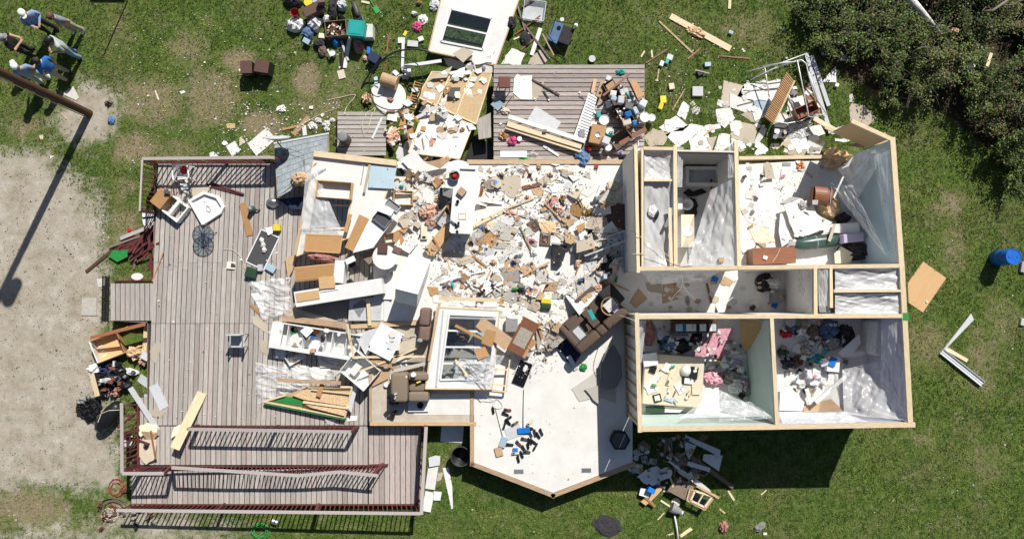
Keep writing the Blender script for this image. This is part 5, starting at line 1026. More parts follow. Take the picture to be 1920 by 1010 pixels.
# -------- generic rubble
KEEPO = [(1047,478,34,32),(1002,423,17,17),(1022,450,16,18),(1093,385,26,30),(975,630,40,40),(1024,568,14,14),(972,518,40,16),(932,402,40,20),(1110,605,60,50),(958,348,20,20),(1153,408,22,26),(820,445,26,28),(795,437,12,16),(803,397,20,16),(992,348,20,8),(1090,425,26,18),(1115,345,22,18),(1140,330,24,18),(725,475,26,26),(757,375,22,18)]
def kept(p): return any(((p[0]-a)/c)**2+((p[1]-b)/d)**2 < 1 for a,b,c,d in KEEPO)
LMK = {'the sheathing panel': (845,165),'the sloping white panel': (835,250),'the round table top': (735,175),'the open white cabinet': (590,640),'the white chest': (680,690),'the white cabinet door': (725,645),'the plastic heap': (520,580),'the white counter': (870,370),'the kitchen panel': (720,350),'the round table': (725,480),'the fridge': (770,530),'the brass lamp': (1095,390),'the carved cabinet doors': (1010,435),'the black television': (1047,478),'the loveseat': (1110,600),'the coffee table': (975,630),'the beige blanket': (965,520),'the long pine board': (930,400),'the big tan cardboard': (957,350),'the dark brown sheet': (1155,410),'the wing wall': (1165,480),'the back floor edge': (1050,312),'the yellow bottle': (1025,568),'the clothes heap': (1137,505),'the fan-shaped panel': (820,450),'the oak speaker cabinet': (1120,255),'the deck shelf wreck': (1165,200),'the canopy frame corner': (1520,170),'the slatted door': (1460,185),'the microwave': (1460,248),'the bathroom end wall': (1320,255),'the grey dresser end': (1440,480),'the barrel-topped chest': (1545,370),'the broken corner': (1590,280),'the bedroom bottom plate': (1450,300),'the hall doorway': (1370,530),'the hall left end': (1200,545),'the dark bookcase': (1300,612),'the pink blanket': (1335,650),'the seafoam wall': (1400,720),'the white helmet': (1285,695),'the white printer': (1220,675),'the bed foot': (1240,760),'the slate blue bedding': (1550,620),'the propped mattress': (1640,635),'the white duvet': (1530,705),'the bright blue bag': (1562,680),'the left bedroom wall': (1470,690),'the bay corner': (1200,840),'the siding panel': (1320,840),'the glass cabinet': (1310,935),'the crumpled metal sheet': (1220,890)}
def rubble(poly,n,weights,label,grp,smin=.1,smax=.4,maxh=.5,seed=None):
    lab0 = label; keep = VW[:]; full(); xs = [p[0] for p in poly]; ys = [p[1] for p in poly]; kinds = list(weights); wt = list(weights.values()); made = 0
    while made < n:
        p = (random.uniform(min(xs),max(xs)),random.uniform(min(ys),max(ys)))
        if not bool(inside(poly,np.array([p[0]]),np.array([p[1]]))[0]): continue
        if kept(p) and random.random() > .1: made += 1; continue
        z = ground_z(p); x,y = W(p,z); bz = BASE[min(HNY-1,max(0,int((y-HY0)/HR))),min(HNX-1,max(0,int((x-HX0)/HR)))]
        made += 1
        if z-bz > maxh: continue
        near = min(LMK,key=lambda q: (LMK[q][0]-p[0])**2+(LMK[q][1]-p[1])**2); label = 'by '+near+' '+lab0
        k = random.choices(kinds,wt)[0]; s = random.uniform(smin,smax)*(1+.8*(random.random() < .12)); sp = s*50
        if k in ('drywall','drywall_back','drywall_grey','cardboard','paper','oak','white','lightgrey','carpet'):
            a0 = random.uniform(0,6.28); q = random.choice([4,4,5,6]); pg = [(p[0]+sp*.62*random.uniform(.6,1.1)*math.cos(a0+6.283*i/q),p[1]+sp*.62*random.uniform(.45,1)*math.sin(a0+6.283*i/q)) for i in range(q)]
            nm,lb = {'drywall': ('drywall_piece','white drywall piece'),'drywall_back': ('tan_board_scrap','tan drywall piece'),'drywall_grey': ('grey_plaster_scrap','grey drywall piece'),'cardboard': ('cardboard_piece','brown cardboard piece'),'paper': ('paper_sheet','white paper sheet'),'oak': ('wood_piece','brown wood piece'),'white': ('plastic_piece','glossy white panel piece'),'lightgrey': ('panel_piece','light grey panel piece'),'carpet': ('carpet_scrap','brown carpet scrap')}[k]  # tan and grey scraps are drywall pieces too
            slab(pg,k,('large ' if s > .5 else 'small ' if s < .2 else '')+lb+' '+label,'drywall' if 'drywall' in k else nm.split('_')[0],nm,t=.012 if k != 'paper' else .004,group=lb+'s '+grp,slope=.6,q=85)
        elif k == 'stick':
            a = random.uniform(0,6.28); l = sp*random.uniform(.8,1.8); m = random.choice(['pine','oak','cherry','white','stud']); lb = {'pine': 'pale','oak': 'brown','cherry': 'reddish','white': 'white','stud': 'tan'}[m]+' stick'
            plank((p[0]-l*math.cos(a)/2,p[1]-l*math.sin(a)/2),(p[0]+l*math.cos(a)/2,p[1]+l*math.sin(a)/2),random.uniform(1.5,4),m,lb+' '+label,'stick','stick',random.uniform(.015,.04),group=lb+'s '+grp)
        elif k == 'box':
            m = random.choices(['white','cream','paper','lightgrey','cardboard','black','darkgrey','blue','skyblue','red','teal','grey','yellow'],[6,5,6,5,4,3,3,.5,1.5,.3,.3,3,.2])[0]; nmm = {'paper': 'off-white','lightgrey': 'light grey','cardboard': 'brown','darkgrey': 'charcoal','skyblue': 'pale blue'}.get(m,m)
            block(p,sp*random.uniform(.3,.6),sp*random.uniform(.2,.4),random.uniform(0,180),random.uniform(.05,.22),m,'small '+nmm+' box '+label,'box','small_box',group=nmm+' boxes '+grp)
        elif k in ('cloth','bag','insul'):
            m = {'cloth': random.choice(['fabric_white','fabric_grey','fabric_blue','fabric_dark','fabric_white','fabric_pink','carpet']),'bag': 'paper','insul': random.choice(['insul','insul_pink'])}[k]
            nmm = {'fabric_white': 'white cloth','fabric_grey': 'grey cloth','fabric_blue': 'blue cloth','fabric_dark': 'black cloth','fabric_pink': 'pink cloth','carpet': 'brown cloth','paper': 'crumpled white paper','insul': 'tan insulation tuft','insul_pink': 'pinkish insulation tuft'}[m]
            heap(p,sp*random.uniform(.6,1.2),sp*random.uniform(.4,.8),random.uniform(0,180),random.uniform(.05,.16),m,nmm+' '+label,nmm.split()[-1],nmm.replace(' ','_').replace('-','_'),.33,nmm+'s '+grp,fr=4,n=11)
        elif k == 'bottle':
            m = random.choice(['white','white','skyblue','cream','teal','darkgrey','green','clearbin']); nmm = {'skyblue': 'pale blue','darkgrey': 'charcoal','clearbin': 'clear plastic'}.get(m,m); r = random.uniform(.03,.06); hh = random.uniform(.12,.28)
            M,l,d = spot(p,8,5,random.uniform(0,360),.07,slope=.3); T = MB().lathe([(r*.9,0),(r,.02),(r,hh*.65),(r*.4,hh*.82),(r*.4,hh)],10,M=Matrix.Translation((0,0,r)) @ Matrix.Rotation(math.pi/2,4,'Y')).build('bottle',m,M=M)
            tag(T,nmm+' bottle '+label,'bottle',nmm+' bottles '+grp)
        elif k == 'wire':
            a = random.uniform(0,6.28); wire([(p[0]+sp*.7*i*math.cos(a)+random.uniform(-8,8),p[1]+sp*.7*i*math.sin(a)+random.uniform(-8,8)) for i in range(4)],.008,random.choice(['black','black','grey']),'dark cable '+label,'cable','cable',group='dark cables '+grp,sub=4)
    VW[:] = keep
LIV = [(752,330),(850,318),(845,420),(860,440),(870,320),(1165,315),(1168,480),(1150,560),(1080,590),(1050,640),(985,670),(965,590),(930,560),(830,562),(780,560),(805,470),(760,460),(745,390)]
wl = dict(drywall=22,drywall_back=11,drywall_grey=10,paper=10,white=4,lightgrey=6,cardboard=6,oak=3,stick=9,box=10,cloth=7,bag=6,insul=6,bottle=3,wire=6,carpet=4)
MID = [(870,350),(1160,330),(1165,500),(1100,560),(960,600),(830,560),(860,450)]
rubble(LIV,120,dict(drywall=12,drywall_back=5,drywall_grey=5,cardboard=2,paper=2,lightgrey=1.5,carpet=1),'in the living room','in the living room',.3,.8)
rubble(LIV,290,wl,'in the living room','in the living room',.12,.36)
rubble(MID,280,wl,'in the living room','in the living room',.07,.22)
rubble(LIV,170,dict(drywall=8,drywall_back=7,drywall_grey=6,cardboard=5,oak=4,carpet=3,stick=16,insul=4,cloth=4,lightgrey=2,wire=3),'in the living room','in the living room',.24,.62)
rubble([(745,330),(845,320),(850,450),(800,470),(752,440)],70,dict(drywall=4,paper=5,box=10,bottle=6,stick=4,oak=3,cardboard=3,wire=2,lightgrey=4),'in the kitchen rubble','left of the counter',.06,.2)
rubble([(890,300),(1170,300),(1170,330),(890,325)],36,wl,'along the back edge','along the back edge',.08,.3)
rubble([(960,600),(1060,590),(1040,680),(1010,690),(985,660)],40,dict(drywall=8,paper=5,box=4,stick=2,cardboard=2,cloth=2),'between coffee table and loveseat','near the loveseat',.06,.22)
rubble([(715,190),(800,150),(905,110),(915,150),(885,240),(850,300),(760,300),(720,260)],150,dict(drywall=16,drywall_back=6,white=5,stick=9,oak=2,insul=3,cardboard=3,paper=5,box=3,bag=3),'above the kitchen','above the kitchen',.1,.4,1.6)
rubble([(505,600),(690,600),(800,640),(790,715),(690,715),(640,690),(500,690)],70,dict(drywall=8,drywall_back=4,stick=6,paper=4,box=4,lightgrey=3,cardboard=2,wire=3,cloth=2),'in the cabinet wreck','in the cabinet wreck',.08,.3,1.2)
def chips(name,poly,n,mats,label,s0=.015,s1=.06,cat_kind='stuff',hmax=.5):
    """fine rubble nobody could count: one object of many tiny solid chips"""
    keep = VW[:]; full(); xs = [p[0] for p in poly]; ys = [p[1] for p in poly]; mb = MB(); k = 0
    PX = np.random.default_rng(len(name)+n).uniform((min(xs),min(ys)),(max(xs),max(ys)),(n*3,2)); ok = inside(poly,PX[:,0],PX[:,1])
    for px,py in PX[ok][:n]:
        if kept((px,py)) and random.random() > .2: continue
        z = ground_z((px,py)); x,y = W((px,py),z)
        if z-BASE[min(HNY-1,max(0,int((y-HY0)/HR))),min(HNX-1,max(0,int((x-HX0)/HR)))] > hmax: continue
        s = random.uniform(s0,s1)*(1+1.5*(random.random() < .08)); a = random.uniform(0,6.28); t = random.uniform(.006,.03); q = random.choice([3,4,5])
        pg = [(x+s*math.cos(a+6.283*i/q)*random.uniform(.5,1.2),y+s*math.sin(a+6.283*i/q)*random.uniform(.4,1.)) for i in range(q)]
        zz = [z+.001+random.uniform(0,s*.5) for _ in range(q)]; mb.prism(pg,zz,[w+t for w in zz],random.randrange(len(mats)))
    VW[:] = keep; o = mb.build(name,mats); return tag(o,label,None,None,cat_kind)
chips('fine_rubble',LIV,2600,['drywall','drywall','paper','drywall_grey','drywall_back','lightgrey','grey','carpet','darkgrey','darkgrey','cardboard','oldwood'],'fine mixed rubble over the living room floor',.008,.034)
chips('fine_rubble',[(960,600),(1080,580),(1040,690),(1000,720),(960,700)],400,['drywall','paper','lightgrey','cardboard','grey'],'fine rubble thinning out onto the white floor',.008,.035)
chips('fine_rubble',[(690,300),(760,320),(750,460),(720,560),(700,640),(640,700),(500,680),(520,560),(700,540),(690,420)],250,['drywall','paper','lightgrey','cream','grey'],'fine rubble among the kitchen cabinets',.008,.03)
full()
# ================================================================ back deck
view(900,80,4.2083)
M_,l_,d_ = spot((193,325),95,95,0,.5,slope=0); T = thing('stool','dark red leather stool with metal legs on the back deck','stool',M_); MB().bx(-l_/2,l_/2,-d_/2,d_/2,.42,.5).build('seat','leather',T,bevel=.035,seg=3)
for x in (-1,1):
    for y in (-1,1): MB().bar((x*.2,y*.2,0),(x*.16,y*.16,.42),.025,.025).build('leg','grey',T)
slab([(295,248),(320,265),(410,260),(412,452),(320,450),(262,400),(268,285)],'white_matte','white drywall sheet beside the leather stool','drywall','drywall_sheet',t=.03); slab([(413,310),(480,330),(512,288),(490,370),(440,465),(412,440)],'drywall_back','tan drywall piece right of the white sheet on the back deck','drywall','drywall_piece')
slab([(265,415),(320,450),(270,450)],'drywall_back','small tan corner below the white sheet on the back deck','drywall','drywall_piece')
plank((410,290),(630,415),10,'darkwood','thin dark red stick crossing the tan drywall piece','stick','stick',.03,z=BZ+.04); plank((500,385),(545,455),14,'black','short black bar on the back deck','bar','metal_bar',.03); plank((780,422),(820,445),12,'darkgrey','tiny dark bar mid back deck','bar','metal_bar',.02)
slab([(80,480),(140,440),(195,495),(140,540)],'skyblue','pale blue paper below the leather stool','paper','paper_sheet'); heap((130,430),80,60,0,.12,'fabric_grey','grey-blue rag below the leather stool','rag','rag'); wire([(250,430),(215,480),(190,530),(130,560)],.01,'black','black cord around the pale blue paper','cord','cord'); heap((200,540),80,50,0,.12,'cream','cream stained cloth below the pale blue paper','cloth','cloth')
slab([(440,500),(640,630),(600,695),(370,620)],'lightgrey','grey translucent sheet lying mid back deck','sheet','sheet',t=.012)
M_ = Matrix.Translation((*W((500,690),.95),.95)); T = thing('door_frame','long white and pine door frame lying on the back deck','door frame',M_); I_ = M_.inverted()
MB().bar(I_ @ W3((225,585),.98),I_ @ W3((830,780),.98),.16,.12).build('jamb','white',T); MB().bar(I_ @ W3((215,640),.92),I_ @ W3((800,820),.92),.2,.09).build('stud','pine',T); MB().bar(I_ @ W3((200,670),.86),I_ @ W3((800,860),.86),.1,.1).build('stud','pine',T); MB().bx(-.02,.12,-.1,0,.09,.11).build('knot_bracket','oldwood',T)
M_ = Matrix.Translation((*W((840,590),.9),.9)); T = thing('corrugated_panel','white ribbed shutter panel standing across the back deck','shutter',M_); I_ = M_.inverted()
c4 = [I_ @ W3(p,.95) for p in ((862,398),(925,432),(835,775),(742,745))]
MB().add(c4+[p-Vector((0,0,.14)) for p in c4],((3,2,1,0),(4,5,6,7),(0,1,5,4),(1,2,6,5),(2,3,7,6),(3,0,4,7))).build('panel','white',T)
for k in range(16): u = (k+.5)/16; MB().bar(c4[0].lerp(c4[3],u)+Vector((0,0,.012)),c4[1].lerp(c4[2],u)+Vector((0,0,.012)),.045,.03).build('rib','alum',T)
MB().bar(c4[0]+Vector((0,0,.02)),c4[3]+Vector((0,0,.02)),.05,.06).build('edge','white',T)
slab([(785,685),(825,682),(828,750),(780,745)],'grey','dark grey pad on the ribbed shutter panel','pad','pad',z=1.03,t=.02)
slab([(500,805),(625,885),(615,900),(498,825)],'white','white stick below the door frame','trim','trim_stick',t=.04); plank((160,880),(370,880),52,'white','wide white siding board at the foot of the back deck','siding','siding_board',.02)
heap((255,775),70,60,0,.15,'pink','bright pink cloth on the back deck','cloth','cloth',.35,fr=5); disc((312,760),20,'white','white cup beside the pink cloth','cup','cup',.1); heap((185,735),70,50,10,.12,'oak','orange dry plant left of the pink cloth','plant','dry_plant',.5,fr=8)
# shelf wreck at the right of the deck
plank((885,400),(910,290),26,'oak','brown slat above the ribbed panel',t=.03,z=.95,z1=.8); plank((930,430),(970,310),40,'cardboard','tan board above the ribbed panel',t=.03,z=.95,z1=.8); slab([(990,340),(1060,290),(1090,320),(1120,340),(1020,390)],'cardboard','open tan carton flap on the back deck','carton','carton_flap',z=1.0); plank((970,420),(1180,250),16,'cherry','reddish stick over the tan carton flap','stick','stick',.03,z=1.1)
M_,l_,d_ = spot((1100,480),90,400,-28,.5,slope=0); T = thing('bookshelf','dark shelf unit lying broken at the right of the back deck','shelf',M_)
MB().bx(-l_/2,l_/2,-d_/2,d_/2,0,.02).build('back_panel','darkwood',T)
for s in (-1,1): MB().bx(s*l_/2-.012,s*l_/2+.012,-d_/2,d_/2,.021,.3).build('side','darkwood',T)
for k in range(5): y = -d_/2+d_*k/4; MB().bx(-l_/2+.013,l_/2-.013,y-.01,y+.01,.021,.29).build('shelf_board','darkwood',T)
slab([(1180,305),(1230,300),(1295,420),(1240,440)],'oak','brown wooden lid at the right edge of the back deck','lid','wooden_cover',z=1.05,t=.03); plank((1160,285),(1250,470),10,'black','black edge of the wooden lid','bar','metal_bar',.03,z=1.0)
for c,w,h,m,lab,H in (((1015,285),44,44,'lightgrey','grey carton above the tan carton flap',.2),((1055,400),50,44,'white','white carton in the shelf',.45),((1130,400),70,60,'clearbin','clear plastic bin in the shelf wreck',.45),((1110,455),50,60,'lightgrey','grey plastic jug in the shelf wreck',.5),((1020,480),44,50,'paper','cream carton low in the shelf wreck',.4),((1060,440),44,34,'skyblue','pale blue carton in the shelf wreck',.45),((1165,510),70,60,'darkgrey','dark round tray in the shelf wreck',.5),((1170,560),50,44,'blue','deep blue bottle in the shelf wreck',.5),((1225,540),34,60,'skyblue','bright blue jug in the shelf wreck',.5),((1175,465),30,24,'skyblue','small bright blue lid in the shelf wreck',.55),((1280,480),60,60,'lightgrey','pale grey crate at the deck corner',.35),((1160,620),66,60,'cream','cream square tub below the shelf wreck',.3),((1215,630),30,40,'blue','blue carton below the shelf wreck',.25),((1060,545),40,40,'brownbox','dark brown box below the shelf wreck',.4),((935,570),36,44,'teal','pale teal carton by the white buckets',.25),((895,650),50,44,'white','white tub left of the white buckets',.25)):
    block(c,w,h,random.uniform(-30,30),H*.6,m,lab,'container','container',.03)
def bucket(c,r,m,label,H=.36,lid=True,z=None):
    M,l,d = spot(c,r*2,r*2,0,H,z); T = thing('bucket',label,'bucket',M); q = l/2
    if lid: MB().lathe([(q*.85,0),(q*.97,H*.95)],20).build('body',m,T); MB().lathe([(q,H*.951),(q,H),(q*.9,H),(q*.88,H-.015)],20).build('lid',m,T)
    else: MB().lathe([(q*.8,0),(q,H),(q*.95,H),(q*.76,.02)],20).build('body',m,T)
    MB().tube([(q*1.01,0,H*.8),(q*.9,-q*.7,H*.5),(0,-q*1.15,H*.4),(-q*.9,-q*.7,H*.5),(-q*1.01,0,H*.8)],.008,5).build('handle','steel',T)
for c,r,lab in (((970,610),40,'largest white bucket by the ribbed panel'),((1020,705),32,'white bucket beside the oak speaker box'),((1285,595),40,'white bucket with raised rim at the deck corner'),((1350,598),30,'small white bucket hanging at the deck corner'),((1008,830),30,'white bucket with dark rim at the foot of the back deck')): bucket(c,r,'white',lab)
M_,l_,d_ = spot((925,730),115,150,12,.5,slope=0); T = thing('speaker_box','oak speaker cabinet with a round metal cone on the back deck','speaker',M_); MB().bx(-l_/2,l_/2,-d_/2,d_/2,0,.45).build('cabinet','oak',T,bevel=.008); MB().lathe([(.1,.451),(.09,.47),(.03,.455)],18).build('cone','steel',T)
T = openbox((1105,750),160,110,-38,.35,'oldwood','open dark wooden drawer box at the foot of the back deck','drawer','drawer'); plank((1100,800),(1310,680),34,'cherry','reddish board beside the open drawer box',t=.03,z=1.0); plank((1065,580),(1190,700),30,'cherry','reddish board below the shelf wreck',t=.03,z=.98); block((985,775),60,60,20,.3,'lightgrey','silver tin beside the oak speaker cabinet','tin','tin',.02)
heap((860,835),60,50,0,.15,'red','dark red rag at the foot of the ribbed panel','rag','rag'); heap((1090,860),90,50,10,.2,'lilac','purple clothes at the foot of the back deck','clothes','clothes_heap'); heap((1140,915),80,60,0,.25,'fabric_dark','black bag where the back deck meets the wing wall','bag','bag'); heap((820,920),90,110,10,.2,'fabric_blue','blue rag heap below the door frame end','rag','rag_heap')
heap((1110,232),70,40,5,.1,'teal','dark teal shoe pair at the top of the back deck','shoes','shoe_pair',.3)
rubble([(1110,150),(1205,160),(1225,260),(1200,300),(1090,300),(1100,240)],60,dict(box=10,bottle=7,paper=4,stick=3,cloth=2,cardboard=2,white=3),'on the back deck','in the shelf wreck',.06,.2,.7)
# black sheet painting the shade in the gap between panels and back deck
full(); tag(MB().prism([W(p,.3) for p in ((884,262),(920,262),(922,304),(868,304))],.02,.06).build('gap_shade_sheet','black'),'black sheet painted as the dark opening left of the back deck','opening')
slab([(893,225),(920,212),(921,258),(898,262)],'deck','short grey deck board end beside the dark gap','board','board',t=.04,z=.6)
# ================================================================ right yard: planks, tube frame, drywall heap
view(1180,0,2.9714)
plank((228,92),(562,275),34,'pine','long thick pine plank on the grass at upper middle right',t=.045); plank((165,120),(352,297),10,'stud','thin pine strip left of the long thick plank','strip','wood_strip',.03); plank((560,-15),(556,52),16,'pine','pine stub at the top edge','lumber','lumber',.04)
heap((375,180),110,50,25,.1,'insul','tan straw-like debris under the long thick plank','straw','straw_tuft',.4,fr=7)
plank((92,352),(210,278),8,'cherry','thin reddish stick at the right corner of the back deck','stick','stick',.03); plank((325,330),(395,272),9,'cherry','short reddish stick below the thin pine strip','stick','stick',.03); plank((495,312),(672,328),8,'cherry','lone reddish stick on the grass above the tube frame','stick','stick',.03); plank((165,385),(155,445),7,'stud','small pale stick right of the back deck','stick','stick',.02); plank((240,615),(310,495),5,'stud','thin pale twig above the white drywall heap','stick','stick',.02); plank((930,108),(928,140),8,'pine','tiny pale stick near the bushes','stick','stick',.02); plank((65,318),(85,285),9,'pine','small pale offcut above the back deck corner','stick','stick',.02); plank((123,280),(128,322),9,'cream','small cream offcut above the back deck corner','stick','stick',.02)
for c,w,h,m,lab in (((225,320),34,30,'lightgrey','grey carton right of the back deck corner'),((212,340),20,26,'teal','dark teal scrap right of the back deck corner'),((180,355),22,30,'white','white tube right of the back deck corner'),((235,482),30,34,'cream','cream carton on the grass right of the back deck'),((380,510),60,54,'lightgrey','silver crumpled box on the grass'),((188,555),34,40,'yellow','yellow box on the grass below the silver box'),((175,590),24,34,'yellow','second yellow scrap on the grass'),((395,405),36,30,'black','black tool on the grass above the drywall heap'),((436,360),34,24,'skyblue','pale blue bag on the grass above the drywall heap'),((1095,292),44,26,'skyblue','pale blue bag at the foot of the bushes'),((1195,320),44,32,'lightgrey','grey-white bag at the foot of the bushes'),((565,182),24,18,'skyblue','tiny pale blue scrap below the long thick plank'),((918,510),34,44,'cushion','dusky pink box inside the tube frame'),((1155,475),20,20,'white','small white scrap by the white triangle')):
    block(c,w,h,random.uniform(-25,25),.12,m,lab,'box' if 'box' in lab else 'litter','litter_box' if 'box' in lab else 'litter_item',.01)
plank((365,392),(445,410),6,'grey','thin grey rod of the black tool','rod','rod',.02)
slab([(1150,368),(1152,460),(1072,458)],'white','white triangular panel near the bushes','panel','panel',t=.02); slab([(1225,600),(1240,575),(1310,590),(1375,660),(1300,725),(1230,690)],'drywall_back','tan drywall piece at the house corner on the grass','drywall','drywall_piece'); slab([(1225,530),(1245,520),(1250,570),(1225,570)],'lightgrey','small grey panel above the tan drywall piece','panel','panel')
# drywall heap
D = [([(525,448),(640,480),(630,540),(545,600),(512,590)],'drywall_back'),([(640,470),(840,440),(860,560),(690,560),(600,540)],'drywall'),([(560,520),(690,570),(680,640),(560,600)],'white_matte'),([(480,610),(560,600),(590,660),(530,715),(490,680)],'white_matte'),([(690,560),(820,560),(780,660),(700,640)],'skyblue'),([(620,640),(690,600),(740,690),(680,680)],'drywall_back'),([(560,750),(620,680),(720,700),(690,800),(570,770)],'drywall_back'),([(690,800),(735,705),(768,715),(720,812)],'lightgrey'),([(870,620),(960,560),(1000,640),(900,680)],'drywall'),([(880,540),(970,530),(980,610),(880,620)],'drywall'),([(800,640),(890,620),(900,690),(810,690)],'drywall_back'),([(900,740),(980,720),(1000,830),(890,830)],'alum'),([(985,760),(1050,750),(1090,800),(1060,860),(990,850)],'white'),([(1000,700),(1080,700),(1060,760),(1000,750)],'white_matte'),([(690,865),(740,800),(775,830),(760,860)],'white'),([(880,830),(990,830),(980,865),(885,862)],'drywall_back'),([(1060,790),(1095,800),(1080,850),(1050,830)],'drywall_grey'),([(420,700),(500,690),(510,715),(430,725)],'white'),([(855,790),(885,785),(880,845),(860,830)],'drywall_back'),([(1140,770),(1240,775),(1220,790),(1145,785)],'white'),([(1110,730),(1195,700),(1190,740),(1130,750)],'lightgrey')]
lbs = ['upper left tan','broad white','left white','lowest left white','pale blue','small tan','large lower tan','narrow grey upright','white inside-frame','upper inside-frame white','tan inside-frame','silver metal','bright lower right','white middle right','small bottom white','tan bottom','grey bottom right','thin left white strip','tan sliver','white strip by the wing','grey sliver by the wing']
for (pg,m),lb in zip(D,lbs): slab(pg,m,lb+' sheet in the drywall heap by the tube frame','drywall','drywall_sheet',jag=5,slope=.5,q=70)
view(1180,0,2.9714)
M_ = Matrix.Translation((*W((835,540),.6),.45)); T = thing('slatted_door','brown slatted wooden door leaning over the drywall heap','door',M_); I_ = M_.inverted(); c4 = [I_ @ W3(p,z) for p,z in (((875,400),.9),((916,450),.9),((800,690),.45),((752,650),.45))]
MB().add(c4+[p-Vector((0,0,.04)) for p in c4],((3,2,1,0),(4,5,6,7),(0,1,5,4),(1,2,6,5),(2,3,7,6),(3,0,4,7))).build('leaf','oak',T)
for k in range(26): u = (k+.5)/26; MB().bar(c4[0].lerp(c4[3],u)+Vector((0,0,.01)),c4[1].lerp(c4[2],u)+Vector((0,0,.01)),.035,.025).build('slat','oak',T)
MB().bar(c4[1]+Vector((.03,0,0)),c4[2]+Vector((.03,0,0)),.06,.06).build('stile','pine',T)
T = openbox((980,615),130,60,-25,.35,'cherry','reddish-brown open drawer inside the tube frame','drawer','drawer',z=.3); slab([(955,500),(1000,485),(1045,580),(990,600)],'cherry','reddish-brown board inside the tube frame','board','board',z=.5,t=.03); heap((1040,620),60,80,20,.3,'insul_pink','pinkish insulation at the tube frame corner','insulation','insulation_batt',.35)
M_,l_,d_ = spot((835,735),70,80,5,.35); T = thing('microwave','black microwave oven half buried below the slatted door','microwave',M_); MB().bx(-l_/2,l_/2,-d_/2,d_/2,0,.32).build('case','darkgrey',T,bevel=.01); MB().bx(-l_/2+.03,l_/2-.1,-d_/2-.012,-d_/2-.001,.04,.28).build('door','black_gloss',T)
drape([(870,700),(1010,670),(1000,760),(880,770)],'poly_thick','grey crumpled plastic below the tube frame',amp=.15,fr=3)
def tubes(label,name,segs,r,m,cat='frame'):
    o0 = W3(segs[0][0][:2],segs[0][0][2]); T = thing(name,label,cat,Matrix.Translation(o0)); I = TM[T.name].inverted()
    for s in segs: MB().tube([I @ W3(p[:2],p[2]) for p in s],r,8).build('tube',m,T,smooth=True)
    return T
tubes('silver metal tube frame of a canopy collapsed around the drywall heap','canopy_frame',[[(675,445,.4),(800,385,.7),(935,338,.9),(960,335,.95),(985,355,.95),(1000,420,.9),(1040,560,.8)],[(660,398,.35),(850,350,.7),(990,298,.9)],[(740,370,.6),(860,350,.9),(970,340,.9)],[(935,335,.95),(965,480,.7),(1000,650,.6),(1030,655,.55)],[(1000,400,.9),(1050,560,.6),(1100,640,.3)],[(810,680,.5),(880,688,.5),(960,672,.5),(1010,640,.5),(1100,638,.35)],[(755,375,.6),(780,545,.4)],[(880,510,.5),(915,600,.45)],[(640,528,.4),(750,470,.6)]],.022,'alum')
for k,(a,b) in enumerate((((985,300),(1120,740)),((1015,310),(1110,590)))): plank(a,b,22,'alum',['long','shorter'][k]+' silver siding strip beside the canopy frame','siding','siding_strip',.02,z=.55-.1*k,z1=.1)
plank((1030,662),(1225,772),26,'pine','pine stud propped between canopy frame and house corner','lumber','lumber',.05,z=.4,z1=.9)
S = [([(265,640),(300,565),(335,590),(310,670)],'white'),([(165,710),(260,645),(330,700),(300,730),(200,740)],'white_matte'),([(80,760),(130,715),(230,740),(190,810),(110,820)],'drywall_back'),([(200,750),(340,690),(430,710),(330,780),(270,820)],'white_matte'),([(330,780),(430,710),(460,845),(340,845)],'white'),([(430,765),(490,760),(460,840)],'drywall_back'),([(470,840),(500,745),(560,750),(560,840)],'white_matte'),([(565,770),(640,790),(600,830),(565,830)],'white')]
lbs = ['small upper white','left white','tan left','broad white','large square white','tan triangular','right white','far right white']
for (pg,m),lb in zip(S,lbs): slab(pg,m,lb+' drywall sheet heaped against the bathroom end wall','drywall','drywall_sheet',jag=4,slope=.7,q=70)
rubble([(1350,150),(1540,160),(1560,290),(1380,285),(1200,270),(1260,220)],95,dict(drywall=12,drywall_back=6,white=4,paper=6,stick=3,lightgrey=4),'on the grass','around the canopy frame',.1,.35)
# NE corner: insulation and OSB
view(1360,240,3.608)
slab([(830,120),(1080,30),(1110,95),(930,135)],'osb','tan sheathing board leaning at the broken house corner','sheathing','sheathing_board',z=1.9,t=.02); heap((850,185),170,110,-20,.5,'insul','tan insulation bulging at the broken house corner','insulation','insulation_batt',.3,fr=3); heap((800,140),90,60,0,.4,'insul','second insulation clump left of the broken house corner','insulation','insulation_batt',.3)
plank((680,0),(840,70),22,'pine','pine stud pointing at the broken house corner','lumber','lumber',.05,z=.9,z1=1.6)
# ================================================================ rooms of the standing wing
full()
patch([(1208,282,3.2),(1260,282,3.2),(1260,338,3.2),(1208,338,3.2)],'poly_thick','clear plastic ceiling film over the upper closet',amp=.06,sag=.1)
patch([(1208,340,3.2),(1262,340,3.2),(1262,500,3.2),(1208,500,3.2)],'poly_thick','wrinkled clear plastic film over the long closet',amp=.09,sag=.15,nu=20,nv=40)
view(1160,240,3.607)
patch([(620,420,2.6),(775,340,3.25),(800,930,3.25),(460,930,3.0)],'poly','triangular clear plastic film stretched over the bathroom',amp=.12,nu=30,nv=40,fr=2.2)
patch([(470,800,2.8),(640,620,2.9),(800,930,3.2),(480,940,3.1)],'poly_thin','second fold of clear plastic film over the bathroom',amp=.14,nu=30,nv=30,fr=3)
patch([(400,120,3.3),(440,130,3.1),(430,400,3.1),(395,400,3.3)],'poly','plastic film strip along the closet wall plate',amp=.06); patch([(735,110,3.25),(775,100,3.35),(780,330,3.3),(740,340,3.2)],'poly','plastic film strip along the bathroom wall plate',amp=.06)
patch([(150,965,3.3),(700,965,3.3),(560,1040,2.2),(220,1060,2.2)],'poly','plastic film hanging from the hall wall plate',amp=.1)
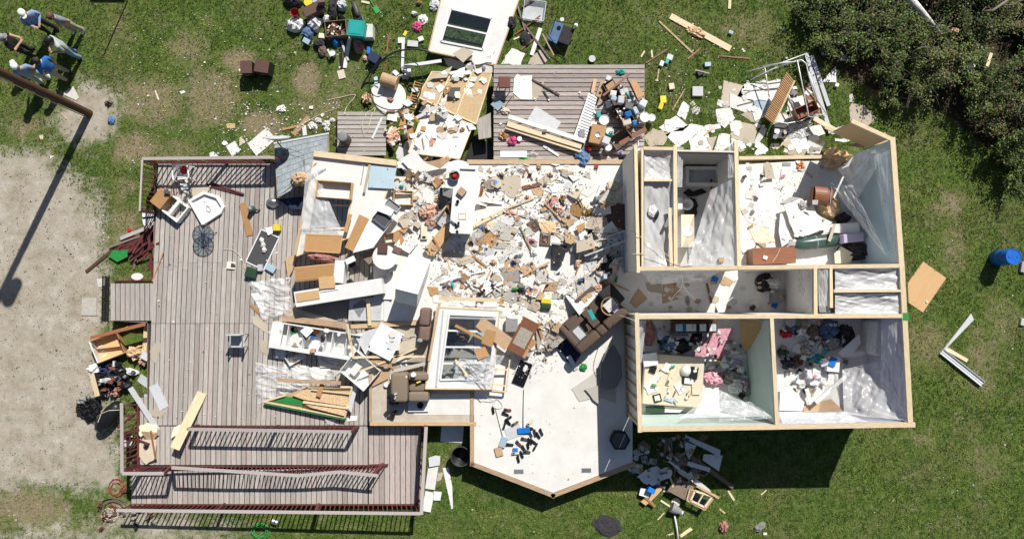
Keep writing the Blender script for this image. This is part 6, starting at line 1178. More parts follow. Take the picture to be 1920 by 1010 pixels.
# bathroom: tub, toilet, vanity
M_,l_,d_ = spot((590,330),290,110,0,.55,z=FZ,upd=False); T = thing('bathtub','white bathtub in the shaded bathroom','bathtub',M_); 
MB().bx(-l_/2,l_/2,-d_/2,d_/2,0,.1).build('base','white',T)
for s in (-1,1): MB().bx(-l_/2,l_/2,s*d_/2-.05,s*d_/2+.05,.1,.55).build('side','white',T); MB().bx(s*(l_/2-.05)-.05,s*(l_/2-.05)+.05,-d_/2+.05,d_/2-.05,.1,.55).build('end','white',T)
M_,l_,d_ = spot((455,520),60,80,0,.45,z=FZ); T = thing('toilet','white toilet beside the closet wall in the bathroom','toilet',M_); MB().lathe([(.12,0),(.13,.2),(.2,.38),(.2,.42),(.13,.42),(.1,.3)],20,sx=1.15).build('bowl','white',T,smooth=True); MB().bx(-.42,-.24,-.22,.22,.3,.75).build('tank','white',T,bevel=.02); MB().lathe([(.21,.421),(.21,.44),(.13,.44),(.13,.421)],20,cap=False,sx=1.1).build('seat','white',T)
M_,l_,d_ = spot((452,700),80,210,0,.85,z=FZ); T = thing('vanity','cream bathroom vanity with round basin','vanity',M_); MB().bx(-l_/2,l_/2,-d_/2,d_/2,0,.8).build('cabinet','white',T); MB().bx(-l_/2-.02,l_/2+.02,-d_/2-.02,d_/2+.02,.801,.84).build('top','cream',T); MB().lathe([(.2,.841),(.21,.855),(.18,.855),(.06,.842)],20).build('basin','white',T)
heap((490,545),90,150,10,.2,'fabric_dark','black towel on the bathroom floor by the toilet','towel','towel'); slab([(435,440),(470,410),(500,430),(560,410),(595,435),(530,460),(470,465)],'black','black cloth by the bathtub edge','cloth','cloth',t=.05); plank((625,345),(628,550),14,'cherry','dark red door edge in the bathroom','board','board',.04,z=1.2); block((615,570),24,60,0,.3,'black','black bin on the bathroom floor','bin','bin'); slab([(560,590),(600,600),(580,615)],'cherry','small brown scrap on the bathroom floor','scrap','scrap')
block((695,890),34,30,0,.06,'oak_light','small tan block on the bathroom film','block','wood_block',z=3.2); heap((255,585),34,70,10,.04,'black','black scrap on the closet film','scrap','scrap',z=3.15); heap((230,560),60,80,0,.05,'fabric_white','white rag on the closet film','rag','rag',z=3.15)
plank((395,490),(315,670),22,'grey','grey lath lying over the closet film','lath','lath',.02,z=3.3); plank((345,540),(355,930),22,'pine','pine lath lying along the closet film','lath','lath',.03,z=3.3)
wire([(75,690,2.2),(120,710,3.38),(165,750,3.3),(260,800,3.3),(370,900,3.3)],.01,'cream','white cable crossing the closet film','cable'); wire([(90,850,3.38),(250,860,3.36),(400,920,3.4),(500,930,3.36)],.01,'cream','second white cable low on the closet film','cable')
wire([(420,960,3.38),(430,1060,2.2),(380,1130,1.6),(330,1200,1.2)],.012,'white','white cable hanging into the hall','cable'); wire([(430,1060,2.2),(470,1110,2.),(520,1160,1.6)],.012,'white','second white cable hanging into the hall','cable')
# NE bedroom
view(1360,240,3.608)
slab([(100,540),(250,525),(270,590),(300,675),(230,655),(160,640)],'white_matte','white drywall sheet at the left of the upper right bedroom','drywall','drywall_sheet',jag=5); slab([(150,650),(230,655),(290,690),(345,770),(260,785),(200,770)],'cream','cream carpet piece in the upper right bedroom','carpet','carpet_piece',jag=5)
slab([(370,580),(420,560),(440,690),(480,740),(380,805),(360,700)],'white','white pointed panel at the mattress corner','panel','panel',z=FZ+.2,t=.03); slab([(390,520),(500,475),(560,540),(590,530),(640,600),(720,640),(690,680),(480,740),(430,640)],'white_matte','big white foam sheet in the middle of the upper right bedroom','foam','foam_sheet',t=.06,jag=9,z=FZ+.32)
slab([(370,510),(440,465),(510,470),(420,515)],'grey','dark grey cloth above the white foam sheet','cloth','cloth')
M_,l_,d_ = spot((600,768),350,110,-7,.35); T = thing('green_tank','dark green rounded canoe-like tank in the upper right bedroom','tank',M_)
Q = Matrix.Translation((0,0,.25)) @ Matrix.Rotation(math.pi/2,4,'Y'); MB().lathe([(.02,-l_/2),(.12,-l_/2+.06),(.22,-l_*.25),(.25,0),(.24,l_*.3),(.2,l_/2-.04),(.05,l_/2)],20,M=Q).build('body','tank_green',T,smooth=True); MB().lathe([(.256,-.02),(.256,.02)],20,M=Q,cap=False).build('band','grey',T)
plank((700,765),(740,650),20,'drywall_back','tan stick on the dark green tank','stick','stick',.03,z=1.5)
T,l,d = solid((655,455),120,115,5,.45,'','brown barrel-topped chest in the upper right bedroom','chest','wooden_chest',FZ+.35)
MB().bx(-l/2,l/2,-d/2,d/2,0,.25).build('body','cherry',T); MB().surf(lambda u,v: (l/2*(2*u-1),d/2*math.cos(math.pi*v),.251+.2*math.sin(math.pi*v)),3,12).build('lid','cherry',T); MB().bx(l*.35,l*.38,-d*.5,d*.5,.3,.46).build('strap','steel',T)
heap((710,545),180,160,20,.35,'insul','tan insulation heap behind the barrel-topped chest','insulation','insulation_heap',.2); heap((790,605),120,70,0,.3,'fabric_dark','dark grey cloth right of the insulation heap','cloth','cloth_heap')
slab([(715,650),(900,640),(910,715),(660,705)],'white','white shelf board right of the dark green tank','board','board',z=FZ+.45,t=.03); block((860,740),150,60,-6,.35,'lilac','grey-lilac case below the white shelf board','case','case',.03); disc((808,740),18,'black','black knob on the grey-lilac case','knob','knob',.04,z=1.3)
heap((870,830),200,130,5,.4,'fabric_dark','dark clothes pile in the corner of the upper right bedroom','clothes','clothes_pile',.25,fr=4); slab([(735,850),(780,800),(870,850),(840,915),(740,915)],'cream','cream carton beside the dark clothes pile','carton','carton',z=FZ+.35,t=.03); heap((905,450),60,110,0,.4,'fabric_blue','dark blue bag against the blue wall','bag','bag'); block((880,370),30,60,0,.4,'dkgreen','dark green box against the blue wall','box','box'); slab([(850,545),(955,510),(950,600),(870,600)],'skyblue','pale blue panel against the blue wall','panel','panel',z=1.2)
T,l,d = solid((310,865),280,105,-2,.75,'','brown dresser standing by the lower wall of the upper right bedroom','dresser','dresser',FZ); MB().bx(-l/2,l/2,-d/2,d/2,0,.7).build('body','cherry',T,bevel=.012); MB().bx(-l/2-.015,l/2+.015,-d/2-.015,d/2+.015,.701,.74).build('top','cherry',T)
for k in range(3): MB().bx(-l/2+l*k/3+.02,-l/2+l*(k+1)/3-.02,-d/2-.015,-d/2-.001,.1,.6).build('drawer','oldwood',T)
block((270,875),30,24,20,.04,'paper','crumpled white tissue on the brown dresser','tissue','tissue',z=1.65); wire([(370,815,1.66),(350,860,1.66),(320,905,1.66)],.008,'cream','pale cord over the brown dresser','cord','cord')
slab([(262,240),(290,225),(318,250),(328,345),(265,350)],'drywall_back','tan drywall strip by the missing wall of the upper right bedroom','drywall','drywall_piece'); slab([(385,235),(440,235),(440,258),(385,258)],'grey','grey floor vent in the upper right bedroom','vent','floor_vent'); heap((510,255),50,50,0,.1,'orange','orange dried flower on the bedroom floor','flower','dried_flower',.5,fr=7); plank((380,280),(365,365),5,'drywall_grey','thin grey stick on the bedroom floor','stick','stick',.02)
patch([(930,150,3.1),(1110,140,3.3),(900,470,2.0),(760,280,1.8)],'poly','clear plastic film hanging at the broken house corner',amp=.12,fr=2.4); patch([(700,370,1.6),(860,380,1.9),(1100,880,3.0),(940,690,1.6)],'poly','long plastic film falling down the blue wall',amp=.12,fr=2.4,nu=30,nv=40); patch([(1000,190,3.),(1110,150,3.3),(1165,900,3.2),(1120,880,2.8)],'poly_thin','thin plastic film hanging over the blue wall',amp=.05,fr=1.2)
rubble([(1392,305),(1560,305),(1560,380),(1480,400),(1560,460),(1395,480)],62,dict(drywall=16,drywall_back=5,drywall_grey=3,paper=5,stick=4,insul=2,cloth=2,box=3),'in the upper right bedroom','in the upper right bedroom',.06,.3)
chips('fine_rubble',[(1392,305),(1580,300),(1580,390),(1500,490),(1400,490)],260,['drywall','paper','drywall_back','lightgrey'],'fine white rubble on the upper right bedroom floor',.006,.025)
# closets right of the hall
full()
patch([(1566,503,3.25),(1686,502,3.25),(1686,542,3.25),(1566,542,3.25)],'poly_thick','wrinkled plastic film over the upper hall closet',amp=.09,sag=.12); patch([(1566,551,3.25),(1686,550,3.25),(1688,588,3.25),(1566,588,3.25)],'poly_thick','wrinkled plastic film over the lower hall closet',amp=.09,sag=.12)
patch([(1534,505,3.3),(1553,505,3.3),(1556,585,3.2),(1536,585,3.2)],'poly','plastic film between the two hall closet walls',amp=.06); patch([(1495,505,2.2),(1524,505,3.25),(1524,588,3.25),(1500,588,2.0)],'poly','plastic film hanging at the end of the hall',amp=.1)
view(1160,480,2.97)
slab([(60,260),(110,180),(160,235),(95,290)],'cardboard','brown cardboard square at the left of the hall','cardboard','cardboard_square',jag=3); slab([(245,160),(320,145),(340,240),(245,265)],'cardboard','larger brown cardboard in the hall','cardboard','cardboard_square',jag=4); slab([(150,150),(240,140),(240,210),(160,190)],'drywall_back','tan sheet in the hall','drywall','drywall_piece',jag=4); slab([(590,110),(640,140),(620,170),(560,150),(580,120)],'cardboard','tan scrap in the sunlit doorway','scrap','scrap',jag=3); plank((490,150),(515,260),12,'cherry','reddish stick in the hall','stick','stick',.03)
block((535,130),34,34,20,.06,'blue','blue book in the hall','book','book'); heap((825,150),110,100,0,.3,'fabric_dark','black clothes at the end of the hall','clothes','clothes_pile',.25); heap((865,150),60,60,0,.45,'lightgrey','grey bundle at the end of the hall','bundle','bundle'); block((880,230),60,60,0,.3,'grey','grey crate at the end of the hall','crate','crate'); block((868,272),30,30,20,.05,'blue','blue card on the hall floor','card','card')
rubble([(1195,525),(1300,515),(1360,520),(1500,520),(1490,580),(1230,585)],60,dict(cardboard=6,drywall_back=5,drywall=4,paper=3,stick=3,cloth=2,box=3),'on the hall floor','in the hall',.08,.3)
# lower left bedroom: bed, shelf, door, clothes
M_,l_,d_ = spot((300,690),330,280,4,.6,z=FZ); T = thing('bed','bed with bare cream mattress and a navy edge in the lower left bedroom','bed',M_); MB().bx(-l_/2,l_/2,-d_/2,d_/2,0,.28).build('box_spring','navy',T,bevel=.03); MB().bx(-l_/2,l_/2,-d_/2,d_/2,.281,.52).build('mattress','cream',T,bevel=.05,seg=3)
zb = FZ+.525
for c,w,h,an,H,m,lab,cat in (((175,575),80,70,-8,.12,'white','white printer on the bed corner','printer'),((190,630),36,40,20,.06,'black','black device on the bed','device'),((185,700),100,34,-45,.05,'white','white power strip on the bed','power strip'),((265,620),34,50,30,.05,'white','white booklet on the bed','booklet'),((290,665),24,110,20,.05,'pine','pale wooden ruler on the bed','ruler'),((385,690),60,40,0,.06,'black','black box below the white helmet','box'),((420,650),40,70,10,.1,'black','black bag right of the white helmet','bag'),((390,695),50,30,5,.08,'white','white frame on the bed','frame'),((215,790),44,44,-15,.04,'black','black picture frame on the bed','picture frame'),((215,790),30,30,-15,.05,'paper','white print inside the black frame','print'),((340,735),40,60,-30,.04,'paper','white paper on the bed','paper'),((430,745),44,50,0,.06,'cream','cream package at the bed edge','package'),((280,795),50,24,20,.06,'skyblue','pale blue package on the bed','package'),((185,740),60,40,-20,.04,'paper','white leaflet on the bed','leaflet')):
    block(c,w,h,an,H,m,lab,cat,cat.replace(' ','_')+'_item' if cat in ('frame','print') else cat.replace(' ','_'),.006,z=zb)
M_,l_,d_ = spot((377,640),60,66,0,.22,z=zb); T = thing('helmet','white rounded helmet on the bed','helmet',M_); MB().dome(l_/2,d_/2,.22,3,.02).build('shell','white',T,smooth=True); MB().lathe([(l_*.52,0),(l_*.52,.03)],18).build('brim','cream',T)
slab([(150,835),(250,830),(255,870),(150,872)],'dkgreen','green leafy print cloth at the bed foot','cloth','cloth',z=FZ+.3,t=.03); slab([(258,835),(300,840),(380,835),(340,868),(255,868)],'paper','white cloth at the bed foot','cloth','cloth',z=FZ+.3,t=.03)
T,l,d = solid((420,390),240,70,0,.6,'','dark bookcase full of media against the hall wall','bookcase','bookcase',FZ); MB().bx(-l/2,l/2,-d/2,d/2,0,.6).build('carcass','darkwood',T)
for k in range(12): x = -l*.46+l*.92*k/12; m = random.choice(['blue','white','skyblue','red','lightgrey','black','paper']); MB().bx(x,x+l*.07,-d*.35,d*.2,.601,.601+random.uniform(.03,.1)).build('media_case',m,T)
slab([(210,450),(215,400),(300,440),(390,440),(300,475),(225,470)],'lightgrey','grey pillow below the dark bookcase','pillow','pillow',t=.12); heap((350,500),110,80,0,.3,'fabric_dark','black clothes below the dark bookcase','clothes','clothes_pile',.25); heap((435,455),80,60,-20,.25,'fabric_dark','black bag right of the grey pillow','bag','bag'); heap((280,490),100,80,0,.25,'fabric_blue','blue clothes above the bed','clothes','clothes_pile',.25); heap((170,430),70,140,0,.2,'fabric_rose','dark red blanket in the bedroom corner','blanket','blanket',.2)
slab([(475,480),(520,400),(640,400),(590,570),(470,560),(415,570),(430,520)],'fabric_pink','pink blanket in the sunlit patch','blanket','blanket',t=.05,jag=7)
heap((530,680),110,90,10,.25,'fabric_pink','pink and white clothes beside the bed','clothes','clothes_pile',.25,fr=4); heap((630,670),90,90,0,.25,'fabric_grey','grey patterned clothes in the bedroom','clothes','clothes_pile',.22); heap((630,600),130,60,10,.2,'lilac','lilac clothes below the brown door','clothes','clothes_pile',.25); heap((660,550),90,50,0,.2,'fabric_white','white papers below the brown door','papers','paper_heap',.3,fr=5); slab([(680,640),(710,585),(738,660),(700,672)],'white','white pointed panel by the seafoam wall','panel','panel'); heap((705,745),70,70,0,.2,'carpet','brown bag by the seafoam wall','bag','bag'); heap((655,730),80,80,0,.25,'fabric_white','white clothes by the seafoam wall','clothes','clothes_pile',.3,fr=4); block((685,775),30,30,30,.1,'black','black radio by the seafoam wall','radio','radio')
M_ = Matrix.Translation((*W((740,440),1.2),FZ+.02)); T = thing('room_door','brown wooden door standing open in the lower left bedroom','door',M_); I_ = M_.inverted(); c4 = [W3(p,z) for p,z in (((672,355),2.9),((790,360),2.9),((800,525),1.2),((690,515),1.2))]; c4 = [I_ @ p for p in c4]
MB().add(c4+[p-Vector((0,.03,.03)) for p in c4],((3,2,1,0),(4,5,6,7),(0,1,5,4),(1,2,6,5),(2,3,7,6),(3,0,4,7))).build('leaf','oak',T); MB().lathe([(.03,0),(.04,.03),(.02,.06)],12,M=Matrix.Translation(I_ @ W3((730,505),1.35))).build('knob','brass',T)
patch([(555,740,2.2),(600,760,2.2),(860,890,3.2),(340,900,3.1)],'poly','clear plastic film sagging over the bottom of the lower left bedroom',amp=.14,fr=2.4,nu=34); patch([(120,360,3.2),(155,360,2.8),(130,590,2.6),(80,600,3.1)],'poly','plastic film strip at the left wall of the bedroom',amp=.08); patch([(570,800,2.6),(740,810,2.4),(870,900,3.25),(560,920,3.2)],'poly_thin','second plastic film fold at the bottom wall',amp=.14,fr=3)
rubble([(1300,600),(1400,640),(1400,730),(1330,690),(1240,660),(1210,620)],110,dict(drywall=4,cloth=12,box=8,paper=5,bottle=3),'in the lower left bedroom','in the lower left bedroom',.08,.24); rubble([(1215,680),(1310,690),(1300,750),(1215,750)],22,dict(box=6,paper=6,bottle=2),'on the bed','on the bed',.05,.16,.9)
wire([(540,330,3.0),(610,250,2.4),(700,190,2.)],.01,'white','white cable across the hall doorway','cable'); wire([(0,330,2.2),(40,340,3.),(90,360,3.38)],.012,'cream','white cable over the left plate of the bedroom','cable')
# lower right bedroom
view(1430,470,2.887)
for c,w,h,an,H,m,lab,cat in (((155,425),60,80,20,.25,'fabric_blue','blue clothes','clothes'),((130,445),70,50,0,.2,'red','red cloth','cloth'),((210,405),80,80,0,.25,'carpet','brown bag','bag'),((355,430),130,110,0,.3,'fabric_blue','slate blue bedding','bedding'),((275,440),70,80,0,.25,'cushion','dark brown blanket','blanket'),((450,460),90,120,0,.4,'fabric_dark','black clothes','clothes'),((530,500),60,100,0,.35,'cherry','brown blanket','blanket'),((110,555),60,60,0,.2,'dkgreen','dark green cloth','cloth'),((150,610),90,70,0,.25,'fabric_dark','black and red cloth','cloth'),((300,545),90,130,10,.25,'fabric_white','white pillow','pillow'),((300,585),90,60,0,.3,'teal','pale teal pillow','pillow'),((190,600),60,60,0,.2,'darkwood','dark shoe heap','shoes'),((285,680),130,130,20,.3,'fabric_white','white duvet','duvet'),((385,500),90,70,10,.25,'fabric_grey','grey blanket','blanket'),((230,540),80,90,10,.2,'carpet','brown jacket','jacket')):
    heap(c,w,h,an,H,m,lab+' heap in the lower right bedroom',cat,cat+'_heap',.25,fr=4)
slab([(410,550),(520,450),(530,500),(490,545),(550,545),(540,570),(430,575)],'white','white angled shelf in the lower right bedroom','shelf','shelf_board',z=1.4,t=.03)
M_,l_,d_ = spot((610,470),90,180,5,.9,z=FZ); T = thing('mattress','white mattress propped in the corner of the lower right bedroom','mattress',M_); MB().bx(-l_/2,l_/2,-d_/2,d_/2,0,1.1).build('body','fabric_white',T,bevel=.1,seg=4,smooth=True); MB().bx(-l_*.505,l_*.505,-d_*.505,d_*.505,.5,.52).build('piping','lightgrey',T)
block((378,612),66,80,5,.2,'white','white carton with blue print in the lower right bedroom','carton','carton',z=1.25); block((380,600),34,50,20,.05,'blue','bright blue bag on the white carton','bag','blue_bag',z=1.46)
plank((285,820),(490,640),20,'white','long white shelf rail in the lower right bedroom','rail','shelf_rail',.05,z=1.3); plank((260,830),(235,745),20,'white','short white rail at the foot of the long rail','rail','shelf_rail',.05,z=1.1); slab([(95,750),(160,745),(225,820),(215,865),(90,862)],'white_matte','white drywall sheet at the left of the lower right bedroom','drywall','drywall_sheet',z=1.0); slab([(220,840),(370,800),(440,870),(220,872)],'cardboard','tan panel at the bottom wall of the lower right bedroom','panel','panel',z=1.0); slab([(90,870),(210,868),(240,930),(95,930)],'white_matte','white sheet on the bottom wall ledge','drywall','drywall_sheet',z=1.2)
patch([(430,640,1.6),(700,580,2.2),(790,920,3.2),(440,880,2.6)],'poly','big clear plastic film over the lower right bedroom',amp=.15,fr=2.2,nu=34,nv=34); patch([(640,390,2.9),(755,385,3.3),(790,910,3.3),(640,760,2.2)],'poly_thin','clear plastic film hanging along the outer wall',amp=.12,fr=2.2); patch([(90,880,2.6),(440,870,2.6),(570,925,3.25),(110,940,3.25)],'poly','plastic film along the bottom wall plate',amp=.1,fr=3)
rubble([(1462,600),(1560,605),(1600,640),(1590,690),(1520,740),(1465,730)],130,dict(box=12,cloth=10,paper=7,bottle=3,drywall=6,stick=4,drywall_back=3),'in the lower right bedroom','in the lower right bedroom',.08,.26)
full(); tag(MB().bx(-.1,.1,-.13,.13,0,.006).build('green_tape','green',M=frame(*W((1698,593.5),WZ),WZ+.003)),'bright green tape on the outer wall plate','tape')
# bay floor: shoes, dust pan, mop, hexagon table, vents
view(780,680,3.607)
M_,l_,d_ = spot((1372,513),145,150,0,.5,z=FZ,upd=False); T = thing('hexagon_table','dark six-sided end table on the white bay floor','table',M_); hx = lambda r: [(r*math.cos(k*math.pi/3+.0),r*math.sin(k*math.pi/3+.0)) for k in range(6)]
MB().prism(hx(.38),.5,.54).build('top','black',T); MB().prism(hx(.3),0,.499).build('cabinet','darkwood',T); MB().prism(hx(.3),.541,.545).build('inset','darkgrey',T)
for c,lab in (((695,734),'left grey floor vent at the bay window end'),((1152,726),'right grey floor vent at the bay window end')):
    M_,l_,d_ = spot(c,64,30,0,.01,z=FZ+.001,upd=False); T = thing('floor_vent',lab,'floor vent',M_); MB().bx(-l_/2,l_/2,-d_/2,d_/2,0,.006).build('frame','grey',T)
    for k in range(8): x = -l_*.42+l_*.84*k/7; MB().bx(x-.008,x+.008,-d_*.38,d_*.38,.0065,.012).build('slat','darkgrey',T)
def shoe(c,an,m,label,L_=.28):
    M,l,d = spot(c,40,18,an,.09,slope=.2,q=70); T = thing('shoe',label,'shoe',M,'shoes on the bay floor'); P = [(-.14,.035),(-.1,.042),(0,.036),(.08,.05),(.13,.035),(.145,0),(.13,-.035),(.08,-.045),(0,-.034),(-.1,-.04),(-.14,-.035)]
    MB().prism(P,0,.025).build('sole','darkgrey' if m != 'darkgrey' else 'black',T); Q_ = [(x*.96,y*.95) for x,y in P]; MB().prism(Q_,.0255,[.09 if x < -.05 else .075 if x < .03 else .05 for x,y in Q_]).build('upper',m,T); MB().lathe([(.03,.0905),(.028,.094)],10,sx=1.6,M=Matrix.Translation((-.08,0,0))).build('opening','black',T)
for i,(c,an,m) in enumerate((((620,318),10,'leather'),((605,345),30,'black'),((625,375),-30,'black'),((600,420),-70,'black'),((625,400),60,'black'),((670,410),-30,'cushion'),((770,440),20,'black'),((805,475),80,'navy'),((848,468),70,'navy'),((825,490),60,'black'),((775,480),70,'darkgrey'),((735,515),20,'darkgrey'),((770,530),60,'black'),((808,565),-60,'black'),((790,530),40,'black'),((695,545),50,'leather'),((635,552),10,'black'),((730,580),60,'black'),((750,600),20,'darkgrey'),((715,620),70,'black'),((692,650),80,'black'),((675,610),0,'cream'),((770,405),-40,'cream'),((760,560),90,'black'),((522,320),85,'black'))):
    shoe(c,an,m,{'leather': 'brown leather','navy': 'navy slipper-like','cushion': 'dusky brown','cream': 'cream','darkgrey': 'charcoal','black': 'black'}[m]+' shoe in the pile on the white bay floor')
for c,w,h,an,m,lab,H in (((660,465),110,80,-20,'lightgrey','grey rubber tray under the shoe pile',.02),((730,455),80,36,-5,'blue','blue broom head in the shoe pile',.08),((590,535),44,70,20,'skyblue','bright blue brush head left of the shoes',.08),((672,588),34,26,0,'blue','blue cloth in the shoe pile',.06),((560,600),50,60,-15,'cardboard','tan carton left of the shoe pile',.06)): block(c,w,h,an,H,m,lab,'brush' if 'head' in lab else 'tray' if 'tray' in lab else 'item','brush_tool' if 'head' in lab else 'floor_item',.006)
wire([(728,180,FZ+.03),(725,300,FZ+.03),(725,440,FZ+.06)],.012,'navy','long thin blue broom handle on the bay floor','broom handle','broom_stick',n=6); wire([(535,300,FZ+.03),(565,420,FZ+.03),(588,500,FZ+.05)],.012,'grey','grey brush handle above the blue brush head','handle','brush_stick',n=6); wire([(520,260),(550,245),(585,290),(555,310),(520,290),(545,250)],.012,'lightgrey','looped grey strap on the bay floor','strap','strap'); wire([(465,220,1.2),(520,262,FZ+.05)],.01,'grey','thin grey rod from the window wall to the strap','rod','rod')
# beside the bay: black tub, blue panel, drywall
M_,l_,d_ = spot((305,622),130,130,0,.6); T = thing('black_tub','large round black plastic tub beside the bay wall','tub',M_); q = l_/2; MB().lathe([(q*.8,0),(q,.6),(q*.96,.6),(q*.76,.02)],28).build('body','black',T,smooth=True); MB().tube([(q*math.cos(k*.2618),q*math.sin(k*.2618),.6) for k in range(25)],.015,6).build('rim','darkgrey',T)
slab([(175,405),(325,405),(315,540),(165,530)],'alum','pale panel lying in the shade left of the bay','panel','panel',t=.03); plank((128,640),(95,850),66,'white_matte','white foam board length beside the ramp end','foam board','foam_board',.06); plank((95,870),(70,1000),60,'white_matte','lower white foam board beside the ramp end','foam board','foam_board',.06); slab([(180,710),(220,705),(245,830),(250,980),(240,985)],'white','pointed white siding sliver on the grass by the bay','siding','siding_sliver',t=.02); slab([(120,865),(175,870),(165,925),(120,925)],'white','small white foam block beside the ramp end','foam','foam_block',t=.06); slab([(150,740),(185,740),(170,790),(140,800)],'drywall_back','tan drywall scrap beside the white foam board','drywall','drywall_piece'); slab([(85,640),(130,625),(165,630),(160,690),(90,700)],'lightgrey','grey weathered board above the white foam board','board','board',t=.04)
# ================================================================ wreck in the shade below the wing
view(1160,780,4.39)
slab([(545,150),(835,275),(830,330),(545,185)],'alum','long pale siding panel slanting out of the shade below the wing','siding','fallen_siding',t=.05,z=.4); slab([(700,310),(855,320),(825,450),(690,360)],'white','white panel end right of the siding panel','panel','panel',z=.35); slab([(540,205),(640,240),(580,360),(550,300)],'white','white panel left of the siding panel','panel','panel',z=.35); plank((600,335),(940,580),34,'oldwood','grey-brown plank pointing out of the shade',t=.05,z=.45,z1=.1); plank((565,385),(750,440),34,'white','white trim board crossing the grey-brown plank','trim','trim_board',.03,z=.5)
slab([(150,235),(205,195),(270,250),(210,320)],'oldwood','brown square board in the shade by the bay','board','board',t=.03,z=.25); slab([(650,190),(690,145),(745,160),(700,205)],'oldwood','small brown board by the siding panel','board','board',t=.03,z=.3)
slab([(150,500),(220,440),(320,410),(400,510),(280,570),(200,545)],'alum','crumpled pale metal sheet in the shade','metal sheet','metal_sheet',t=.02,jag=8,z=.3); disc((395,465),46,'white','round pale lid in the shade below the wing','lid','round_cover',.05,z=.35)
slab([(45,415),(110,450),(180,460),(170,480),(100,470)],'alum','small pale strip left of the crumpled metal','strip','strip',t=.02); slab([(110,445),(165,430),(180,480),(120,485)],'skyblue','blue scrap left of the crumpled metal','scrap','scrap')
slab([(400,610),(470,500),(640,560),(620,640),(560,695)],'oldwood','burnt dark cabinet side at the shade edge','board','burnt_board',z=.3,t=.04); bigpanel('brown cabinet face with two glass panels at the shade edge',[(585,600),(800,650),(710,770),(560,690)],.42,[(625,610),(770,655),(705,745),(590,690)],.06,'oldwood',1,2,name='glass_cabinet',cat='cabinet',frame_m='stud',lip='pine')
slab([(430,370),(480,400),(700,560),(760,620),(720,610),(500,470)],'poly_thick','crumpled dark plastic along the burnt cabinet','plastic','plastic_film',t=.03,jag=6,z=.45); plank((640,570),(825,670),18,'stud','thin tan edge board at the glass cabinet','board','board',.03,z=.5)
slab([(180,700),(340,570),(380,580),(260,700),(220,730)],'oak_light','tan board at the lower left of the shaded wreck','board','board',t=.03,z=.15); block((215,630),80,60,15,.2,'white','blue-white carton at the lower left of the shaded wreck','carton','carton'); block((255,605),60,40,30,.35,'blue','blue carton in the shaded wreck','carton','carton'); plank((215,660),(300,740),18,'oak','brown stick at the lower left of the shaded wreck','stick','stick',.03)
heap((500,360),110,110,0,.3,'carpet','dark mottled rug heap in the shaded wreck','rug','rug_heap',.3,fr=5); slab([(180,330),(230,320),(250,400),(190,380)],'paper','pale papers in the shade by the bay','papers','papers',t=.03); block((280,370),60,44,10,.15,'skyblue','pale blue tub in the shade','tub','small_tub'); slab([(370,180),(440,180),(440,340),(370,330)],'oldwood','upright dark board in the shade','board','board',t=.03,z=.2); wire([(320,180,.3),(400,185,.35),(435,220,.4),(440,330,.4)],.015,'grey','grey hose curling in the shade','hose','hose'); wire([(660,470,.2),(700,490,.2),(745,460,.3)],.01,'lightgrey','thin pale wire by the grey-brown plank','wire','wire')
rubble([(1190,820),(1290,820),(1330,880),(1250,930),(1190,880)],95,dict(box=6,stick=5,paper=4,white=4,bottle=3,cloth=3,oak=3),'below the wing','below the wing',.08,.3)
# floor lamp on the grass
view(1160,780,4.39)
a = W3((470,770),.2); T = thing('floor_lamp','white floor lamp with conical grey shade lying on the grass','lamp',Matrix.Translation((a.x,a.y,0))); I_ = TM[T.name].inverted(); MB().tube([I_ @ W3(p,.12) for p in ((460,815),(480,920),(492,1040))],.03,8).build('pole','white',T,smooth=True)
b = I_ @ W3((440,750),.2); e = I_ @ W3((515,790),.2); Mx,l = between(b,e); MB().lathe([(.2,-l*.6),(.19,-l*.3),(.09,l*.5),(.08,l*.5),(.17,-l*.55)],18,M=Mx @ Matrix.Rotation(math.pi/2,4,'Y')).build('shade','grey',T); MB().lathe([(.075,l*.5),(.085,l*.62),(.05,l*.66)],14,M=Mx @ Matrix.Rotation(math.pi/2,4,'Y')).build('bulb','white',T); MB().lathe([(.16,0),(.17,.03),(.03,.06)],18,M=Matrix.Translation(I_ @ W3((470,705),.02))).build('base','cream',T)
plank((345,690),(430,745),14,'cream','tan stick touching the floor lamp shade','stick','stick',.03)
for i,(p,q,w) in enumerate((((320,850),(375,790),8),((505,985),(600,920),26),((390,980),(450,960),12),((900,610),(950,690),16),((1170,645),(1215,605),8),((830,760),(875,795),12))): plank(p,q,w,'pine',['thin pale splinter left of the floor lamp','broad pale splinter right of the lamp pole','short pale splinter left of the lamp pole','grey splinter at the shade edge','pale splinter right of the shaded wreck','short splinter below the glass cabinet'][i],'splinter','splinter',.02)
heap((865,910),70,90,10,.2,'fabric_rose','dark red-brown bundle on the lower grass','bundle','bundle',.2); heap((1165,910),110,60,-35,.15,'fabric_grey','grey roll on the lower grass','roll','cloth_roll',.2); heap((-90,900),220,170,20,.07,'fabric_dark','large dark grey cloth on the lower grass','cloth','cloth',.3,fr=4); block((1205,965),30,18,0,.05,'paper','small white paper on the lower grass','paper','paper_scrap')
full()
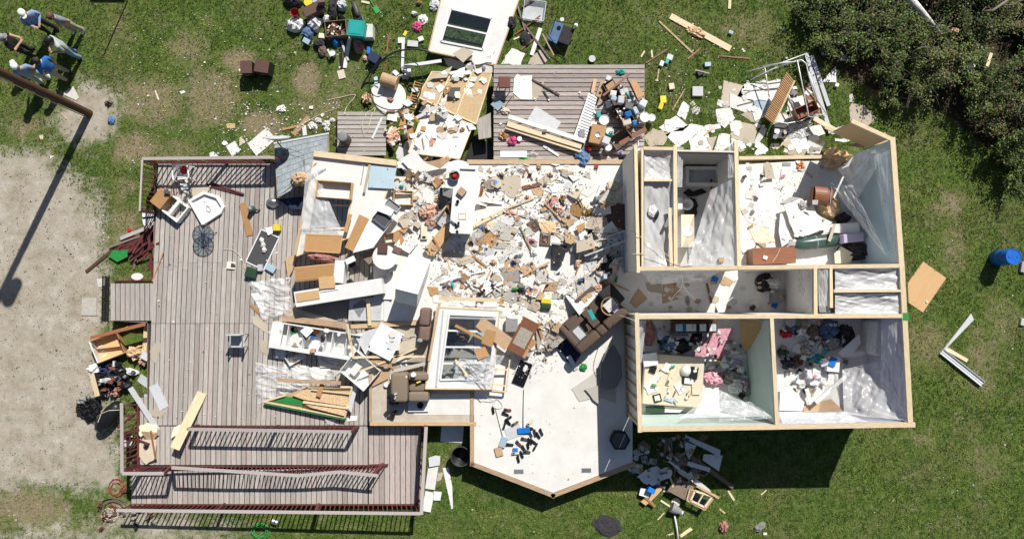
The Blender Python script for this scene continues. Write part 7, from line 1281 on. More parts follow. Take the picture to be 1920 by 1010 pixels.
# ================================================================ right yard singles
view(1640,420,2.971)
slab([(268,208),(397,300),(267,492),(188,438),(182,330)],'oak_light','tan plywood cabinet door on the grass right of the house','board','plywood_board',t=.02); disc((291,432),6,'white','small white knob on the tan plywood board','knob','knob',.03)
a = W3((690,187),.0); ax = (720,187)
bz = .95; c0 = Vector((*W((675,188),.0),0)); T = thing('plastic_barrel','bright blue plastic barrel standing on the grass at the right','barrel',Matrix.Translation(c0)); r = .29
MB().lathe([(r*.93,0),(r,.03),(r,.28),(r*1.03,.3),(r*1.03,.33),(r,.35),(r,.6),(r*1.03,.62),(r*1.03,.65),(r,.67),(r,.86),(r*.95,.9)],30).build('body','barrel_blue',T,smooth=True); MB().lathe([(r*.97,.9005),(r*.99,.93),(r*.9,.93),(r*.88,.915)],30).build('lid','barrel_blue',T)
for s in (-1,1): MB().lathe([(.035,.9155),(.035,.935)],12,M=Matrix.Translation((s*.15,0,0))).build('bung','barrel_blue',T)
M_ = Matrix.Translation((*W((375,705)),.02)); T = thing('gutter_piece','bent silver gutter length folded in a V on the grass','gutter',M_); I_ = M_.inverted()
A_,B_,C_ = I_ @ W3((372,708),.05),I_ @ W3((600,890),.06),I_ @ W3((545,512),.1)
def gut(p,q,w,nm):
    Mx,l = between(p,q); MB().bx(-l/2,l/2,-w/2,w/2,-.01,.01).build(nm,'alum',T,Mx)
    for s in (-1,1): MB().bx(-l/2,l/2,s*w/2-.008,s*w/2+.008,.011,.07).build('lip','alum',T,Mx)
    MB().bx(-l/2,l/2,-.012,.012,.011,.03).build('rib','alum',T,Mx)
gut(A_,B_,.22,'channel')
MB().add([A_,C_+Vector((-.05,.1,0)),C_+Vector((.06,-.13,0)),A_+Vector((.04,0,.05))]+[p-Vector((0,0,.02)) for p in (A_,C_+Vector((-.05,.1,0)),C_+Vector((.06,-.13,0)),A_+Vector((.04,0,.05)))],((3,2,1,0),(4,5,6,7),(0,1,5,4),(1,2,6,5),(2,3,7,6),(3,0,4,7))).build('twisted_end','alum',T)
plank((395,692),(515,760),20,'pine','short pine stick inside the bent gutter','stick','stick',.03)
block((825,545),26,40,10,.1,'lightgrey','grey bag at the right edge of the lawn','bag','grey_bag',.02); block((828,240),30,60,10,.12,'lilac','grey-lilac bag beside the blue barrel','bag','grey_bag',.02)
# ================================================================ top yard
view(380,0,2.97)
def tv(c,w,h,an,label):
    M,l,d = spot(c,w,h,an,.7,slope=0); T = thing('night_stand',label,'nightstand',M); MB().bx(-l/2,l/2,-d/2,d/2,.02,.56).build('cabinet','black',T); MB().bx(-l/2-.01,l/2+.01,-d/2-.01,d/2+.01,.561,.6).build('top','brownbox',T,bevel=.006); MB().bx(-l/2+.03,l/2-.03,-d/2-.018,-d/2-.001,.3,.54).build('drawer','darkwood',T); MB().tube([(-.06,-d/2-.02,.45),(-.05,-d/2-.05,.45),(.05,-d/2-.05,.45),(.06,-d/2-.02,.45)],.01,5).build('handle','steel',T); return T
tv((251,382),62,68,-2,'left dark brown bedside cabinet standing on the grass'); tv((338,376),76,70,9,'right dark brown bedside cabinet standing on the grass')
for c,w,h,H,m,lab in (((515,138),105,85,.4,'white','largest white knotted trash bag on the grass'),((622,128),84,90,.4,'white','second white trash bag with tied top'),((690,110),50,50,.3,'white','small white trash bag beside the crate'),((585,185),60,80,.3,'fabric_blue','dark blue bag below the white trash bags'),((650,245),70,60,.25,'fabric_dark','black bag below the wooden crate'),((500,12),110,50,.3,'black','black bag at the top edge'),((770,100),40,40,.25,'black','black boot above the crate'),((725,40),60,140,.3,'fabric_dark','black clothes pile at the top edge'),((770,30),60,60,.3,'lightgrey','grey crumpled bag at the top edge'),((725,105),40,30,.2,'black','black rag beside the crate'),((870,260),60,80,.25,'fabric_rose','red patterned cloth below the teal bin'),((905,325),26,36,.15,'insul','orange-tan scrap below the red cloth'),((740,235),40,50,.25,'blue','blue and white bag right of the crate'),((665,285),44,66,.15,'cushion','brown boot below the crate')): heap(c,w,h,random.uniform(-15,15),H,m,lab,'bag' if 'bag' in lab else 'cloth' if 'cloth' in lab else 'litter','trash_bag' if 'bag' in lab else 'cloth_bundle',.16,fr=3.5)
for c,w,h,an,H,m,lab,cat in (((622,60),120,60,-28,.3,'brownbox','dark brown trunk behind the white trash bags','trunk'),((640,8),50,30,10,.2,'skyblue','pale blue carton at the top edge','carton'),((578,228),40,28,30,.1,'skyblue','pale blue package below the dark blue bag','package'),((920,180),64,76,0,.4,'paper','floral seat cushion on the bin end','cushion'),((955,325),62,54,30,.35,'navy','dark navy box by the black pipe','box'),((772,415),40,50,-15,.04,'cream','cream square paper on the grass','paper'),((665,205),36,30,5,.15,'cream','cream carton below the crate','carton'),((658,15),40,24,-10,.3,'cushion','brown carton at the top edge','carton'),((925,285),18,40,0,.2,'blue','small blue bottle in the shade of the bin','bottle')): block(c,w,h,an,H,m,lab,cat,cat+'_item' if cat == 'box' else cat,.012)
disc((588,14),24,'yellow','round yellow bucket lid at the top edge','lid','bucket_cover',.1); bucket((518,80),24,'red','red-rimmed white bucket behind the trash bags',.3,False); bucket((727,300),16,'white','small white bucket on the grass below the crate',.25)
T = openbox((745,168),120,90,-6,.35,'oldwood','dark wooden crate full of brown odds and ends','crate','wooden_crate'); zz = TM[T.name].translation.z
for k in range(40): block((745+random.uniform(-46,46),165+random.uniform(-32,32)),random.uniform(8,20),random.uniform(5,10),random.uniform(0,180),random.uniform(.03,.07),random.choice(['cherry','oak','cream','black','darkgrey','leather','white']),'small odd piece inside the dark wooden crate','odds','odd_piece',z=zz+.22+.002*k,group='odds and ends in the crate')
M_,l_,d_ = spot((865,165),95,90,8,.4); T = thing('storage_bin','teal plastic storage bin with lid on the grass','storage bin',M_); MB().bx(-l_*.46,l_*.46,-d_*.46,d_*.46,0,.36).build('body','teal',T,bevel=.02); MB().bx(-l_/2,l_/2,-d_/2,d_/2,.361,.4).build('lid','teal',T,bevel=.012); MB().bx(-l_*.36,l_*.36,-d_*.36,d_*.36,.401,.412).build('panel','teal',T)
plank((820,210),(792,380),20,'paper','long pale board below the wooden crate','board','board',.04); plank((770,225),(812,340),12,'lightgrey','grey rod crossing beside the long pale board','rod','rod',.03); plank((768,270),(775,385),16,'black','black rod left of the long pale board','rod','rod',.03); plank((700,280),(720,320),10,'white','short white stick left of the small bucket','stick','stick',.02)
M_,l_,d_ = spot((855,60),60,130,-18,.3); T = thing('vacuum_cleaner','black upright vacuum cleaner lying at the top edge','vacuum cleaner',M_); MB().bx(-l_*.4,l_*.4,-d_/2,-d_*.2,0,.12).build('head','black',T,bevel=.03); MB().lathe([(.07,-d_*.25),(.11,-d_*.1),(.1,d_*.3),(.04,d_*.45)],14,M=Matrix.Translation((0,0,.13)) @ Matrix.Rotation(-math.pi/2,4,'X')).build('body','darkgrey',T,smooth=True); MB().tube([(0,d_*.4,.14),(0,d_*.7,.16)],.02,6).build('handle','black',T)
M_,l_,d_ = spot((955,38),30,70,-32,.06); T = thing('green_shovel','bright green toy shovel on the grass at the top','shovel',M_); MB().bx(-.09,.09,-.28,0,0,.03).build('blade','green',T,bevel=.01); MB().tube([(0,0,.03),(0,.35,.03)],.018,6).build('handle','green',T)
plank((885,10),(930,20),12,'cream','pale stick beside the green shovel','stick','stick',.03); plank((1025,300),(1037,195),8,'cherry','thin reddish stake left of the white post','stick','stick',.03); plank((1030,350),(1005,400),8,'cherry','short reddish stake below the black pipe','stick','stick',.03); plank((975,180),(965,135),8,'black','black bent rod right of the bin','rod','rod',.02)
plank((1118,235),(1113,375),16,'alum','white metal post beside the window panel','post','metal_post',.05,z=.1); plank((1120,370),(1330,340),18,'alum','white metal strip pointing to the window panel','strip','metal_strip',.03,z=.45); block((1107,226),40,32,0,.06,'alum','white bracket plate on the metal post','bracket','bracket'); plank((1135,175),(1122,200),16,'yellow','yellow tape roll strip on the grass','tape','tape_strip',.03); block((1170,245),60,34,5,.1,'lightgrey','pale tub beside the metal post','tub','tub_item',.01); block((1215,218),30,26,-20,.1,'white','white pot beside the window panel','pot','pot_item',.01)
view(680,0,2.97)
for c,w,h,m,lab in (((288,75),34,26,'white','small white pack left of the window panel'),((333,108),54,60,'fabric_white','white shirt left of the window panel'),((302,148),50,60,'pink','bright pink shirt left of the window panel'),((400,30),60,66,'lightgrey','grey plastic bag at the top left of the window panel'),((315,15),30,20,'oak','orange scrap at the top edge')): heap(c,w,h,10,.15,m,lab,'cloth','cloth_item',.25)
for k in range(16): block((random.uniform(140,270),random.uniform(385,440)),random.uniform(14,40),random.uniform(10,24),random.uniform(0,180),random.uniform(.06,.2),random.choice(['grey','darkgrey','lightgrey','steel','white']),'grey metal kitchen item above the round table top','item','metal_item',group='metal items above the round table')
# camp chairs, frames right of the window panel
M_,l_,d_ = spot((955,65),120,110,8,.06); T = thing('wire_crate','translucent white laundry basket lying on the grass','basket',M_); MB().bx(-l_/2,l_/2,-d_/2,d_/2,0,.02).build('bottom','clearbin',T)
for s in (-1,1): MB().bx(-l_/2,l_/2,s*d_/2-.015,s*d_/2+.015,0.021,.2).build('side','clearbin',T); MB().bx(s*l_/2-.015,s*l_/2+.015,-d_/2+.016,d_/2-.016,.021,.2).build('side','clearbin',T)
M_,l_,d_ = spot((1105,200),150,200,20,.5,slope=0); T = thing('camping_chair','navy folding camping chair toppled on the grass','chair',M_); MB().bx(-l_*.45,-l_*.05,-d_*.25,d_*.35,.2,.26).build('seat','fabric_blue',T,bevel=.02); MB().bx(-l_*.05,l_*.4,-d_*.2,d_*.3,.3,.36).build('backrest','fabric_dark',T,bevel=.02)
for a,b in (((-.5,-.5,.05),(.3,-.3,.5)),((-.5,.4,.05),(.5,.4,.5)),((-.4,.5,.5),(-.4,-.5,.05)),((.3,.5,.5),(.3,-.5,.03)),((.5,.45,.5),(0,-.5,.03)),((-.5,-.1,.4),(.4,-.5,.03))): MB().tube([(a[0]*l_,a[1]*d_,a[2]),(b[0]*l_,b[1]*d_,b[2])],.014,6).build('frame_tube','black',T)
MB().lathe([(.07,0),(.08,.05),(.03,.1)],12,M=Matrix.Translation((l_*.4,d_*.35,.5))).build('cup_holder','white',T)
plank((990,160),(940,310),22,'white','white post end beside the camping chair','post','post',.05); plank((1040,305),(870,70),10,'darkwood','dark stick leaning past the laundry basket','stick','stick',.03); plank((880,280),(960,215),10,'cherry','reddish stick beside the white panel pieces','stick','stick',.03); plank((885,40),(965,-5),10,'darkwood','dark stick at the top right of the window panel','stick','stick',.03); plank((905,165),(860,20),10,'black','black tent pole right of the window panel','pole','tent_pole',.02); plank((840,220),(935,183),9,'cream','cream stick right of the window panel','stick','stick',.02); plank((850,190),(990,90),8,'cherry','thin reddish stick right of the window panel','stick','stick',.02); plank((1000,190),(1065,310),9,'cherry','short reddish stick below the camping chair','stick','stick',.02)
slab([(795,310),(830,270),(905,300),(880,365),(770,358)],'drywall','white drywall piece between window panel and back deck','drywall','drywall_piece',jag=5); slab([(930,330),(990,275),(1045,325),(1010,360),(920,358)],'drywall_back','tan drywall piece at the back deck top edge','drywall','drywall_piece',jag=3); heap((830,140),50,80,0,.2,'fabric_dark','black shoe heap beside the window panel','shoes','shoe_heap'); heap((905,215),60,90,0,.15,'fabric_dark','dark fabric on the grass below the laundry basket','cloth','cloth_item')
disc((1110,110),12,'lightgrey','grey round lid on the grass above the back deck','lid','tin_cover',.04); view(900,80,4.2083); disc((884,130),28,'lightgrey','grey paint tin on the grass above the back deck','tin','paint_tin',.12)
# grass-side drywall above the deck
view(380,0,2.97)
slab([(130,815),(180,785),(212,840),(165,872)],'white','small white square panel above the deck railing','panel','panel',t=.02); slab([(250,800),(355,712),(410,775),(300,870)],'white_matte','large white square panel above the deck railing','panel','panel',t=.02); slab([(205,770),(215,760),(240,790),(205,815)],'drywall_back','tan triangular scrap above the deck railing','drywall','drywall_piece'); slab([(40,850),(60,845),(90,870),(40,872)],'white','white scrap touching the deck railing','panel','panel'); slab([(135,688),(182,688),(180,715),(136,715)],'oak_light','small tan square on the grass','scrap','wood_scrap',t=.02)
plank((445,722),(560,695),12,'oak','brown splinter on the grass above the roof piece','splinter','splinter',.03); plank((505,750),(590,650),26,'cardboard','tan board piece above the roof piece','board','board',.02); plank((565,700),(570,755),22,'white','short white trim above the roof piece','trim','trim_piece',.02)
for c,w in (((640,670),36),((610,700),50),((690,690),40),((720,670),30),((690,720),34),((440,605),46)): heap(c,w,w*.8,0,.1,'fabric_white','white foam crumb pile on the grass above the roof piece','foam','foam_crumbs',.4,'foam crumbs above the roof piece',fr=5)
wire([(560,690),(650,640),(700,620),(760,600)],.01,'cream','pale cord on the grass by the board platform','cord','cord')
# brown grass hump, scraps near pole
view(0,0,2.97)
slab([(358,515),(408,482),(442,545),(425,560),(360,530)],'paper','white square board beside the utility pole base','board','white_board',t=.02); heap((605,572),40,26,0,.15,'oldwood','brown root on the dirt circle','root','root',.4); heap((618,668),44,50,0,.12,'fabric_blue','dark blue cap on the dirt circle','cap','cap_item',.2); plank((340,630),(372,665),6,'stud','small twig on the dirt circle','twig','twig',.02); plank((865,505),(885,558),8,'cream','small pale stick on the grass right of the pole','stick','stick',.02); slab([(1000,510),(1025,505),(1035,515),(1010,525)],'white','white scrap on the grass right of the pole','scrap','scrap'); slab([(278,865),(305,868),(280,888)],'paper','white paper at the gravel edge','paper','paper_scrap'); slab([(220,755),(245,750),(240,778),(222,775)],'cream','cream scrap at the gravel edge','scrap','scrap')
plank((573,322),(712,5),6,'black','long thin black strip painted in for a shadow line on the grass','cable','shadow_strip',.02)  # dark strip put in for a thin shadow line on the lawn
tag(MB().bx(-.65,.65,-.15,.15,0,.3).build('yellow_case','yellow',M=frame(*W((615,-40)),.0),bevel=.02),'yellow case cut off at the top edge','case')
# utility pole
b = W3((497,632),0); u = W3((-4,399),4.65); d = (u-b)/4.65; tp = b+d*9.5
T = thing('utility_pole','dark brown wooden utility pole rising out of the top left','utility pole',Matrix.Translation(b)); MB().tube([(0,0,-.3)]+[tuple(d*z) for z in (0,2,4,6,8,9.5)],.155,20,r1=.12).build('shaft','polewood',T,smooth=True)
off = Vector((-.08,-.16,0)); MB().tube([tuple(off+d*z) for z in (.02,2,4,6,8)],.018,6).build('ground_wire_cover','cream',T,smooth=True)
MB().lathe([(.2,7.4),(.24,7.45),(.24,8.2),(.2,8.25)],18,M=Matrix.Translation(d*7.8-Vector((-.3,.2,7.8)))).build('transformer','grey',T)
# hoses at the ramp foot
view(170,760,2.7826)
def coil(c,rx,ry,n,m,label,name,r=.014,dz=.02):
    pts = []; z = ground_z(c)
    for k in range(n*10+1): w = k*.6283; f = 1+.25*math.sin(k*.37+rx); pts.append((c[0]+rx*f*math.cos(w)+4*math.sin(k*.11),c[1]+ry*f*math.sin(w),z+.02+dz*k/10+r))
    wire(pts,r,m,label,'hose',name,sub=2)
coil((885,655),38,34,5,'green','green garden hose coil on the grass below the ramp','green_hose'); coil((130,430),36,40,2,'red','pale red hose coil at the foot of the ramp','red_hose'); coil((110,530),55,40,4,'cushion','brown hose coil at the foot of the ramp','brown_hose'); coil((100,570),40,30,3,'cream','cream hose loops at the foot of the ramp','cream_hose',.01)
for k in range(22): c = (random.uniform(50,330),random.uniform(510,650)); heap(c,random.uniform(14,40),random.uniform(10,24),random.uniform(0,180),random.uniform(.05,.18),random.choice(['oldwood','leather','fabric_dark','cushion','carpet']),'brown root-like litter at the foot of the ramp','litter','root_litter',.5,'litter at the foot of the ramp',fr=6,n=10)
M_,l_,d_ = spot((962,605),30,44,20,.15); tag(MB().lathe([(.09,0),(.1,.02),(.1,.22),(.07,.25)],14,M=Matrix.Translation((-.12,0,.1)) @ Matrix.Rotation(math.pi/2,4,'Y')).build('tin_can','steel',M=M_),'silver can lying on the grass below the ramp railing','can')
plank((165,445),(215,440),10,'darkwood','dark stub at the ramp landing corner','post','post_stub',.1); heap((245,295),60,40,0,.2,'black','black bag under the short ramp railing','bag','bag_item')
# ================================================================ people
def person(feet,face,shirt,legs,hat,label,hair='darkwood',pose=0,skin='skin',scale=1.,sleeves='short',shoes='black',bend=0.):
    x,y = W(feet,0); J = {}; e = []; rad = {}
    def pt(n,co,r): J[n] = Vector(co)*1.; rad[n] = r if hasattr(r,'__len__') else (r,r)
    f = bend; F = lambda co: (co[0],co[1]+f*max(0,co[2]-.95),co[2]-abs(f)*.1*max(0,co[2]-.95))
    pt('pel',(0,0,.97),(.175,.135)); pt('sp',F((0,.01,1.15)),(.175,.135)); pt('ch',F((0,.01,1.36)),(.2,.14)); pt('nk',F((0,.0,1.49)),(.06,.06)); pt('hd0',F((0,.02,1.565)),(.062,.07)); pt('hd1',F((0,.03,1.65)),(.078,.095)); pt('hd2',F((0,.02,1.735)),(.065,.075)); pt('nose',F((0,.135,1.645)),(.014,.014))
    e += [('pel','sp',1),('sp','ch',1),('ch','nk',1),('nk','hd0',3),('hd0','hd1',3),('hd1','hd2',3),('hd1','nose',3)]
    for s,n in ((1,'L'),(-1,'R')):
        pt('sh'+n,F((s*.19,0,1.43)),.075)
        if pose == 0: el,wr = (s*.25,-.04,1.15),(s*.22,.12,.95)
        elif pose == 1: el,wr = (s*.26,.02,1.15),(s*.1,.24,1.16)
        elif pose == 2: el,wr = (s*.28,-.06,1.16),(s*.17,.1,.97)
        else: el,wr = ((.27,.1,1.22),(.2,.34,1.38)) if s > 0 else ((-.25,-.05,1.15),(-.23,.08,.92))
        el,wr = F(el),F(wr); pt('el'+n,el,.058); pt('wr'+n,wr,.032); dv = (Vector(wr)-Vector(el)).normalized(); side = Vector((0,0,1)).cross(dv); side = side.normalized() if side.length > .1 else Vector((1,0,0))
        pm = Vector(wr)+dv*.07; pt('pm'+n,pm,(.036,.02)); e += [('ch','sh'+n,1),('sh'+n,'el'+n,1 if sleeves != 'none' else 3),('el'+n,'wr'+n,1 if sleeves == 'long' else 3),('wr'+n,'pm'+n,3)]
        up = dv.cross(side)
        for k in range(4): o = side*(.03-.02*k); a = pm+dv*.04+o; b = a+dv*(.03+.008*(k in (1,2)))-up*.02*0+Vector((0,0,-.018)); pt(f'f{k}{n}',a,.0095); pt(f'g{k}{n}',b,.008); e += [('pm'+n,f'f{k}{n}',3),(f'f{k}{n}',f'g{k}{n}',3)]
        a = Vector(wr)+dv*.03+side*.035*(1 if s < 0 else -1)+Vector((0,0,.01)); pt('t0'+n,a,.011); pt('t1'+n,a+dv*.04+side*.02*(1 if s < 0 else -1),.009); e += [('wr'+n,'t0'+n,3),('t0'+n,'t1'+n,3)]
        pt('hp'+n,(s*.1,0,.9),(.11,.11)); pt('kn'+n,(s*.12,.03+.04*s*(pose == 2),.5),.08); pt('an'+n,(s*.13,-.02+.05*s*(pose == 2),.1),.06); pt('he'+n,(s*.13,-.05+.05*s*(pose == 2),.045),.042); pt('to'+n,(s*.15,.15+.05*s*(pose == 2),.04),(.042,.036)); e += [('pel','hp'+n,2),('hp'+n,'kn'+n,2),('kn'+n,'an'+n,2),('an'+n,'he'+n,4),('an'+n,'to'+n,4)]
    names = list(J); idx = {n: i for i,n in enumerate(names)}; me = bpy.data.meshes.new('body_src'); me.from_pydata([J[n] for n in names],[(idx[a],idx[b]) for a,b,_ in e],[]); o = bpy.data.objects.new('tmp',me); COL.objects.link(o)
    sm = o.modifiers.new('s','SKIN'); sv = me.skin_vertices[0].data
    for n in names: sv[idx[n]].radius = rad[n]; sv[idx[n]].use_root = (n == 'pel')
    ss = o.modifiers.new('u','SUBSURF'); ss.levels = 1; ss.render_levels = 1
    dg = bpy.context.evaluated_depsgraph_get(); m2 = bpy.data.meshes.new_from_object(o.evaluated_get(dg)); bpy.data.objects.remove(o)
    m2.name = 'person_body'; m2.materials.clear()
    for k in (skin,shirt,legs,skin,shoes): m2.materials.append(MATS[k])
    for p in m2.polygons:
        c = p.center; best = 9; bm_ = 1
        for a,b,k in e:
            A = J[a]; B = J[b]; t = max(0,min(1,(c-A).dot(B-A)/max(1e-6,(B-A).length_squared))); dd = (A+(B-A)*t-c).length-.3*min(rad[a][0],rad[b][0])
            if dd < best: best = dd; bm_ = k; tt = t; ea = a
        if bm_ == 1 and ea.startswith('sh') and sleeves == 'short' and tt > .75: bm_ = 3
        if bm_ == 1 and c.z < .98: bm_ = 2
        p.material_index = bm_; p.use_smooth = True
    M = Matrix.Translation((x,y,0)) @ Matrix.Rotation(R(face),4,'Z') @ Matrix.Diagonal((1.22*scale,1.22*scale,scale,1))
    T = thing('person',label,'person',M); ob = bpy.data.objects.new('body',m2); COL.objects.link(ob); ob.parent = T
    h = Vector(J['hd1'])
    MB().lathe([(.001,.13),(.05,.125),(.085,.09),(.1,.03),(.098,-.04),(.085,-.075),(.08,-.075),(.001,.0)],16,M=Matrix.Translation(h+Vector((0,-.02,0))),sx=.92,sy=1.12).build('hair',hair,T,smooth=True)
    if hat:
        MB().lathe([(.112,.02),(.112,.06),(.1,.11),(.06,.14),(.001,.15)],18,M=Matrix.Translation(h+Vector((0,-.01,.02))),sx=.95,sy=1.1).build('cap',hat,T,smooth=True); MB().prism([(-.08,.06),(.08,.06),(.075,.16),(.04,.2),(-.04,.2),(-.075,.16)],h.z+.05,h.z+.065).build('cap_brim',hat,T,Matrix.Translation((0,h.y-.01,0)))
    for s in (-1,1): MB().lathe([(.009,0),(.001,.006)],8,M=Matrix.Translation(h+Vector((s*.032,.09,.02))) @ Matrix.Rotation(-math.pi/2,4,'X')).build('eye','black',T); MB().box(h+Vector((s*.085,.0,.0)),(.02,.035,.06)).build('ear','skin',T,bevel=.006)
    MB().box(h+Vector((0,.092,-.045)),(.045,.008,.012)).build('mouth','cushion',T)
    return T
mat('cloth_hoodie',(.2,.3,.48),.9,.12,9,bump=.2); mat('cloth_grey',(.2,.22,.26),.9,.12,9,bump=.2); mat('cloth_sage',(.36,.41,.4),.9,.1,9,bump=.2); mat('cloth_royal',(.03,.17,.5),.9,.1,9,bump=.2); mat('denim',(.2,.3,.42),.9,.15,9,bump=.2); mat('khaki',(.42,.37,.3),.9,.1,9,bump=.2); mat('hairgrey',(.3,.29,.28),.8,.2,20); mat('hairblack',(.02,.018,.016),.7,.2,20); mat('hairbrown',(.1,.06,.04),.7,.2,20)
full()
person((100,57),215,'cloth_hoodie','fabric_dark','white','person in light blue hoodie and white cap at upper left','hairgrey',1,sleeves='long')
person((150,58),160,'cloth_grey','khaki',None,'bare-headed person in grey shirt and khaki trousers','hairbrown',2,sleeves='short',shoes='white',bend=.1)
person((62,101),290,'black','fabric_dark','grey','person in black clothes wearing a grey cap','hairbrown',1)
person((148,104),130,'cloth_sage','denim','black','person in grey-green shirt, jeans and black cap','hairblack',1)
person((128,143),60,'cloth_royal','khaki',None,'dark-haired person in bright blue shirt and khaki shorts','hairblack',2,bend=.1)
person((88,152),30,'denim','cloth_sage','white','person with white cap and pale clothes beside the pole','hairgrey',0,shoes='white')
# ================================================================ litter on lawn, grass, bushes
full()
WM = ['white_matte','white_matte','paper','drywall','cream','lightgrey']
chips('lawn_litter',[(200,20),(900,20),(700,130),(700,300),(270,300),(200,500),(150,400),(180,300),(250,280)],620,WM,'tiny white crumbs scattered over the lawn left of the wreck',.008,.028,hmax=.03); chips('lawn_litter',[(400,190),(640,190),(640,290),(400,290)],260,WM,'white foam crumbs on the lawn above the roof piece',.01,.05,hmax=.03)
chips('lawn_litter',[(1210,30),(1520,30),(1560,300),(1350,290),(1220,200)],260,WM,'tiny white crumbs scattered around the canopy frame',.008,.03,hmax=.03); chips('lawn_litter',[(1680,200),(1900,350),(1900,1000),(800,1000),(800,940),(1600,940),(1720,800)],330,WM,'tiny white crumbs scattered over the right lawn',.006,.022,hmax=.03); chips('lawn_litter',[(0,300),(200,350),(200,900),(0,1000)],1300,['concrete','concrete','concrete','paper','carpet','grey','oldwood'],'pebbles and white crumbs on the gravel',.006,.022,hmax=.03)
chips('deck_litter',[(295,310),(560,310),(540,790),(290,790)],160,['white_matte','paper','cream','maroon'],'tiny crumbs on the deck boards',.008,.03); chips('deck_litter',[(930,125),(1200,125),(1200,290),(930,290)],90,WM,'tiny crumbs on the back deck',.008,.03)
chips('deck_litter',[(890,700),(1180,640),(1180,860),(1037,920),(890,860)],120,['drywall','drywall_grey','cardboard'],'tiny crumbs on the bay floor',.006,.02)
# grass tufts
def grass_mesh():
    n = 190000; g = np.random.default_rng(5); x = g.uniform(-20.5,20.5,n); y = g.uniform(-11.2,12.2,n)
    d = fat(DIRT,x,y); dr = fat(DRY,x,y); lt = fat(LITTER,x,y)
    j = np.clip(((y-HY0)/HR).astype(int),0,HNY-1); i = np.clip(((x-HX0)/HR).astype(int),0,HNX-1)
    pn = np.array([mnoise.noise(Vector((a*.7,b*.7,0))) for a,b in zip(x,y)]); p2 = np.array([mnoise.noise(Vector((a*2.3,b*2.3,4))) for a,b in zip(x,y)])
    keep = (HM[j,i] < .008) & (g.uniform(0,1,n) > np.clip(d*1.25+pn*.35,0,.99)) & (g.uniform(0,1,n) > lt*.8) & (g.uniform(0,1,n) > np.clip(dr*.75-.1,0,.9))
    x,y,dr,pn,p2 = x[keep],y[keep],dr[keep],pn[keep],p2[keep]; n = len(x); K = 3
    V = np.zeros((n,K,3,3)); tint = np.zeros((n,K,3))
    for k in range(K):
        a = g.uniform(0,6.283,n); w = g.uniform(.008,.02,n); h = g.uniform(.025,.075,n)*(1+.7*np.clip(pn,-.5,1)); ln = g.uniform(.02,.07,n); ox = g.normal(0,.025,n); oy = g.normal(0,.025,n)
        V[:,k,0] = np.c_[x+ox-w*np.sin(a),y+oy+w*np.cos(a),0*x]; V[:,k,1] = np.c_[x+ox+w*np.sin(a),y+oy-w*np.cos(a),0*x]; V[:,k,2] = np.c_[x+ox+ln*np.cos(a),y+oy+ln*np.sin(a),h]
        tint[:,k] = np.clip(g.uniform(-.05,.45,n)+.45*dr+.45*p2+.45*pn,0,1)[:,None]
    me = bpy.data.meshes.new('grass'); v = V.reshape(-1,3); f = np.arange(len(v)).reshape(-1,3)
    me.vertices.add(len(v)); me.vertices.foreach_set('co',v.ravel()); me.loops.add(len(v)); me.loops.foreach_set('vertex_index',f.ravel().astype(np.int32)); me.polygons.add(len(f)); me.polygons.foreach_set('loop_start',np.arange(0,len(v),3,dtype=np.int32)); me.update(calc_edges=True); me.validate()
    at = me.attributes.new('tint','FLOAT','POINT'); at.data.foreach_set('value',tint.ravel().astype(np.float32)); me.materials.append(MATS['grassblade'])
    o = bpy.data.objects.new('grass',me); COL.objects.link(o); tag(o,'short patchy green grass of the lawn','grass',None,'stuff'); del o['category']
grass_mesh()
# bushes
def bush(px,r,h,label,brown=.15,n=1500,grp='shrubs of the thicket at the upper right'):
    x,y = W(px,h*.5); g = np.random.default_rng(int(px[0]*7+px[1])); T = thing('shrub',label,'shrub',Matrix.Translation((x,y,0)),grp)
    mb = MB(); lv = g.uniform(.4,1.15)
    tips = []
    for k in range(16):
        a = g.uniform(0,6.283); rr = r*g.uniform(.35,1.); zt = h*g.uniform(.5,1.); p = [Vector((0,0,0)),Vector((rr*.3*math.cos(a),rr*.3*math.sin(a),zt*.45)),Vector((rr*.75*math.cos(a+.2),rr*.75*math.sin(a+.2),zt*.8)),Vector((rr*math.cos(a+.3),rr*math.sin(a+.3),zt))]
        mb.tube(p,.022,5,r1=.006)
        if k > 9: p2 = p[3]+Vector((.35*math.cos(a),.35*math.sin(a),g.uniform(0,.25))); mb.tube([p[2],p[3],p2],.01,4,r1=.003); continue
        tips += [p[2],p[3],(p[2]+p[1])/2]
    mb.build('stems','bark',T)
    cl = len(tips); c = np.array([tips[i] for i in g.integers(0,cl,n)]); P = c+g.normal(0,r*.15,(n,3)); P[:,2] = np.clip(P[:,2],.05,h*1.15)
    a = g.uniform(0,6.283,n); el = g.uniform(-.5,.7,n); s = g.uniform(.035,.085,n)
    u = np.c_[np.cos(a)*np.cos(el),np.sin(a)*np.cos(el),np.sin(el)]; w = np.c_[-np.sin(a),np.cos(a),g.uniform(-.5,.5,n)]*.42
    V = np.stack([P,P+u*s[:,None]*.55+w*s[:,None],P+u*s[:,None]*1.3,P+u*s[:,None]*.55-w*s[:,None]],1).reshape(-1,3)
    me = bpy.data.meshes.new('crown'); me.from_pydata(V.tolist(),[],np.arange(len(V)).reshape(-1,4).tolist()); t = np.repeat(np.clip(g.uniform(0,.6,n)*lv+.4*(g.uniform(0,1,n) < .2),0,1),4); at = me.attributes.new('tint','FLOAT','POINT'); at.data.foreach_set('value',t.astype(np.float32)); me.materials.append(MATS['leaf']); me.materials.append(MATS['leaf_brown']); me.polygons.foreach_set('material_index',(g.uniform(0,1,n) < brown).astype(np.int32))
    o = bpy.data.objects.new('crown',me); COL.objects.link(o); o.parent = T
TH = [(1525,-120),(1520,40),(1545,85),(1640,110),(1700,170),(1790,185),(1850,245),(1960,330),(2050,330),(2050,-120)]
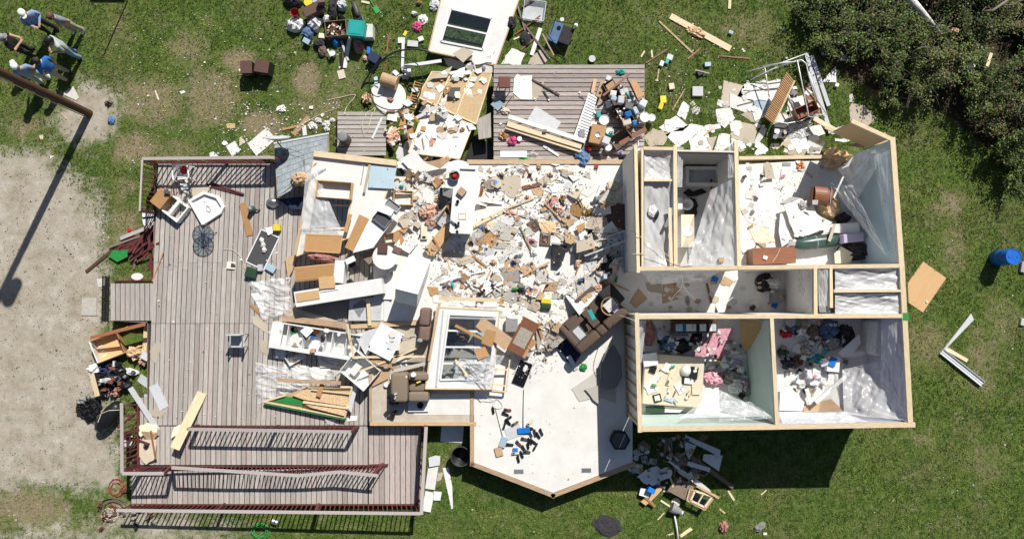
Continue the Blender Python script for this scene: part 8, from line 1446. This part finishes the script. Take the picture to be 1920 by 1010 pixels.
pts = []; tries = 0; rb_ = random.Random(4)
while len(pts) < 92 and tries < 6000:
    tries += 1; p = (rb_.uniform(1520,2040),rb_.uniform(-110,335))
    if not bool(inside(TH,np.array([p[0]]),np.array([p[1]]))[0]): continue
    if 1590 < p[0] < 1660 and 95 < p[1] < 170: continue
    if any((p[0]-q[0])**2+(p[1]-q[1])**2 < 27**2 for q in pts): continue
    pts.append(p)
for i,p in enumerate(pts):
    br = rb_.choice([.05,.1,.2,.45]); hh = rb_.uniform(.8,1.9); row = ['at the top edge','in the upper part','in the middle','in the lower part','at the lower fringe'][min(4,max(0,int((p[1]+20)/75)))]; co = ['left end','left half','centre','right half','right edge'][min(4,max(0,int((p[0]-1520)/85)))]
    bush(p,rb_.uniform(.55,.95),hh,('tall ' if hh > 1.45 else 'low ' if hh < 1.1 else 'medium ')+('browning' if br > .3 else 'green')+f' shrub {row} of the thicket, {co}',br,1350)
for p,r,h,lab in (((1670,185),.45,.6,'small shrub at the lower tip of the thicket'),((1905,335),.6,.9,'shrub at the right picture edge below the thicket'),((1530,20),.6,.8,'bright shrub at the left end of the thicket'),((640,262),.18,.3,'small weed beside the board platform'),((1560,60),.5,.7,'low shrub at the left foot of the thicket')): bush(p,r,h,lab,.08,900,None)
for i,(a,b,c,m,lab) in enumerate((((1705,-5,1.2),(1740,35,1.1),(1765,65,.9),'birch','broken white birch trunk lying in the thicket'),((1530,5,.5),(1550,18,.5),(1575,27,.4),'deadwood','grey log at the left end of the thicket'),((1845,22,1.6),(1862,20,1.7),(1890,0,1.8),'deadwood','pale bare branch at the top right of the thicket'))):
    P = [W3(q[:2],q[2]) for q in (a,b,c)]; C = P[0].copy(); tag(MB().tube([q-C for q in P],.13 if i < 2 else .05,10,r1=.04).build('fallen_log',m,M=Matrix.Translation(C),smooth=True),lab,'log')
for k in range(26):
    p = (rb_.uniform(1540,1920),rb_.uniform(0,300))
    if not bool(inside(TH,np.array([p[0]]),np.array([p[1]]))[0]): continue
    a = rb_.uniform(0,6.28); l = rb_.uniform(15,45); z = rb_.uniform(.9,1.7); wire([(p[0],p[1],z),(p[0]+l*.5*math.cos(a),p[1]+l*.5*math.sin(a),z+.2),(p[0]+l*math.cos(a+.3),p[1]+l*math.sin(a+.3),z+.1)],rb_.uniform(.006,.013),'deadwood','bare grey twig caught in the thicket','twig','bare_twig',group='bare twigs in the thicket')
for p,m,lab in (((1821,124),'white_matte','white paper caught in the thicket'),((1800,112),'fabric_dark','dark plastic caught in the thicket'),((1790,58),'insul','orange-tan insulation caught in the thicket')): heap(p,14,11,0,.15,m,lab,'litter','caught_litter',.3,z=1.2)
plank((1707,175),(1700,202),5,'pine','pale board piece at the lower tip of the thicket','board','board_piece',.03); plank((1858,100),(1850,125),6,'pine','pale board piece standing in the thicket','board','board_piece',.03,z=1.3)
